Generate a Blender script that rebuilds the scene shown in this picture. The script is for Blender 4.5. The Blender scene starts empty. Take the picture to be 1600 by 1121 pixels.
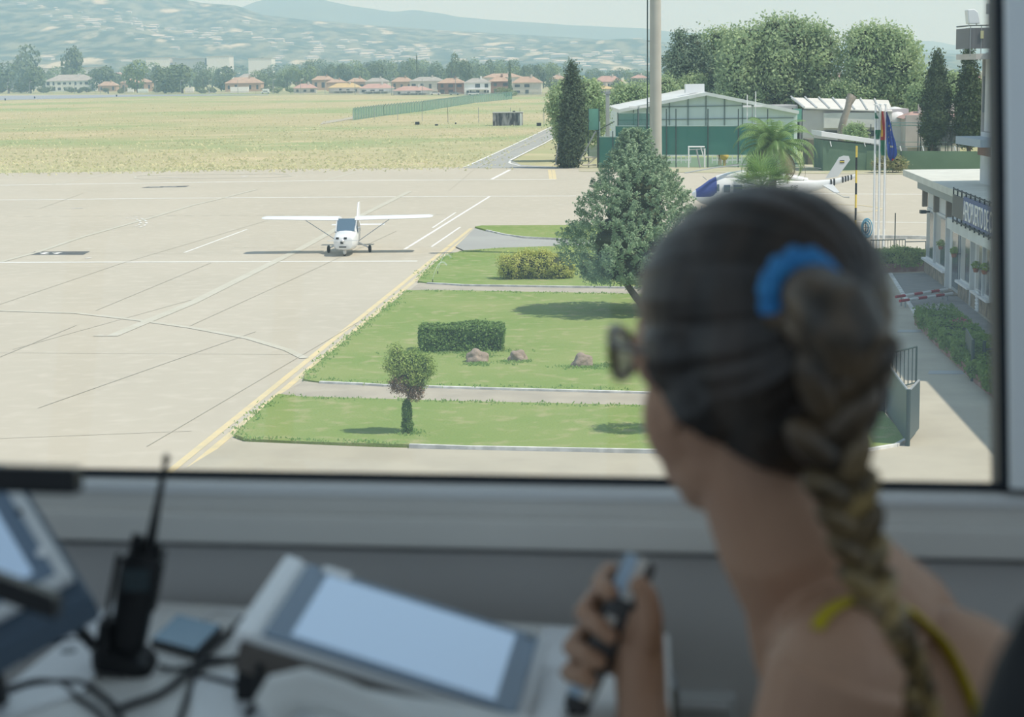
import bpy, bmesh, math, random
import numpy as np
from mathutils import Vector, Matrix, Euler
from mathutils.bvhtree import BVHTree

scene = bpy.context.scene
COL = scene.collection
random.seed(7)
RNG = np.random.default_rng(7)

# ------------------------------------------------------------------ camera
F = 2900.0
PITCH = math.atan(450.0 / F)
ROLL = 0.0145
CAM = Vector((0.0, 0.0, 9.1))
FWD = Vector((0, math.cos(PITCH), -math.sin(PITCH)))
_r0 = Vector((1, 0, 0)); _u0 = Vector((0, math.sin(PITCH), math.cos(PITCH)))
RIGHT = _r0 * math.cos(ROLL) - _u0 * math.sin(ROLL)
UP = _r0 * math.sin(ROLL) + _u0 * math.cos(ROLL)
cam_data = bpy.data.cameras.new('camera')
cam_data.sensor_width = 36.0
cam_data.lens = F / 1600.0 * 36.0
cam_data.clip_start = 0.05
cam_data.clip_end = 20000
cam_data.dof.use_dof = True
cam_data.dof.focus_distance = 85.0
cam_data.dof.aperture_fstop = 6.0
cam = bpy.data.objects.new('camera', cam_data)
COL.objects.link(cam)
m = Matrix((RIGHT, UP, -FWD)).transposed().to_4x4()
m.translation = CAM
cam.matrix_world = m
scene.camera = cam

# ------------------------------------------------------------------ colour management
scene.view_settings.view_transform = 'Standard'
scene.view_settings.look = 'None'
scene.view_settings.exposure = 0.0
scene.view_settings.gamma = 1.0
scene.view_settings.use_curve_mapping = False
cy = scene.cycles
cy.use_denoising = True
try:
    cy.denoiser = 'OPENIMAGEDENOISE'
except Exception:
    pass
cy.max_bounces = 6
cy.diffuse_bounces = 3
cy.glossy_bounces = 3
cy.transmission_bounces = 4
cy.transparent_max_bounces = 16
cy.volume_bounces = 2
cy.sample_clamp_indirect = 4.0
cy.caustics_reflective = False
cy.caustics_refractive = False

# ------------------------------------------------------------------ sky and sun
world = bpy.data.worlds.new('sky')
scene.world = world
world.use_nodes = True
nt = world.node_tree
nt.nodes.clear()
wo = nt.nodes.new('ShaderNodeOutputWorld')
bg = nt.nodes.new('ShaderNodeBackground')
tc = nt.nodes.new('ShaderNodeTexCoord')
sx = nt.nodes.new('ShaderNodeSeparateXYZ')
rp = nt.nodes.new('ShaderNodeValToRGB')
nt.links.new(tc.outputs['Generated'], sx.inputs[0])
nt.links.new(sx.outputs['Z'], rp.inputs[0])
nt.links.new(rp.outputs[0], bg.inputs[0])
nt.links.new(bg.outputs[0], wo.inputs[0])
cr = rp.color_ramp
cr.elements[0].position = 0.0; cr.elements[0].color = (0.68, 0.85, 1.0, 1)
cr.elements[1].position = 1.0; cr.elements[1].color = (0.32, 0.45, 0.62, 1)
e = cr.elements.new(0.08); e.color = (0.66, 0.84, 1.0, 1)
e = cr.elements.new(0.35); e.color = (0.50, 0.65, 0.78, 1)
bg.inputs[1].default_value = 1.0
SUN_DIR = Vector((0.50, -0.20, 0.86)).normalized()
sl = bpy.data.lights.new('sun', 'SUN')
sl.energy = 4.2
sl.color = (1.0, 0.925, 0.80)
sl.angle = math.radians(0.55)
so = bpy.data.objects.new('sun', sl)
so.rotation_euler = SUN_DIR.to_track_quat('Z', 'Y').to_euler()
so.location = (40, 40, 60)
COL.objects.link(so)

# ------------------------------------------------------------------ pixel helpers (photo frame 1600x1121)
def ray(px, py):
    return FWD + RIGHT * ((px - 800.0) / F) - UP * ((py - 560.5) / F)
def P(px, py, d):
    return CAM + ray(px, py) * d
def G(px, py, z=0.0):
    r = ray(px, py)
    return CAM + r * ((z - CAM.z) / r.z)
def at(px, py, Y):
    r = ray(px, py)
    return CAM + r * (Y / r.y)
def hor(px):
    return 110.5 - (px - 800) * ROLL
DESK = 8.52
def D(px, py, dz=0.0):
    return G(px, py, DESK + dz)

# ------------------------------------------------------------------ object helpers
def tag(o, label=None, cat=None, group=None, kind=None):
    if label: o['label'] = label
    if cat: o['category'] = cat
    if group: o['group'] = group
    if kind: o['kind'] = kind
    return o
def thing(name, label, cat, loc=(0, 0, 0), rz=0.0, group=None):
    o = bpy.data.objects.new(name, None)
    o.empty_display_size = 0.2
    o.location = loc
    o.rotation_euler = (0, 0, rz)
    COL.objects.link(o)
    return tag(o, label, cat, group)
def copy_tree(o, parent=None):
    c = o.copy(); COL.objects.link(c)
    if parent is not None: c.parent = parent
    for ch in list(o.children): copy_tree(ch, c)
    return c

class MB:
    """collects shapes that become one mesh"""
    def __init__(s):
        s.v = []; s.f = []; s.mi = []; s.cur = 0
    def add(s, vs, fs):
        b = len(s.v)
        s.v.extend([tuple(x) for x in vs])
        s.f.extend([tuple(i + b for i in f) for f in fs])
        s.mi.extend([s.cur] * len(fs))
        return s
    def box(s, c, size, M=None, taper=1.0):
        hx, hy, hz = size[0] / 2, size[1] / 2, size[2] / 2
        vs = []
        for z in (-1, 1):
            t = taper if z > 0 else 1
            for x, y in ((-1, -1), (1, -1), (1, 1), (-1, 1)):
                vs.append(Vector((x * hx * t, y * hy * t, z * hz)))
        if M is not None: vs = [M @ v for v in vs]
        c = Vector(c)
        return s.add([v + c for v in vs], [(3, 2, 1, 0), (4, 5, 6, 7), (0, 1, 5, 4), (1, 2, 6, 5), (2, 3, 7, 6), (3, 0, 4, 7)])
    def prism(s, poly, z0, z1):
        n = len(poly)
        vs = [(p[0], p[1], z0) for p in poly] + [(p[0], p[1], z1) for p in poly]
        area = sum(poly[i][0] * poly[(i + 1) % n][1] - poly[(i + 1) % n][0] * poly[i][1] for i in range(n))
        if area < 0:
            vs = [(p[0], p[1], z0) for p in poly[::-1]] + [(p[0], p[1], z1) for p in poly[::-1]]
        fs = [tuple(range(n))[::-1], tuple(range(n, 2 * n))]
        fs += [(i, (i + 1) % n, n + (i + 1) % n, n + i) for i in range(n)]
        return s.add(vs, fs)
    def slab(s, quad, n, t):
        """polygon extruded along n by t"""
        k = len(quad); n = Vector(n)
        vs = [Vector(q) for q in quad] + [Vector(q) + n * t for q in quad]
        fs = [tuple(range(k))[::-1], tuple(range(k, 2 * k))] + [(i, (i + 1) % k, k + (i + 1) % k, k + i) for i in range(k)]
        return s.add(vs, fs)
    def tube(s, pts, rad, n=8, cap=True, flat=1.0):
        pts = [Vector(p) for p in pts]
        if not hasattr(rad, '__len__'): rad = [rad] * len(pts)
        vs = []; u = None
        for i, p in enumerate(pts):
            if i == 0: t = pts[1] - pts[0]
            elif i == len(pts) - 1: t = pts[-1] - pts[-2]
            else: t = (pts[i + 1] - pts[i - 1])
            if t.length < 1e-9: t = Vector((0, 0, 1))
            t.normalize()
            if u is None:
                a = Vector((0, 0, 1)) if abs(t.z) < 0.9 else Vector((1, 0, 0))
                u = t.cross(a).normalized()
            u = (u - t * u.dot(t))
            if u.length < 1e-6: u = t.orthogonal()
            u.normalize()
            w = t.cross(u)
            for k in range(n):
                a = 2 * math.pi * k / n
                vs.append(p + u * (math.cos(a) * rad[i]) + w * (math.sin(a) * rad[i] * flat))
        fs = []
        for i in range(len(pts) - 1):
            for k in range(n):
                a = i * n + k; b = i * n + (k + 1) % n
                fs.append((a, b, b + n, a + n))
        if cap:
            fs.append(tuple(range(n))[::-1]); m0 = (len(pts) - 1) * n
            fs.append(tuple(range(m0, m0 + n)))
        return s.add(vs, fs)
    def ball(s, c, r, seg=16, ring=10, M=None):
        if not hasattr(r, '__len__'): r = (r, r, r)
        c = Vector(c); vs = []; fs = []
        for i in range(ring + 1):
            th = math.pi * i / ring
            for k in range(seg):
                a = 2 * math.pi * k / seg
                v = Vector((r[0] * math.sin(th) * math.cos(a), r[1] * math.sin(th) * math.sin(a), r[2] * math.cos(th)))
                if M is not None: v = M @ v
                vs.append(v + c)
        for i in range(ring):
            for k in range(seg):
                a = i * seg + k; b = i * seg + (k + 1) % seg
                if i == 0: fs.append((a, a + seg, b + seg))
                elif i == ring - 1: fs.append((a, a + seg, b))
                else: fs.append((a, a + seg, b + seg, b))
        return s.add(vs, fs)
    def loft(s, rings, cap=True):
        n = len(rings[0]); vs = [v for r in rings for v in r]; fs = []
        for i in range(len(rings) - 1):
            for k in range(n):
                a = i * n + k; b = i * n + (k + 1) % n
                fs.append((a, b, b + n, a + n))
        if cap:
            fs.append(tuple(range(n))[::-1]); m0 = (len(rings) - 1) * n
            fs.append(tuple(range(m0, m0 + n)))
        return s.add(vs, fs)
    def mesh(s, name, mats, smooth=False):
        me = bpy.data.meshes.new(name)
        me.from_pydata(s.v, [], s.f)
        if not isinstance(mats, (list, tuple)): mats = [mats]
        for mm in mats: me.materials.append(mm)
        if len(mats) > 1: me.polygons.foreach_set('material_index', s.mi)
        bm = bmesh.new(); bm.from_mesh(me)
        bmesh.ops.recalc_face_normals(bm, faces=bm.faces)
        bm.to_mesh(me); bm.free()
        if smooth:
            me.polygons.foreach_set('use_smooth', [True] * len(me.polygons))
            try: me.set_sharp_from_angle(angle=math.radians(40))
            except Exception: pass
        me.update()
        return me
    def build(s, name, mats, parent=None, smooth=False, bevel=0.0, sub=0):
        o = bpy.data.objects.new(name, s.mesh(name, mats, smooth))
        COL.objects.link(o)
        if parent is not None: o.parent = parent
        if bevel:
            md = o.modifiers.new('bevel', 'BEVEL'); md.width = bevel; md.segments = 2; md.limit_method = 'ANGLE'
        if sub:
            md = o.modifiers.new('sub', 'SUBSURF'); md.levels = sub; md.render_levels = sub
        return o

def quads_mesh(name, V, mats, mi=None):
    """V: (n,4,3) array of quads -> mesh, fast"""
    n = V.shape[0]
    me = bpy.data.meshes.new(name)
    me.vertices.add(n * 4); me.vertices.foreach_set('co', V.reshape(-1).astype(np.float32))
    me.loops.add(n * 4); me.loops.foreach_set('vertex_index', np.arange(n * 4, dtype=np.int32))
    me.polygons.add(n)
    me.polygons.foreach_set('loop_start', np.arange(0, n * 4, 4, dtype=np.int32))
    try: me.polygons.foreach_set('loop_total', np.full(n, 4, dtype=np.int32))
    except Exception: pass
    if not isinstance(mats, (list, tuple)): mats = [mats]
    for mm in mats: me.materials.append(mm)
    if mi is not None: me.polygons.foreach_set('material_index', mi.astype(np.int32))
    me.update(calc_edges=True)
    me.validate()
    return me
def link_mesh(name, me, parent=None):
    o = bpy.data.objects.new(name, me); COL.objects.link(o)
    if parent is not None: o.parent = parent
    return o

# ------------------------------------------------------------------ materials
MATS = {}
def mat(name, col, rough=0.8, col2=None, scale=5.0, detail=4.0, metal=0.0, spec=0.3, bump=0.0, bscale=None,
        stretch=None, contrast=(0.35, 0.65), transl=0.0, emit=None, estr=1.0, col3=None, scale3=1.0, contrast3=(0.45, 0.7)):
    if name in MATS: return MATS[name]
    m = bpy.data.materials.new(name); m.use_nodes = True
    nt = m.node_tree; N = nt.nodes; L = nt.links
    b = N['Principled BSDF']
    b.inputs['Roughness'].default_value = rough
    b.inputs['Metallic'].default_value = metal
    b.inputs['Specular IOR Level'].default_value = spec
    b.inputs['Base Color'].default_value = (*col, 1)
    vec = None
    if col2 or bump or col3:
        t = N.new('ShaderNodeTexCoord'); vec = t.outputs['Object']
        if stretch:
            mp = N.new('ShaderNodeMapping'); mp.inputs['Scale'].default_value = stretch
            L.new(vec, mp.inputs[0]); vec = mp.outputs[0]
    csock = None
    def layer(prev, ca, cb, sc, ct, det):
        n = N.new('ShaderNodeTexNoise'); n.inputs['Scale'].default_value = sc; n.inputs['Detail'].default_value = det
        L.new(vec, n.inputs['Vector'])
        r = N.new('ShaderNodeMapRange'); r.inputs[1].default_value = ct[0]; r.inputs[2].default_value = ct[1]
        L.new(n.outputs[0], r.inputs[0])
        mx = N.new('ShaderNodeMix'); mx.data_type = 'RGBA'
        L.new(r.outputs[0], mx.inputs[0])
        if prev is None: mx.inputs[6].default_value = (*ca, 1)
        else: L.new(prev, mx.inputs[6])
        mx.inputs[7].default_value = (*cb, 1)
        return mx.outputs[2]
    if col2: csock = layer(None, col, col2, scale, contrast, detail)
    if col3: csock = layer(csock, col, col3, scale3, contrast3, detail)
    if csock is not None: L.new(csock, b.inputs['Base Color'])
    if bump:
        n = N.new('ShaderNodeTexNoise'); n.inputs['Scale'].default_value = bscale or scale; n.inputs['Detail'].default_value = 5
        L.new(vec, n.inputs['Vector'])
        bp = N.new('ShaderNodeBump'); bp.inputs['Strength'].default_value = min(1, bump); bp.inputs['Distance'].default_value = 0.05 if bump <= 1 else bump
        L.new(n.outputs[0], bp.inputs['Height']); L.new(bp.outputs[0], b.inputs['Normal'])
    if transl:
        tr = N.new('ShaderNodeBsdfTranslucent')
        if csock is not None: L.new(csock, tr.inputs[0])
        else: tr.inputs[0].default_value = (*col, 1)
        ms = N.new('ShaderNodeMixShader'); ms.inputs[0].default_value = transl
        L.new(b.outputs[0], ms.inputs[1]); L.new(tr.outputs[0], ms.inputs[2])
        L.new(ms.outputs[0], N['Material Output'].inputs[0])
    if emit:
        b.inputs['Emission Color'].default_value = (*emit, 1); b.inputs['Emission Strength'].default_value = estr
    MATS[name] = m
    return m
def net_mat(name, col, alpha, rough=0.9):
    """woven screen: partly see-through"""
    m = bpy.data.materials.new(name); m.use_nodes = True
    nt = m.node_tree; N = nt.nodes; L = nt.links
    b = N['Principled BSDF']; b.inputs['Base Color'].default_value = (*col, 1); b.inputs['Roughness'].default_value = rough
    t = N.new('ShaderNodeBsdfTransparent'); ms = N.new('ShaderNodeMixShader'); ms.inputs[0].default_value = alpha
    L.new(t.outputs[0], ms.inputs[1]); L.new(b.outputs[0], ms.inputs[2]); L.new(ms.outputs[0], N['Material Output'].inputs[0])
    return m

M_white = mat('white_paint', (0.80, 0.80, 0.80), 0.35, spec=0.5)
M_whitewall = mat('white_render', (0.72, 0.72, 0.70), 0.9, (0.62, 0.62, 0.61), 0.8)
M_offwhite = mat('off_white_render', (0.62, 0.58, 0.54), 0.9, (0.54, 0.50, 0.46), 0.8)
M_tan = mat('tan_render', (0.50, 0.36, 0.26), 0.9, (0.42, 0.30, 0.22), 0.6)
M_brownwall = mat('brown_brick_render', (0.30, 0.19, 0.15), 0.9, (0.24, 0.15, 0.12), 0.7)
M_dark = mat('dark_opening', (0.03, 0.035, 0.04), 0.3)
M_black = mat('black_plastic', (0.012, 0.013, 0.015), 0.45)
M_greym = mat('grey_metal', (0.35, 0.37, 0.38), 0.5, metal=0.3)
M_darkmetal = mat('dark_green_metal', (0.05, 0.075, 0.07), 0.5)
M_bark = mat('bark', (0.20, 0.15, 0.11), 0.95, (0.11, 0.085, 0.065), 6, bump=0.6, bscale=12)
# ================================================================== GROUND AND SETTING
YA = Vector((math.sin(math.radians(4.9)), math.cos(math.radians(4.9)), 0))   # apron long axis
XA = Vector((YA.y, -YA.x, 0))
def pxpoly(pts): return [G(x, y) for x, y in pts]
def flat(name, poly, z, m, parent=None, kind='structure', thick=0.0, label=None):
    mb = MB()
    if thick: mb.prism([(p[0], p[1]) for p in poly], z - thick, z)
    else: mb.add([(p[0], p[1], z) for p in poly], [tuple(range(len(poly)))])
    o = mb.build(name, m, parent)
    if parent is None: tag(o, label, None, None, kind)
    elif label: o['label'] = label
    return o

M_field = mat('dry_grass_field', (0.45, 0.41, 0.25), 1.0, (0.315, 0.375, 0.19), 0.020, 8, spec=0.05, stretch=(0.5, 0.75, 1),
              contrast=(0.45, 0.60), col3=(0.60, 0.50, 0.33), scale3=0.16, contrast3=(0.50, 0.78))
M_apron = mat('apron_concrete', (0.51, 0.46, 0.375), 0.95, (0.475, 0.43, 0.35), 0.10, 8, spec=0.1, contrast=(0.35, 0.68),
              col3=(0.545, 0.495, 0.41), scale3=1.3, contrast3=(0.5, 0.75))
M_asphalt = mat('road_asphalt', (0.40, 0.40, 0.375), 0.95, (0.36, 0.36, 0.34), 0.3, 6, spec=0.1)
M_walk = mat('walkway_asphalt', (0.47, 0.43, 0.345), 0.95, (0.42, 0.385, 0.31), 0.7, 8, spec=0.1)
M_path = mat('path_concrete', (0.45, 0.405, 0.33), 0.95, (0.38, 0.345, 0.285), 0.9, 8, spec=0.1)
M_lawn = mat('mown_lawn', (0.20, 0.285, 0.085), 1.0, (0.27, 0.32, 0.12), 0.22, 10, spec=0.03, bump=0.5, bscale=14,
             contrast=(0.35, 0.7), col3=(0.34, 0.345, 0.17), scale3=1.9, contrast3=(0.52, 0.72))
M_linew = mat('white_line_paint', (0.82, 0.81, 0.77), 0.8, (0.74, 0.72, 0.67), 2.0, 5)
M_liney = mat('yellow_line_paint', (0.72, 0.58, 0.33), 0.8, (0.60, 0.52, 0.34), 1.5, 6)
M_linef = mat('faded_line_paint', (0.555, 0.525, 0.44), 0.9, (0.51, 0.48, 0.39), 0.8, 5)
M_patch = mat('dark_repair_asphalt', (0.085, 0.095, 0.10), 0.9, (0.11, 0.12, 0.12), 2)
M_joint = mat('joint_sealant', (0.465, 0.43, 0.35), 0.9)
M_kerb = mat('kerb_stone', (0.78, 0.77, 0.74), 0.85, (0.50, 0.50, 0.48), 3, 5)

g = MB(); g.add([(-4500, 20, 0), (4500, 20, 0), (4500, 4200, 0), (-4500, 4200, 0)], [(0, 1, 2, 3)])
tag(g.build('ground', M_field), 'dry yellow grass field between the apron and the far houses', None, None, 'structure')

# apron with its painted lines as parts
far_edge = [G(-900, 279), G(0, 271), G(200, 268.5), G(450, 264.5), G(724, 262), G(880, 262.5), G(1100, 266), G(1700, 272)]
ap = [(-160, 24), (60, 24), (far_edge[-1].x, far_edge[-1].y)] + [(p.x, p.y) for p in far_edge[::-1][1:]]
apron = flat('apron', [(x, y, 0) for x, y in ap], 0.03, M_apron, label='pale concrete aircraft apron with painted lines')
nline = [0]
def pline(pts, w, m, z=0.036, name='line_marking'):
    """painted stripe following pixel points on the ground, width in metres"""
    pts = [G(*p) if len(p) == 2 else Vector(p) for p in pts]
    L_, R_ = [], []
    for i, p in enumerate(pts):
        t = (pts[min(i + 1, len(pts) - 1)] - pts[max(i - 1, 0)]); t.z = 0; t.normalize()
        nrm = Vector((-t.y, t.x, 0)) * (w / 2)
        L_.append(p + nrm); R_.append(p - nrm)
    nline[0] += 1; z = z + nline[0] * 0.00012
    vs = [(v.x, v.y, z) for v in L_ + R_]; n = len(pts)
    mb = MB(); mb.add(vs, [(i, i + 1, n + i + 1, n + i) for i in range(n - 1)])
    return mb.build(name, m, apron)
# double yellow boundary line
def seg(a, b, k=2): return [(a[0] + (b[0] - a[0]) * i / (k - 1), a[1] + (b[1] - a[1]) * i / (k - 1)) for i in range(k)]
pline([(262, 742), (736, 358)], 0.21, M_liney)
pline([(288, 742), (748, 356)], 0.21, M_liney)
pline([(262, 742), (200, 792)], 0.21, M_liney); pline([(288, 742), (228, 792)], 0.21, M_liney)
pline([(858.5, 266), (861, 281)], 0.3, M_liney); pline([(864.5, 266), (867, 281)], 0.3, M_liney)
# white cross lines
pline([(-60, 411.6), (652, 409.3)], 0.36, M_linew)
pline([(-60, 314), (400, 309.5), (900, 307)], 0.42, M_linew)
pline([(-60, 291), (200, 287.3), (500, 283), (868, 281)], 0.48, M_linew)
pline([(1240, 303.5), (1450, 304.5)], 0.4, M_linew)
pline([(1340, 347.5), (1450, 349)], 0.32, M_linew)
pline([(170, 272), (84, 289)], 0.30, M_linef)
pline([(555, 270), (505, 283)], 0.30, M_linef)
pline([(797, 266), (768, 281)], 0.30, M_linew)
pline([(765, 308), (632, 391)], 0.17, M_linew)
pline([(712, 333), (676, 357)], 0.13, M_linew)
pline([(719, 356), (674, 387)], 0.13, M_linew)
pline([(386, 359.5), (288, 396)], 0.13, M_linew)
for i in range(26):                         # dashed thin line behind the aircraft
    x = -20 + i * 28
    pline([(x, 339.5 - x * 0.005), (x + 16, 339.4 - x * 0.005)], 0.10, M_linef)
for i in range(24):
    x = 365 + i * 15
    pline([(x, 388.5 - (x - 365) * 0.006), (x + 9, 388.5 - (x - 365) * 0.006)], 0.07, M_linef)
# faded tyre-swept and yellow curve lines
def arc(cx, cy, rx, ry, a0, a1, n=24):
    return [(cx + rx * math.cos(a0 + (a1 - a0) * i / n), cy + ry * math.sin(a0 + (a1 - a0) * i / n)) for i in range(n + 1)]
pline([(-40, 486), (120, 491), (215, 502), (300, 514), (390, 531), (450, 549), (476, 562)], 0.30, M_linef)
pline([(150, 526), (175, 527), (230, 504), (300, 475), (400, 425), (470, 390), (560, 340), (640, 300)], 0.45, M_linef)
pline([(0, 411), (60, 395), (130, 371), (230, 343), (300, 322), (350, 310), (400, 297)], 0.30, M_linef)
pline([(1240, 318), (1300, 320), (1345, 322), (1370, 325), (1377, 328), (1368, 331), (1340, 333), (1300, 335)], 0.22, M_liney)
pts = [(430, 278), (300, 280), (225, 281), (211, 279.5), (212, 276.5), (226, 275), (330, 273.5), (430, 272.5), (452, 274), (455, 276), (430, 278)]
pline(pts, 0.22, M_linef)
for a in (arc(205, 349, 24, 9, -1.7, 1.2, 14), arc(200, 349, 20, 7, -1.7, 1.2, 14)):
    for i in range(0, len(a) - 1, 2): pline([a[i], a[i + 1]], 0.14, M_linew)
# painted stand numbers on dark patches
def dark_patch(a, b, c, d):
    ps = [G(*q) for q in (a, b, c, d)]
    mb = MB(); mb.add([(p.x, p.y, 0.035) for p in ps], [(0, 1, 2, 3)]); mb.build('stand_number_patch', M_patch, apron)
dark_patch((40, 399.5), (130, 399.5), (141, 394), (54, 394.5))
dark_patch((220, 294.5), (290, 293), (296, 291), (232, 292.5))
pline([(62, 396.5), (74, 396), (66, 398.5), (76, 398.5)], 0.25, M_linew, 0.041)
pline([(82, 396.5), (94, 396.2), (86, 398.5)], 0.25, M_linew, 0.041)
pline([(233, 293.6), (250, 292.8)], 0.3, M_linew, 0.041); pline([(255, 293.6), (276, 292.6)], 0.3, M_linew, 0.041)
pline([(134, 405.5), (142, 404)], 0.2, M_linew); pline([(112, 326.6), (130, 326)], 0.25, M_linew)
pline([(248, 277.8), (288, 278.4)], 0.25, M_linew); pline([(378, 277.2), (388, 275.6)], 0.25, M_linew)
# slab joints and cracks
for a, b in (((-5, 479), (190, 413)), ((150, 487), (330, 412)), ((190, 413), (420, 345)), ((295, 512), (470, 432)), ((470, 432), (620, 362)),
             ((20, 548), (300, 470)), ((0, 324), (62, 327)), ((62, 327), (130, 303)), ((60, 640), (400, 520)), ((-10, 553), (470, 556)),
             ((0, 560), (120, 510)), ((230, 700), (560, 505)), ((0, 640), (-5, 640)), ((-10, 688), (300, 676)), ((0, 396), (375, 398)),
             ((700, 300), (745, 262)), ((930, 275), (925, 290))):
    pline([a, b], 0.035, M_joint, 0.034, 'crack')
# taxi road running away
road = MB()
left_e = [G(724, 263.5), G(770, 243), G(800, 229), G(825, 217), G(850, 205), G(866, 198), G(880, 192), G(900, 180)]
right_e = [G(905, 263.5), G(815, 258.5), G(800, 252), G(818, 241), G(850, 223), G(876, 209), G(893, 200), G(925, 181)]
n = len(left_e)
vs = [(p.x, p.y, 0.045) for p in left_e] + [(p.x, p.y, 0.045) for p in right_e]
road.add(vs, [(i, i + 1, n + i + 1, n + i) for i in range(n - 1)])
road_o = tag(road.build('taxiway', M_asphalt), 'grey taxi road leading off between the dry field and the trees', None, None, 'structure')
def rline(pts, w, m):
    o = pline(pts, w, m, 0.052); o.parent = road_o
rline([(714, 263.5), (726, 262), (770, 242.2), (800, 228.2), (825, 216.3), (850, 204.2), (866, 197.2), (900, 179.5)], 0.25, M_linew)
rline([(905, 264), (850, 262.5), (812, 260), (796, 256), (797, 251.5), (812, 244), (850, 225), (893, 200)], 0.25, M_linew)
rline([(748, 262), (800, 236), (830, 222), (850, 212), (880, 197)], 0.15, M_linef)
# runway strip far left and pale track
flat('runway', pxpoly([(-300, 161), (60, 155.5), (240, 150.3), (420, 149), (420, 148), (200, 148.2), (-300, 152)]), 0.05, mat('runway_asphalt', (0.30, 0.33, 0.37), 0.9), label='thin grey strip of runway across the far field')
flat('dirt_track', pxpoly([(505, 190), (535, 186), (553, 182), (551, 186), (530, 190), (500, 195)]), 0.05, mat('track_dirt', (0.46, 0.43, 0.35), 0.95), label='pale dirt track turning behind the green fence')

# verge of bare earth beyond the apron on the right
flat('verge', pxpoly([(905, 269), (1700, 276), (1700, 262), (1250, 258), (1180, 258), (905, 261)]), 0.05, mat('bare_verge', (0.50, 0.45, 0.34), 1.0, (0.42, 0.41, 0.25), 0.5, 6), label='bare pale verge between the apron and the green screens')

# lawns (raised a little) with kerbs as parts
def lawn(poly, label, kerb_pts=None, kw=0.10, z=0.12):
    o = flat('lawn', pxpoly(poly), z, M_lawn, thick=0.14, label=label)
    if kerb_pts:
        pts = [G(*q) for q in kerb_pts]
        mb = MB()
        for a, b in zip(pts[:-1], pts[1:]):
            t = (b - a); t.z = 0; l = t.length; t.normalize(); nrm = Vector((-t.y, t.x, 0)) * kw / 2
            mb.prism([(q.x, q.y) for q in (a - nrm, b - nrm, b + nrm, a + nrm)], 0, z + 0.025)
        k = mb.build('kerb', M_kerb, o); k['label'] = 'pale concrete kerb'
    return o
lawn1 = lawn([(742, 357.5), (752, 355.5), (875, 355), (1000, 356), (1000, 384), (872, 376.5), (816, 373.5), (775, 367)], 'narrow far lawn strip beside the double yellow line',
     [(760, 363), (790, 370), (816, 373.5), (872, 376.5), (1000, 384)])
lawn2 = lawn([(653, 443), (662, 432), (680, 414), (700, 401), (725, 395), (780, 391), (900, 387), (1080, 388), (1120, 458), (981, 453.5), (722, 449.5), (668, 446.5)], 'lawn around the yellow bush and the conifer',
     [(668, 446.5), (722, 449.5), (800, 451), (981, 453.5), (1120, 458)], 0.12)
lawn3 = lawn([(474, 598), (478, 588), (510, 562), (560, 520), (600, 488), (636, 458), (700, 458), (1000, 464), (1260, 474), (1300, 628), (985, 619), (780, 613.5), (600, 608.5), (510, 604), (486, 601)], 'wide lawn holding the clipped hedge and three rocks',
     [(500, 603.5), (560, 606), (600, 608.5), (780, 614), (985, 619.5), (1300, 629)], 0.13)
lawn4 = lawn([(366, 686), (385, 668), (410, 645), (435, 622), (470, 626), (700, 633), (1000, 640), (1330, 648), (1376, 645), (1392, 664), (1416, 692), (1400, 701), (1340, 711), (1250, 714), (1010, 710), (860, 707), (640, 702), (520, 699), (450, 696.5), (385, 693)], 'nearest lawn strip with the small round-headed tree',
     [(640, 703), (730, 706), (860, 708.5), (1010, 711.5), (1250, 716), (1340, 713), (1400, 703), (1416, 694)], 0.10)
flat('footpath', pxpoly([(640, 457), (655, 445), (722, 450.5), (981, 454.5), (1120, 459), (1260, 473), (1000, 463), (700, 457)]), 0.085, M_path, label='pale concrete path between the two farther lawns')
flat('footpath', pxpoly([(437, 621), (475, 600), (510, 604.5), (780, 614.5), (985, 620), (1300, 630), (1376, 644), (1330, 647), (1000, 639.5), (700, 632), (470, 625)]), 0.085, M_path, label='pale concrete path between the rock lawn and the nearest lawn')
flat('footpath', pxpoly([(742, 359), (760, 364), (816, 375), (872, 378), (1000, 385), (900, 386.5), (780, 390.5), (725, 394), (712, 388)]), 0.085, M_asphalt, label='grey path beside the far lawn strip')
# walkway in front of the terminal
flat('forecourt', pxpoly([(220, 780), (360, 694), (640, 706), (1010, 714), (1300, 718), (1420, 697), (1380, 640), (1330, 520), (1330, 432), (1450, 428), (1700, 590), (1900, 900), (200, 900)]), 0.075, M_walk, label='grey asphalt walkway running beside the terminal')

# grass fringes and weeds
def blades(name, centres, n, size, m, parent=None, label=None, up=1.0, spread=0.3):
    c = np.asarray(centres)
    idx = RNG.integers(0, len(c), n)
    p = c[idx].copy(); p[:, :2] += RNG.normal(0, spread, (n, 2))
    a = RNG.uniform(0, 2 * np.pi, n); w = size * RNG.uniform(0.25, 0.5, n); h = size * RNG.uniform(0.5, 1.3, n) * up
    dx = np.stack([np.cos(a) * w, np.sin(a) * w, np.zeros(n)], 1)
    lean = np.stack([RNG.normal(0, 0.35, n) * h, RNG.normal(0, 0.35, n) * h, h], 1)
    V = np.stack([p - dx, p + dx, p + lean + dx * 0.3, p + lean - dx * 0.3], 1)
    return link_mesh(name, quads_mesh(name, V, m), parent)
M_weed = mat('field_weeds', (0.72, 0.70, 0.44), 1.0, (0.82, 0.76, 0.50), 0.3, transl=0.45)
M_tuft = mat('lawn_tufts', (0.30, 0.46, 0.15), 1.0, (0.40, 0.52, 0.22), 3, transl=0.45)
cs = []
for _ in range(2600):
    x = random.uniform(-80, 900); y = 150 + 116 * (random.random() ** 0.75)
    if x > 724 - (262 - y) * -2.3: continue
    p = G(x, min(y, 266.5 + (0 if x > 400 else 3))); cs.append((p.x, p.y, 0))
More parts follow.
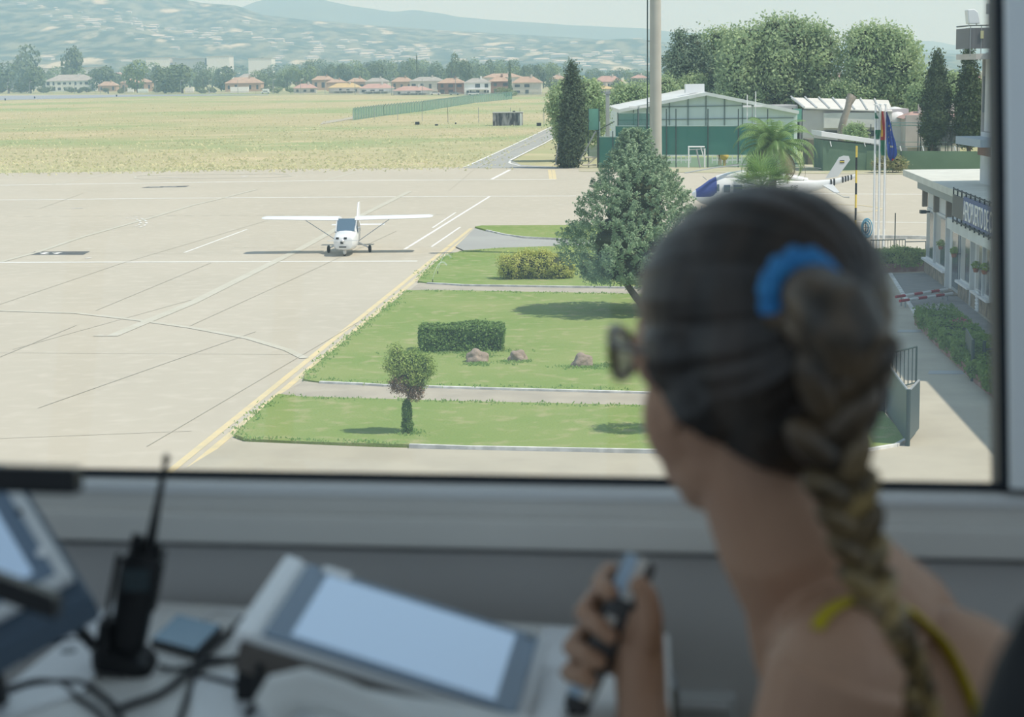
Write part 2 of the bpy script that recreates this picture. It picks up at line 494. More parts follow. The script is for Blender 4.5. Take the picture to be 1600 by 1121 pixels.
cs += [(G(x, 271 - x * 0.0118).x, G(x, 271 - x * 0.0118).y + random.uniform(0, 1.5), 0) for x in np.linspace(-60, 720, 260)]
tag(blades('field_grass', cs, 9000, 0.45, M_weed, up=0.4, spread=2.5), 'dry tufts and weeds over the wide field', 'grass', None, 'stuff')
cs = []
def edge_pts(pts, k, jit=0.12, z=0.12):
    out = []
    for a, b in zip(pts[:-1], pts[1:]):
        A = G(*a); B = G(*b)
        for i in range(int(max(1, (B - A).length * k))):
            q = A.lerp(B, random.random()); out.append((q.x + random.gauss(0, jit), q.y + random.gauss(0, jit), z))
    return out
cs += edge_pts([(474, 596), (510, 563), (560, 521), (600, 489), (636, 459), (700, 459.5), (1000, 465)], 8)
cs += edge_pts([(366, 686), (385, 669), (410, 646), (435, 624), (470, 628), (700, 635), (1000, 642)], 8)
cs += edge_pts([(366, 686), (385, 692), (450, 695.5), (520, 698), (640, 701)], 9)
cs += edge_pts([(478, 598), (540, 603), (600, 606), (780, 611), (985, 616)], 7)
cs += edge_pts([(653, 442), (662, 432), (680, 415), (700, 402), (780, 392)], 6)
for x, y, s in ((745, 575, 14), (808, 571, 12), (910, 580, 18), (940, 578, 10), (640, 684, 7), (720, 556, 50), (745, 352 + 210, 14)):
    q = G(x, y)
    cs += [(q.x + random.gauss(0, s * 0.018), q.y + random.gauss(0, 0.22), 0.12) for _ in range(s * 5)]
tag(blades('lawn_grass', cs, 5000, 0.075, M_tuft, up=0.7, spread=0.10), 'short green grass tufts fringing the lawns and rocks', 'grass', None, 'stuff')

# ------------------------------------------------------------------ hills
from mathutils import noise as mn
def interp(pts, x):
    if x <= pts[0][0]: return pts[0][1]
    for (a, ya), (b, yb) in zip(pts[:-1], pts[1:]):
        if x <= b:
            t = (x - a) / (b - a); t = t * t * (3 - 2 * t) * 0.4 + t * 0.6
            return ya + (yb - ya) * t
    return pts[-1][1]
def hill_pt(crest, D0, D1, px, v, amp):
    d = D0 + (D1 - D0) * v
    top = P(px, interp(crest, px), D1 / 1.0)
    hz = top.z
    r = ray(px, 100); x = CAM.x + r.x * d
    z = hz * (v ** 1.15)
    nz = mn.noise(Vector((x / 420, d / 420, 3))) * amp + mn.noise(Vector((x / 150, d / 150, 7))) * amp * 0.4
    z += nz * math.sin(math.pi * min(1, v)) * 1.0
    return Vector((x, d, z - 1.5 * (v < 0.001)))
def hill(crest, D0, D1, x0, x1, amp, m, label, nu=150, nv=26):
    mb = MB(); vs = []
    for j in range(nv + 1):
        for i in range(nu + 1):
            vs.append(hill_pt(crest, D0, D1, x0 + (x1 - x0) * i / nu, j / nv, amp))
    for i in range(nu + 1):
        q = vs[nv * (nu + 1) + i]; vs.append(Vector((q.x * 1.1, q.y * 1.15, q.z * 0.4)))
    fs = [(j * (nu + 1) + i, j * (nu + 1) + i + 1, (j + 1) * (nu + 1) + i + 1, (j + 1) * (nu + 1) + i) for j in range(nv + 1) for i in range(nu)]
    mb.add(vs, fs)
    return tag(mb.build('hills', m, smooth=True), label, None, None, 'structure')
M_hill = mat('scrub_hillside', (0.045, 0.07, 0.05), 1.0, (0.20, 0.21, 0.15), 0.040, 12, spec=0.0, stretch=(1, .35, 1), contrast=(0.42, 0.62), col3=(0.52, 0.47, 0.36), scale3=0.016, contrast3=(0.60, 0.67))
M_hill2 = mat('far_hillside', (0.07, 0.10, 0.09), 1.0, (0.11, 0.14, 0.11), 0.004, 10, spec=0.0)
crestA = [(-300, -70), (0, -40), (200, -22), (290, 0), (330, 7), (375, 10), (420, 25), (500, 34), (600, 42), (720, 50), (830, 56), (1000, 66), (1200, 78), (1500, 84), (1800, 88)]
crestB = [(200, 30), (385, 13), (410, 4), (440, -3), (500, -2), (530, 6), (560, 12), (620, 20), (650, 17), (690, 22), (720, 28), (780, 33), (830, 36), (900, 41), (1000, 45), (1060, 52), (1150, 60), (1300, 70), (1600, 84)]
crestC = [(900, 60), (1000, 50), (1080, 52), (1160, 51), (1230, 55), (1310, 68), (1400, 64), (1450, 65), (1490, 72), (1540, 74), (1700, 80)]
hill(crestA, 2300, 3900, -250, 1750, 26, M_hill, 'near scrub-covered hillside dotted with white villas, highest on the left')
hill(crestB, 4200, 6000, 150, 1700, 40, M_hill2, 'blue hazy ridge behind the near hillside')
hill(crestC, 6200, 7800, 850, 1850, 40, M_hill2, 'faintest far ridge low behind the trees on the right')

# haze filling the valley
hz = MB(); hz.box((0, 170 + 3900, 197), (9500, 7800, 400))
mh = bpy.data.materials.new('valley_haze'); mh.use_nodes = True
nt = mh.node_tree; nt.nodes.clear()
ou = nt.nodes.new('ShaderNodeOutputMaterial'); vs_ = nt.nodes.new('ShaderNodeVolumeScatter')
vs_.inputs['Color'].default_value = (0.47, 0.74, 1.0, 1); vs_.inputs['Density'].default_value = 1 / 3000; vs_.inputs['Anisotropy'].default_value = 0.0
nt.links.new(vs_.outputs[0], ou.inputs['Volume'])
tag(hz.build('haze', mh), 'pale blue summer haze over the valley and hills', 'haze', None, 'stuff')
# ================================================================== PLANTS
def nrm(a): return a / np.maximum(np.linalg.norm(a, axis=1, keepdims=True), 1e-9)
def leaf_quads(p, out, size, rng, aspect=0.55, orient=0.7):
    """rhombic leaves at p, facing roughly 'out'"""
    n = len(p)
    nn = nrm(out + orient * rng.normal(0, 1, (n, 3)))
    t = nrm(np.cross(nn, rng.normal(0, 1, (n, 3))))
    b = np.cross(nn, t)
    s = (size * rng.uniform(0.6, 1.25, n))[:, None]
    return np.stack([p - t * s * 0.5, p + b * s * aspect * 0.5, p + t * s * 0.5, p - b * s * aspect * 0.5], 1)
def crown_points(blobs, n, rng, lump=0.16, shell=(0.72, 1.04)):
    B = np.array(blobs, float)
    area = (B[:, 3] * B[:, 4] + B[:, 4] * B[:, 5] + B[:, 3] * B[:, 5])
    k = rng.choice(len(B), n, p=area / area.sum())
    d = nrm(rng.normal(0, 1, (n, 3)))
    ph = (np.sin(d[:, 0] * 9 + k) * np.cos(d[:, 1] * 8 + k * 2.1) * np.sin(d[:, 2] * 7 + k * .7))
    r = rng.uniform(shell[0], shell[1], n) + lump * ph
    p = B[k, :3] + d * B[k, 3:6] * r[:, None]
    # drop what sits deep inside another blob
    keep = np.ones(n, bool)
    for j in range(len(B)):
        q = (p - B[j, :3]) / B[j, 3:6]
        keep &= ~((np.linalg.norm(q, axis=1) < 0.62))
    return p[keep], d[keep]
def crown(name, blobs, n, leaf, m, parent=None, seed=1, orient=0.7, lump=0.16, zmin=None, cluster=0, crad=0.3):
    rng = np.random.default_rng(seed)
    if cluster:
        c, d = crown_points(blobs, cluster, rng, lump)
        k = rng.integers(0, len(c), n)
        off = rng.normal(0, 1, (n, 3)) * crad * 0.5
        p = c[k] + off
        d = nrm(d[k] * 0.8 + nrm(off) * 1.5 + np.array([0, 0, 0.5]))
    else:
        p, d = crown_points(blobs, n, rng, lump)
    if zmin is not None:
        kk = p[:, 2] > zmin; p = p[kk]; d = d[kk]
    return link_mesh(name, quads_mesh(name, leaf_quads(p, d, leaf, rng, orient=orient), m), parent)

L_hedge = mat('hedge_leaves', (0.138, 0.235, 0.057), 0.6, (0.227, 0.358, 0.098), 4, transl=0.3, spec=0.4)
L_yellow = mat('yellow_green_leaves', (0.459, 0.499, 0.121), 0.6, (0.675, 0.675, 0.230), 2.5, transl=0.35)
L_conifer = mat('conifer_sprays', (0.246, 0.351, 0.211), 0.8, (0.404, 0.527, 0.333), 1.3, transl=0.35)
L_topi = mat('round_tree_leaves', (0.263, 0.375, 0.092), 0.6, (0.450, 0.542, 0.168), 2.2, transl=0.35)
L_topi_dry = mat('dry_reddish_leaves', (0.24, 0.17, 0.10), 0.9, (0.30, 0.19, 0.13), 4, transl=0.3)
L_broad = mat('broadleaf_leaves', (0.274, 0.367, 0.197), 0.8, (0.451, 0.560, 0.289), 0.22, transl=0.35)
L_broad2 = mat('pale_broadleaf_leaves', (0.306, 0.426, 0.205), 0.8, (0.477, 0.570, 0.319), 0.25, transl=0.35)
L_cedar = mat('cedar_needles', (0.165, 0.240, 0.150), 0.9, (0.225, 0.300, 0.195), 0.4, transl=0.2)
L_cyp = mat('cypress_foliage', (0.056, 0.085, 0.040), 0.9, (0.101, 0.140, 0.062), 0.8, transl=0.12)
L_far = mat('distant_tree_leaves', (0.125, 0.172, 0.084), 0.9, (0.188, 0.240, 0.115), 0.03, transl=0.2)
L_far2 = mat('distant_light_tree_leaves', (0.190, 0.258, 0.112), 0.9, (0.258, 0.325, 0.146), 0.03, transl=0.2)
L_core = mat('core_shade', (0.04, 0.055, 0.025), 1.0, (0.06, 0.07, 0.035), 2)  # dark solid cores paint the shade inside crowns and hedges
L_palm = mat('palm_fronds', (0.154, 0.270, 0.064), 0.45, (0.270, 0.414, 0.126), 1.2, transl=0.3, spec=0.5)
L_palmdry = mat('dry_palm_fronds', (0.26, 0.23, 0.13), 0.8, (0.18, 0.16, 0.09), 3)

def gz(p, z): q = Vector(p); q.z = z; return q
def scaleat(p): return (p - CAM).dot(FWD) / F      # metres per pixel at p

# ---- clipped box hedge
b = G(722, 556); s = scaleat(b)
t = thing('hedge', 'clipped box-shaped dark green hedge on the lawn behind the rocks', 'hedge', (b.x, b.y, 0.12))
W, Hh, Dp = 128 * s, 0.80, 0.95
rng = np.random.default_rng(3)
def box_leaves(W, Dp, Hh, n, leaf, m, parent, name='foliage', z0=0.0, seed=3, cy0=None, wob=0.05):
    rng = np.random.default_rng(seed)
    cy0 = Dp / 2 if cy0 is None else cy0
    face = rng.choice(5, n, p=np.array([W * Hh, W * Hh, Dp * Hh, Dp * Hh, W * Dp]) / (2 * W * Hh + 2 * Dp * Hh + W * Dp))
    u = rng.uniform(-.5, .5, n); v = rng.uniform(0, 1, n)
    p = np.zeros((n, 3)); d = np.zeros((n, 3))
    for f, (ax, sg) in enumerate((('y', -1), ('y', 1), ('x', -1), ('x', 1), ('z', 1))):
        k = face == f
        if ax == 'y': p[k] = np.stack([u[k] * W, np.full(k.sum(), sg * Dp / 2), v[k] * Hh], 1); d[k] = (0, sg, 0)
        elif ax == 'x': p[k] = np.stack([np.full(k.sum(), sg * W / 2), u[k] * Dp, v[k] * Hh], 1); d[k] = (sg, 0, 0)
        else: p[k] = np.stack([u[k] * W, (v[k] - .5) * Dp, np.full(k.sum(), Hh)], 1); d[k] = (0, 0, 1)
    bulge = wob * (np.sin(p[:, 0] * 4.1) + np.cos(p[:, 2] * 6.3 + p[:, 0] * 2) + np.sin(p[:, 1] * 5)) / 2
    p += d * (bulge + rng.normal(0, 0.035, n))[:, None]
    # soften corners
    p[:, 1] += cy0; p[:, 2] += z0
    return link_mesh(name, quads_mesh(name, leaf_quads(p, d + np.array([0, 0, .3]), leaf, rng), m), parent)
box_leaves(W, Dp, Hh, 16000, 0.085, L_hedge, t)
mb = MB(); mb.box((0, Dp / 2, Hh / 2 - 0.02), (W - 0.12, Dp - 0.12, Hh - 0.06)); mb.build('shade_core', L_core, t)

# ---- yellow-green loose bush
b = G(836, 441); s = scaleat(b)
t = thing('bush', 'broad yellow-green bush on the second lawn beside the conifer', 'bush', (b.x, b.y + 0.5, 0.12))
bl = [(-1.05, 0, .48, .55, .6, .58), (-.4, .1, .58, .6, .6, .62), (.3, 0, .62, .65, .6, .62), (.95, -.1, .5, .6, .6, .55), (1.35, 0, .35, .4, .45, .42)]
crown('foliage', bl, 17000, 0.085, L_yellow, t, 5, cluster=900, crad=0.16)
mb = MB()
for q in bl: mb.ball(q[:3], (q[3] * .8, q[4] * .8, q[5] * .8), 10, 7)
mb.build('shade_core', L_core, t)

# ---- small round-headed tree on the nearest lawn
b = G(637, 684)
t = thing('small_tree', 'small round-headed tree on the nearest lawn with ivy round its pale trunk', 'tree', (b.x, b.y, 0.12))
s = scaleat(b)
def o_(px, py): return (px - 637) * s, (684 - py) * s / math.cos(PITCH)
mb = MB(); mb.tube([(0, 0, 0), (.01, 0, .4), (.03, 0, .8), (.06, 0, 1.25)], [.035, .03, .028, .02], 8)
for a in range(6): mb.tube([(.04, 0, .95), (.04 + .3 * math.cos(a), .3 * math.sin(a), 1.35 + .1 * (a % 2))], [.018, .006], 6)
mb.build('trunk', mat('pale_trunk', (0.42, 0.40, 0.36), 0.8), t, smooth=True)
bl = []
for px, py, r in ((622, 556, .16), (628, 575, .28), (648, 572, .27), (665, 583, .25), (640, 590, .30), (655, 600, .24), (668, 572, .15), (615, 578, .18)):
    x, z = o_(px, py); bl.append((x, random.uniform(-.12, .15), z, r, r * 1.1, r * .95))
crown('foliage', bl, 11000, 0.060, L_topi, t, 8, cluster=700, crad=0.12)
bl2 = [(o_(628, 605)[0], -.14, o_(628, 605)[1], .24, .2, .24), (o_(650, 618)[0], -.05, o_(650, 618)[1], .20, .2, .2)]
o = crown('dry_foliage', bl2, 2600, 0.055, L_topi_dry, t, 9, cluster=260, crad=0.12); o['label'] = 'dry reddish-brown foliage low on the crown'
mb = MB()
for q in bl: mb.ball(q[:3], (q[3] * .6, q[4] * .6, q[5] * .6), 8, 6)
mb.build('shade_core', L_core, t)
crown('ivy', [(o_(637, 650)[0], 0, .55, .13, .13, .33), (o_(637, 672)[0], 0, .2, .16, .16, .22)], 3200, 0.05, L_hedge, t, 10)
# the tree of which only the shadow shows, behind the person
b = G(1090, 684)
t = thing('slender_tree', 'slender tree on the nearest lawn, mostly behind the person, its shadow on the grass', 'tree', (b.x, b.y, 0.12))
mb = MB(); mb.tube([(0, 0, 0), (.02, 0, 1.6), (0, 0, 3.0)], [.07, .05, .03], 8); mb.build('trunk', M_bark, t, smooth=True)
crown('foliage', [(0, 0, 3.0, .75, .7, .55), (-.35, 0, 2.7, .5, .5, .35), (.4, .1, 2.8, .45, .5, .35)], 5000, 0.09, L_topi, t, 12, cluster=300, crad=.2)

# ---- rocks
M_rock = mat('brown_boulder', (0.30, 0.235, 0.19), 0.95, (0.38, 0.31, 0.25), 5, 8, bump=0.8, bscale=9, contrast=(0.3, 0.7))
def rock(px, py, w, h, lab, seed, d=0.5, skew=0.0):
    b = G(px, py); rs = random.Random(seed)
    bm = bmesh.new(); bmesh.ops.create_icosphere(bm, subdivisions=4, radius=1)
    for v in bm.verts:
        n1 = mn.noise(v.co * 1.3 + Vector((seed, 0, 0))) * .35 + mn.noise(v.co * 3.5 + Vector((seed, 5, 0))) * .1
        v.co = v.co * (1 + n1)
        if v.co.z < -.25: v.co.z = -.25
        v.co = Vector((v.co.x * w / 2 + skew * v.co.z, v.co.y * d / 2, (v.co.z + .25) * h / 1.25))
    me = bpy.data.meshes.new('rock'); bm.to_mesh(me); bm.free(); me.materials.append(M_rock)
    me.polygons.foreach_set('use_smooth', [True] * len(me.polygons))
    o = link_mesh('rock', me); o.location = (b.x, b.y + d / 2, 0.10)
    tag(o, lab, 'rock', 'rocks on the lawn')
rock(744, 573, .72, .40, 'rounded brown rock just in front of the clipped hedge', 1)
rock(809, 571, .58, .34, 'smallest brown rock, the middle one of the three on the lawn', 5, .45)
rock(909, 580, .64, .43, 'flat-topped pinkish brown rock nearest the person in glasses', 9, .5, .06)

# ---- big conifer
b = G(1015, 492)
t = thing('conifer', 'big blue-green conifer with two tops standing on the lawn', 'tree', (b.x, b.y, 0.1))
s = scaleat(b)
def q_(px, py): return ((px - 1015) * s, (492 - py) * s / math.cos(PITCH))
mb = MB()
mb.tube([(0, 0, 0), (-.5, 0, .55), (-.95, 0, 1.2), (-1.0, 0, 2.0), (-.9, 0, 3.2), (-.75, 0, 5.0)], [.16, .14, .12, .1, .07, .03], 10)
mb.tube([(.1, 0, 0), (.25, .1, 1.2), (.2, 0, 3), (-.1, 0, 5.4)], [.13, .11, .08, .02], 10)
for i in range(26):
    a = random.uniform(0, 6.28); z = random.uniform(1.2, 4.5); l = 2.3 * (1 - (z - .8) / 5.5)
    mb.tube([(-.6, 0, z), (-.6 + l * .5 * math.cos(a), l * .5 * math.sin(a), z + .15), (-.6 + l * math.cos(a), l * math.sin(a), z + .5)], [.045, .03, .012], 6)
mb.build('trunk', M_bark, t, smooth=True)
rng = np.random.default_rng(21)
# outline of the crown in the photo: (row, left, right)
rows = [(214, 983, 990), (228, 972, 998), (245, 963, 1006), (262, 950, 1042), (280, 942, 1052), (300, 925, 1070), (320, 912, 1078), (340, 900, 1088), (358, 884, 1092), (378, 870, 1095), (398, 876, 1098), (415, 892, 1098), (432, 905, 1090), (442, 915, 1075)]
cl = []; 
for _ in range(1500):
    k = rng.uniform(0, 1) ** 0.75 * (len(rows) - 1.001); i = int(k); f = k - i
    y = rows[i][0] + (rows[i + 1][0] - rows[i][0]) * f
    l = rows[i][1] + (rows[i + 1][1] - rows[i][1]) * f; r = rows[i][2] + (rows[i + 1][2] - rows[i][2]) * f
    xl, z = q_(l, y); xr, _z = q_(r, y)
    cxx = (xl + xr) / 2; R = (xr - xl) / 2
    a = rng.uniform(0, 2 * np.pi); rr = R * (1.02 - abs(rng.normal(0, 0.24)) + .06 * math.sin(a * 5 + y * .09))
    if 300 < y and abs(math.sin(a * 3.5 + y * .06)) < .28: rr *= .75
    cl.append((cxx + rr * math.cos(a), rr * math.sin(a) * .95, z, math.cos(a), math.sin(a)))
for _ in range(60):     # second leader
    f = rng.uniform(0, 1); y = 214 + f * 60; R = .05 + f * .42; x, z = q_(1008, y); a = rng.uniform(0, 6.28)
    cl.append((x + R * math.cos(a), R * math.sin(a), z, math.cos(a), math.sin(a)))
cl = np.array(cl)
n = 80000; k = rng.integers(0, len(cl), n)
ax = nrm(np.stack([cl[:, 3], cl[:, 4], np.full(len(cl), .75)], 1))
u = rng.uniform(0, 1, n)
p = cl[k, :3] + ax[k] * (u * .34 - .1)[:, None] + rng.normal(0, 1, (n, 3)) * (.085 * (1.1 - u))[:, None]
d = nrm(nrm(p - cl[k, :3]) * .6 + ax[k] * .8)
o = link_mesh('foliage', quads_mesh('foliage', leaf_quads(p, d, .10, rng, aspect=.5, orient=.55), L_conifer), t)
mb = MB()
for i in range(4, len(rows) - 1):
    y, l, r = rows[i]; xl, z = q_(l, y); xr, _ = q_(r, y)
    mb.ball(((xl + xr) / 2, 0, z), ((xr - xl) / 2 * .5, (xr - xl) / 2 * .5, .42), 12, 6)
mb.build('shade_core', L_core, t)

# ---- fan palm (near) and feather palm (behind it)
def frond_fan(mbl, base, az, el, L, seg=20, spread=2.3, droop=.10):
    """petiole plus a fan of narrow blades"""
    dirv = Vector((math.cos(az) * math.cos(el), math.sin(az) * math.cos(el), math.sin(el)))
    side = Vector((-math.sin(az), math.cos(az), 0)); nn = dirv.cross(side) * -1
    hub = base + dirv * L * .5
    mbl.tube([base, hub], [.02, .012], 4, cap=False)
    for i in range(seg):
        a = (i / (seg - 1) - .5) * spread
        dv = (dirv * math.cos(a) + side * math.sin(a)).normalized()
        l = L * .60 * (1 - .25 * abs(a) / (spread / 2))
        w = dirv.cross(dv).normalized() if abs(a) > 1e-3 else nn
        pr = dv.cross(nn).normalized() * .026
        mid = hub + dv * l * .6 + nn * .03; tip = hub + dv * l - Vector((0, 0, droop * l * random.uniform(.5, 1.3)))
        mbl.add([hub - pr * .3, hub + pr * .3, mid + pr, mid - pr], [(0, 1, 2, 3)])
        mbl.add([mid - pr, mid + pr, tip], [(0, 1, 2)])
b = G(1192, 372)
t = thing('fan_palm', 'low fan palm with spiky leaves in front of the helicopter', 'palm', (b.x, b.y, 0))
s = scaleat(b); zc = (372 - 292) * s
mb = MB(); mb.tube([(0, 0, 0), (0, 0, zc * .55), (-.05, 0, zc)], [.17, .16, .13], 12)
mb.build('trunk', mat('palm_fibre', (0.20, 0.15, 0.10), 1.0, (0.12, 0.09, 0.06), 9, bump=.8, bscale=20), t)
for i in range(60):
    el = random.choice((random.uniform(-.35, .4), random.uniform(.3, 1.45))); az = random.uniform(0, 6.28)
    f = MB(); frond_fan(f, Vector((-.05, 0, zc)), az, el, random.uniform(1.7, 2.15), 18, 3.3)
    f.build('frond', L_palm, t)
b = G(1207, 345)
t = thing('feather_palm', 'taller shaggy palm with drooping fronds behind the fan palm', 'palm', (b.x, b.y, 0))
s = scaleat(b); zc = (345 - 228) * s
mb = MB(); mb.tube([(0, 0, 0), (0, 0, zc * .5), (.05, 0, zc)], [.24, .22, .26], 12); mb.build('trunk', MATS['palm_fibre'], t)
def frond_feather(mbl, base, az, el, L, drop):
    pts = []; n = 12
    for i in range(n + 1):
        u = i / n; a = el - u * u * drop
        if i == 0: p = Vector(base)
        else: p = pts[-1] + Vector((math.cos(az) * math.cos(a), math.sin(az) * math.cos(a), math.sin(a))) * L / n
        pts.append(p)
    mbl.tube(pts, [.025 * (1 - i / (n + 2)) for i in range(n + 1)], 4, cap=False)
    side = Vector((-math.sin(az), math.cos(az), 0))
    for i in range(2, n + 1):
        for h in (0, .5):
            p = pts[i - 1].lerp(pts[i], h); tt = (pts[i] - pts[i - 1]).normalized()
            ll = .55 * math.sin(math.pi * min(.98, (i + h) / (n + 1))) + .12
            for sg in (-1, 1):
                dv = (side * sg * .8 + tt * .6 - Vector((0, 0, .35))).normalized(); wv = tt * .045
                mbl.add([p - wv, p + wv, p + dv * ll], [(0, 1, 2)])
for i in range(80):
    el = random.uniform(-.7, 1.35); az = random.uniform(0, 6.28)
    f = MB(); frond_feather(f, Vector((.05, 0, zc)), az, el, random.uniform(2.3, 3.3), random.uniform(1.3, 2.3))
    dry = el < -.15
    o = f.build('frond', L_palmdry if dry else L_palm, t)
    if dry: o['label'] = 'dry hanging frond'

# ---- trees around the hangar
def tree(name, label, px, py, rows, n, leaf, m, seed, trunk_r=.3, cluster=0, crad=.5, group=None, depth=1.0, lump=.16, cat='tree', trunk_px=None):
    """rows: (row, left, right) outline of the crown in the photo; built round at its own distance"""
    b = G(px, py); s = scaleat(b)
    t = thing(name, label, cat, (b.x, b.y, 0), 0, group)
    zt = lambda y: (b.z if False else 0) + (py - y) * s / math.cos(PITCH)
    mb = MB(); tx = 0 if trunk_px is None else (trunk_px - px) * s
    top = zt(rows[len(rows) // 3][0])
    mb.tube([(tx * .3, 0, 0), (tx, 0, top * .5), (tx, 0, top)], [trunk_r, trunk_r * .8, trunk_r * .3], 9)
    mb.build('trunk', M_bark, t, smooth=True)
    blobs = []
    for i in range(len(rows) - 1):
        (y0, l0, r0), (y1, l1, r1) = rows[i], rows[i + 1]
        l = (l0 + l1) / 2; r = (r0 + r1) / 2; hh = max(zt(y0) - zt(y1), .4); w = (r - l) * s
        k = max(1, int(round(w / (hh * 2.2))))
        for j in range(k):
            cx = (l - px) * s + w * (j + .5) / k
            rx = w / k / 2 * (1.12 if k > 1 else 1)
            blobs.append((cx, random.uniform(-.2, .2) * hh, (zt(y0) + zt(y1)) / 2, rx, max(rx, w / 2 * .75) * depth, hh * .72))
    base_blobs = list(blobs)
    if cat == 'tree' and name not in ('cypress', 'cedar'):
        for q in base_blobs:
            for _ in range(5):
                a = random.uniform(0, 6.28); e = random.uniform(-.6, 1.2); k = random.uniform(.28, .42)
                blobs.append((q[0] + q[3] * .72 * math.cos(a) * math.cos(e), q[1] + q[4] * .72 * math.sin(a) * math.cos(e), q[2] + q[5] * .72 * math.sin(e), q[3] * k, q[4] * k, max(q[5] * k * 1.5, q[3] * k * .8)))
    crown('foliage', blobs, n, leaf, m, t, seed, cluster=cluster, crad=crad, lump=lump)
    mb = MB()
    for q in base_blobs: mb.ball(q[:3], (q[3] * .66, q[4] * .66, q[5] * .66), 9, 6)
    mb.build('shade_core', L_core, t)
    return t
tree('broadleaf_tree', 'tallest and widest green tree behind the hangar', 1215, 226,
     [(38, 1205, 1235), (50, 1172, 1275), (62, 1150, 1300), (80, 1130, 1310), (105, 1118, 1308), (130, 1125, 1300), (150, 1140, 1285), (168, 1160, 1270), (185, 1180, 1250)], 26000, .46, L_broad, 31, .5, 1500, 1.1)
tree('broadleaf_tree', 'green tree between the dark cedar and the tallest tree, above the hangar roof', 1128, 222,
     [(56, 1110, 1160), (70, 1095, 1175), (90, 1090, 1180), (115, 1092, 1180), (140, 1100, 1180), (160, 1110, 1175)], 14000, .44, L_broad2, 32, .4, 900, 1.0)
tree('broadleaf_tree', 'round bright green tree standing alone right of the tallest tree', 1368, 226,
     [(50, 1345, 1385), (60, 1325, 1408), (75, 1316, 1422), (95, 1318, 1432), (120, 1322, 1438), (140, 1325, 1436), (158, 1335, 1425), (172, 1345, 1412)], 20000, .42, L_broad2, 33, .4, 1100, 1.0)
tree('cedar', 'dark drooping cedar on the left of the tree group', 1085, 224,
     [(58, 1058, 1085), (68, 1052, 1098), (82, 1050, 1103), (95, 1042, 1112), (104, 1036, 1116), (116, 1046, 1120), (128, 1050, 1122), (140, 1052, 1125), (150, 1085, 1120)], 16000, .34, L_cedar, 34, .35, 700, .8, lump=.3)
tree('cypress', 'dark pointed cypress between the white building and the terminal', 1456, 243,
     [(87, 1461, 1464), (98, 1456, 1468), (112, 1451, 1473), (130, 1447, 1477), (150, 1442, 1481), (175, 1438, 1484), (195, 1438, 1482), (212, 1443, 1474), (226, 1450, 1462)], 15000, .30, L_cyp, 35, .2, 1000, .5, lump=.08)
tree('cypress', 'dark pointed cypress closest to the terminal tower', 1514, 243,
     [(73, 1510, 1513), (88, 1506, 1516), (105, 1501, 1521), (125, 1498, 1527), (150, 1493, 1533), (175, 1490, 1537), (195, 1490, 1538), (212, 1494, 1534), (225, 1500, 1526)], 15000, .30, L_cyp, 36, .2, 1000, .5, lump=.08)
tree('cypress', 'grey-green cypress beside the taxi road bend', 888, 263,
     [(102, 892, 895), (112, 890, 900), (128, 886, 905), (150, 882, 910), (175, 878, 914), (200, 876, 914), (225, 874, 912), (245, 872, 908), (258, 874, 900)], 15000, .26, mat('grey_cypress_foliage', (0.075, 0.11, 0.06), 0.9, (0.11, 0.155, 0.085), .8, transl=.2), 37, .25, 1000, .5, lump=.1)
tree('leafy_tree', 'bushy light green tree close behind the grey-green cypress', 892, 252,
     [(132, 880, 925), (145, 868, 938), (160, 860, 945), (178, 858, 948), (195, 866, 948), (212, 872, 944), (225, 880, 930)], 14000, .34, L_broad2, 38, .25, 900, .7)
tree('leafy_tree', 'pale green tree between the concrete post and the floodlight mast', 985, 232,
     [(138, 965, 1010), (150, 955, 1018), (165, 950, 1020), (180, 952, 1015), (200, 958, 1010)], 8000, .34, L_broad2, 39, .25, 600, .7)
tree('leafy_tree', 'small pale green tree over the left slope of the hangar roof', 1040, 228,
     [(127, 1030, 1050), (138, 1022, 1056), (150, 1020, 1058), (160, 1024, 1054), (180, 1026, 1052)], 5000, .34, L_broad2, 40, .2, 500, .7)
tree('leafy_tree', 'small bright tree just left of the hangar ridge', 1080, 226,
     [(125, 1072, 1096), (134, 1064, 1102), (143, 1062, 1104), (156, 1064, 1100)], 5000, .34, L_broad2, 41, .2, 500, .7)
tree('leafy_tree', 'small bright tree over the right slope of the hangar roof', 1150, 228,
     [(137, 1122, 1146), (147, 1116, 1190), (158, 1118, 1195), (172, 1130, 1195)], 6000, .34, L_broad2, 42, .2, 500, .7)
tree('leafy_tree', 'light green shrubby tree behind the white sloping roof', 1310, 228,
     [(134, 1302, 1335), (142, 1292, 1345), (152, 1288, 1348), (165, 1290, 1345)], 5000, .34, L_broad2, 43, .2, 500, .7)
tree('leafy_tree', 'green tree between the white curved roof and the first cypress', 1430, 230,
     [(140, 1425, 1450), (150, 1418, 1456), (165, 1416, 1458), (175, 1420, 1458)], 5000, .34, L_broad2, 44, .2, 500, .7)
tree('leafy_tree', 'green tree showing between the two dark cypresses', 1485, 230,
     [(124, 1478, 1494), (140, 1474, 1500), (155, 1474, 1504), (170, 1476, 1502), (182, 1478, 1498)], 5000, .34, L_broad2, 45, .2, 500, .7)
tree('leafy_tree', 'green tree right of the last cypress beside the terminal tower', 1540, 230,
     [(130, 1528, 1556), (145, 1524, 1560), (160, 1526, 1562), (175, 1528, 1560)], 4000, .34, L_broad2, 46, .2, 400, .7)
tree('shrub', 'round green shrub beside the leaning dead trunk', 1336, 243,
     [(197, 1326, 1345), (203, 1321, 1351), (211, 1320, 1353), (218, 1321, 1352)], 4000, .22, L_broad2, 47, .08, 400, .4, cat='shrub')
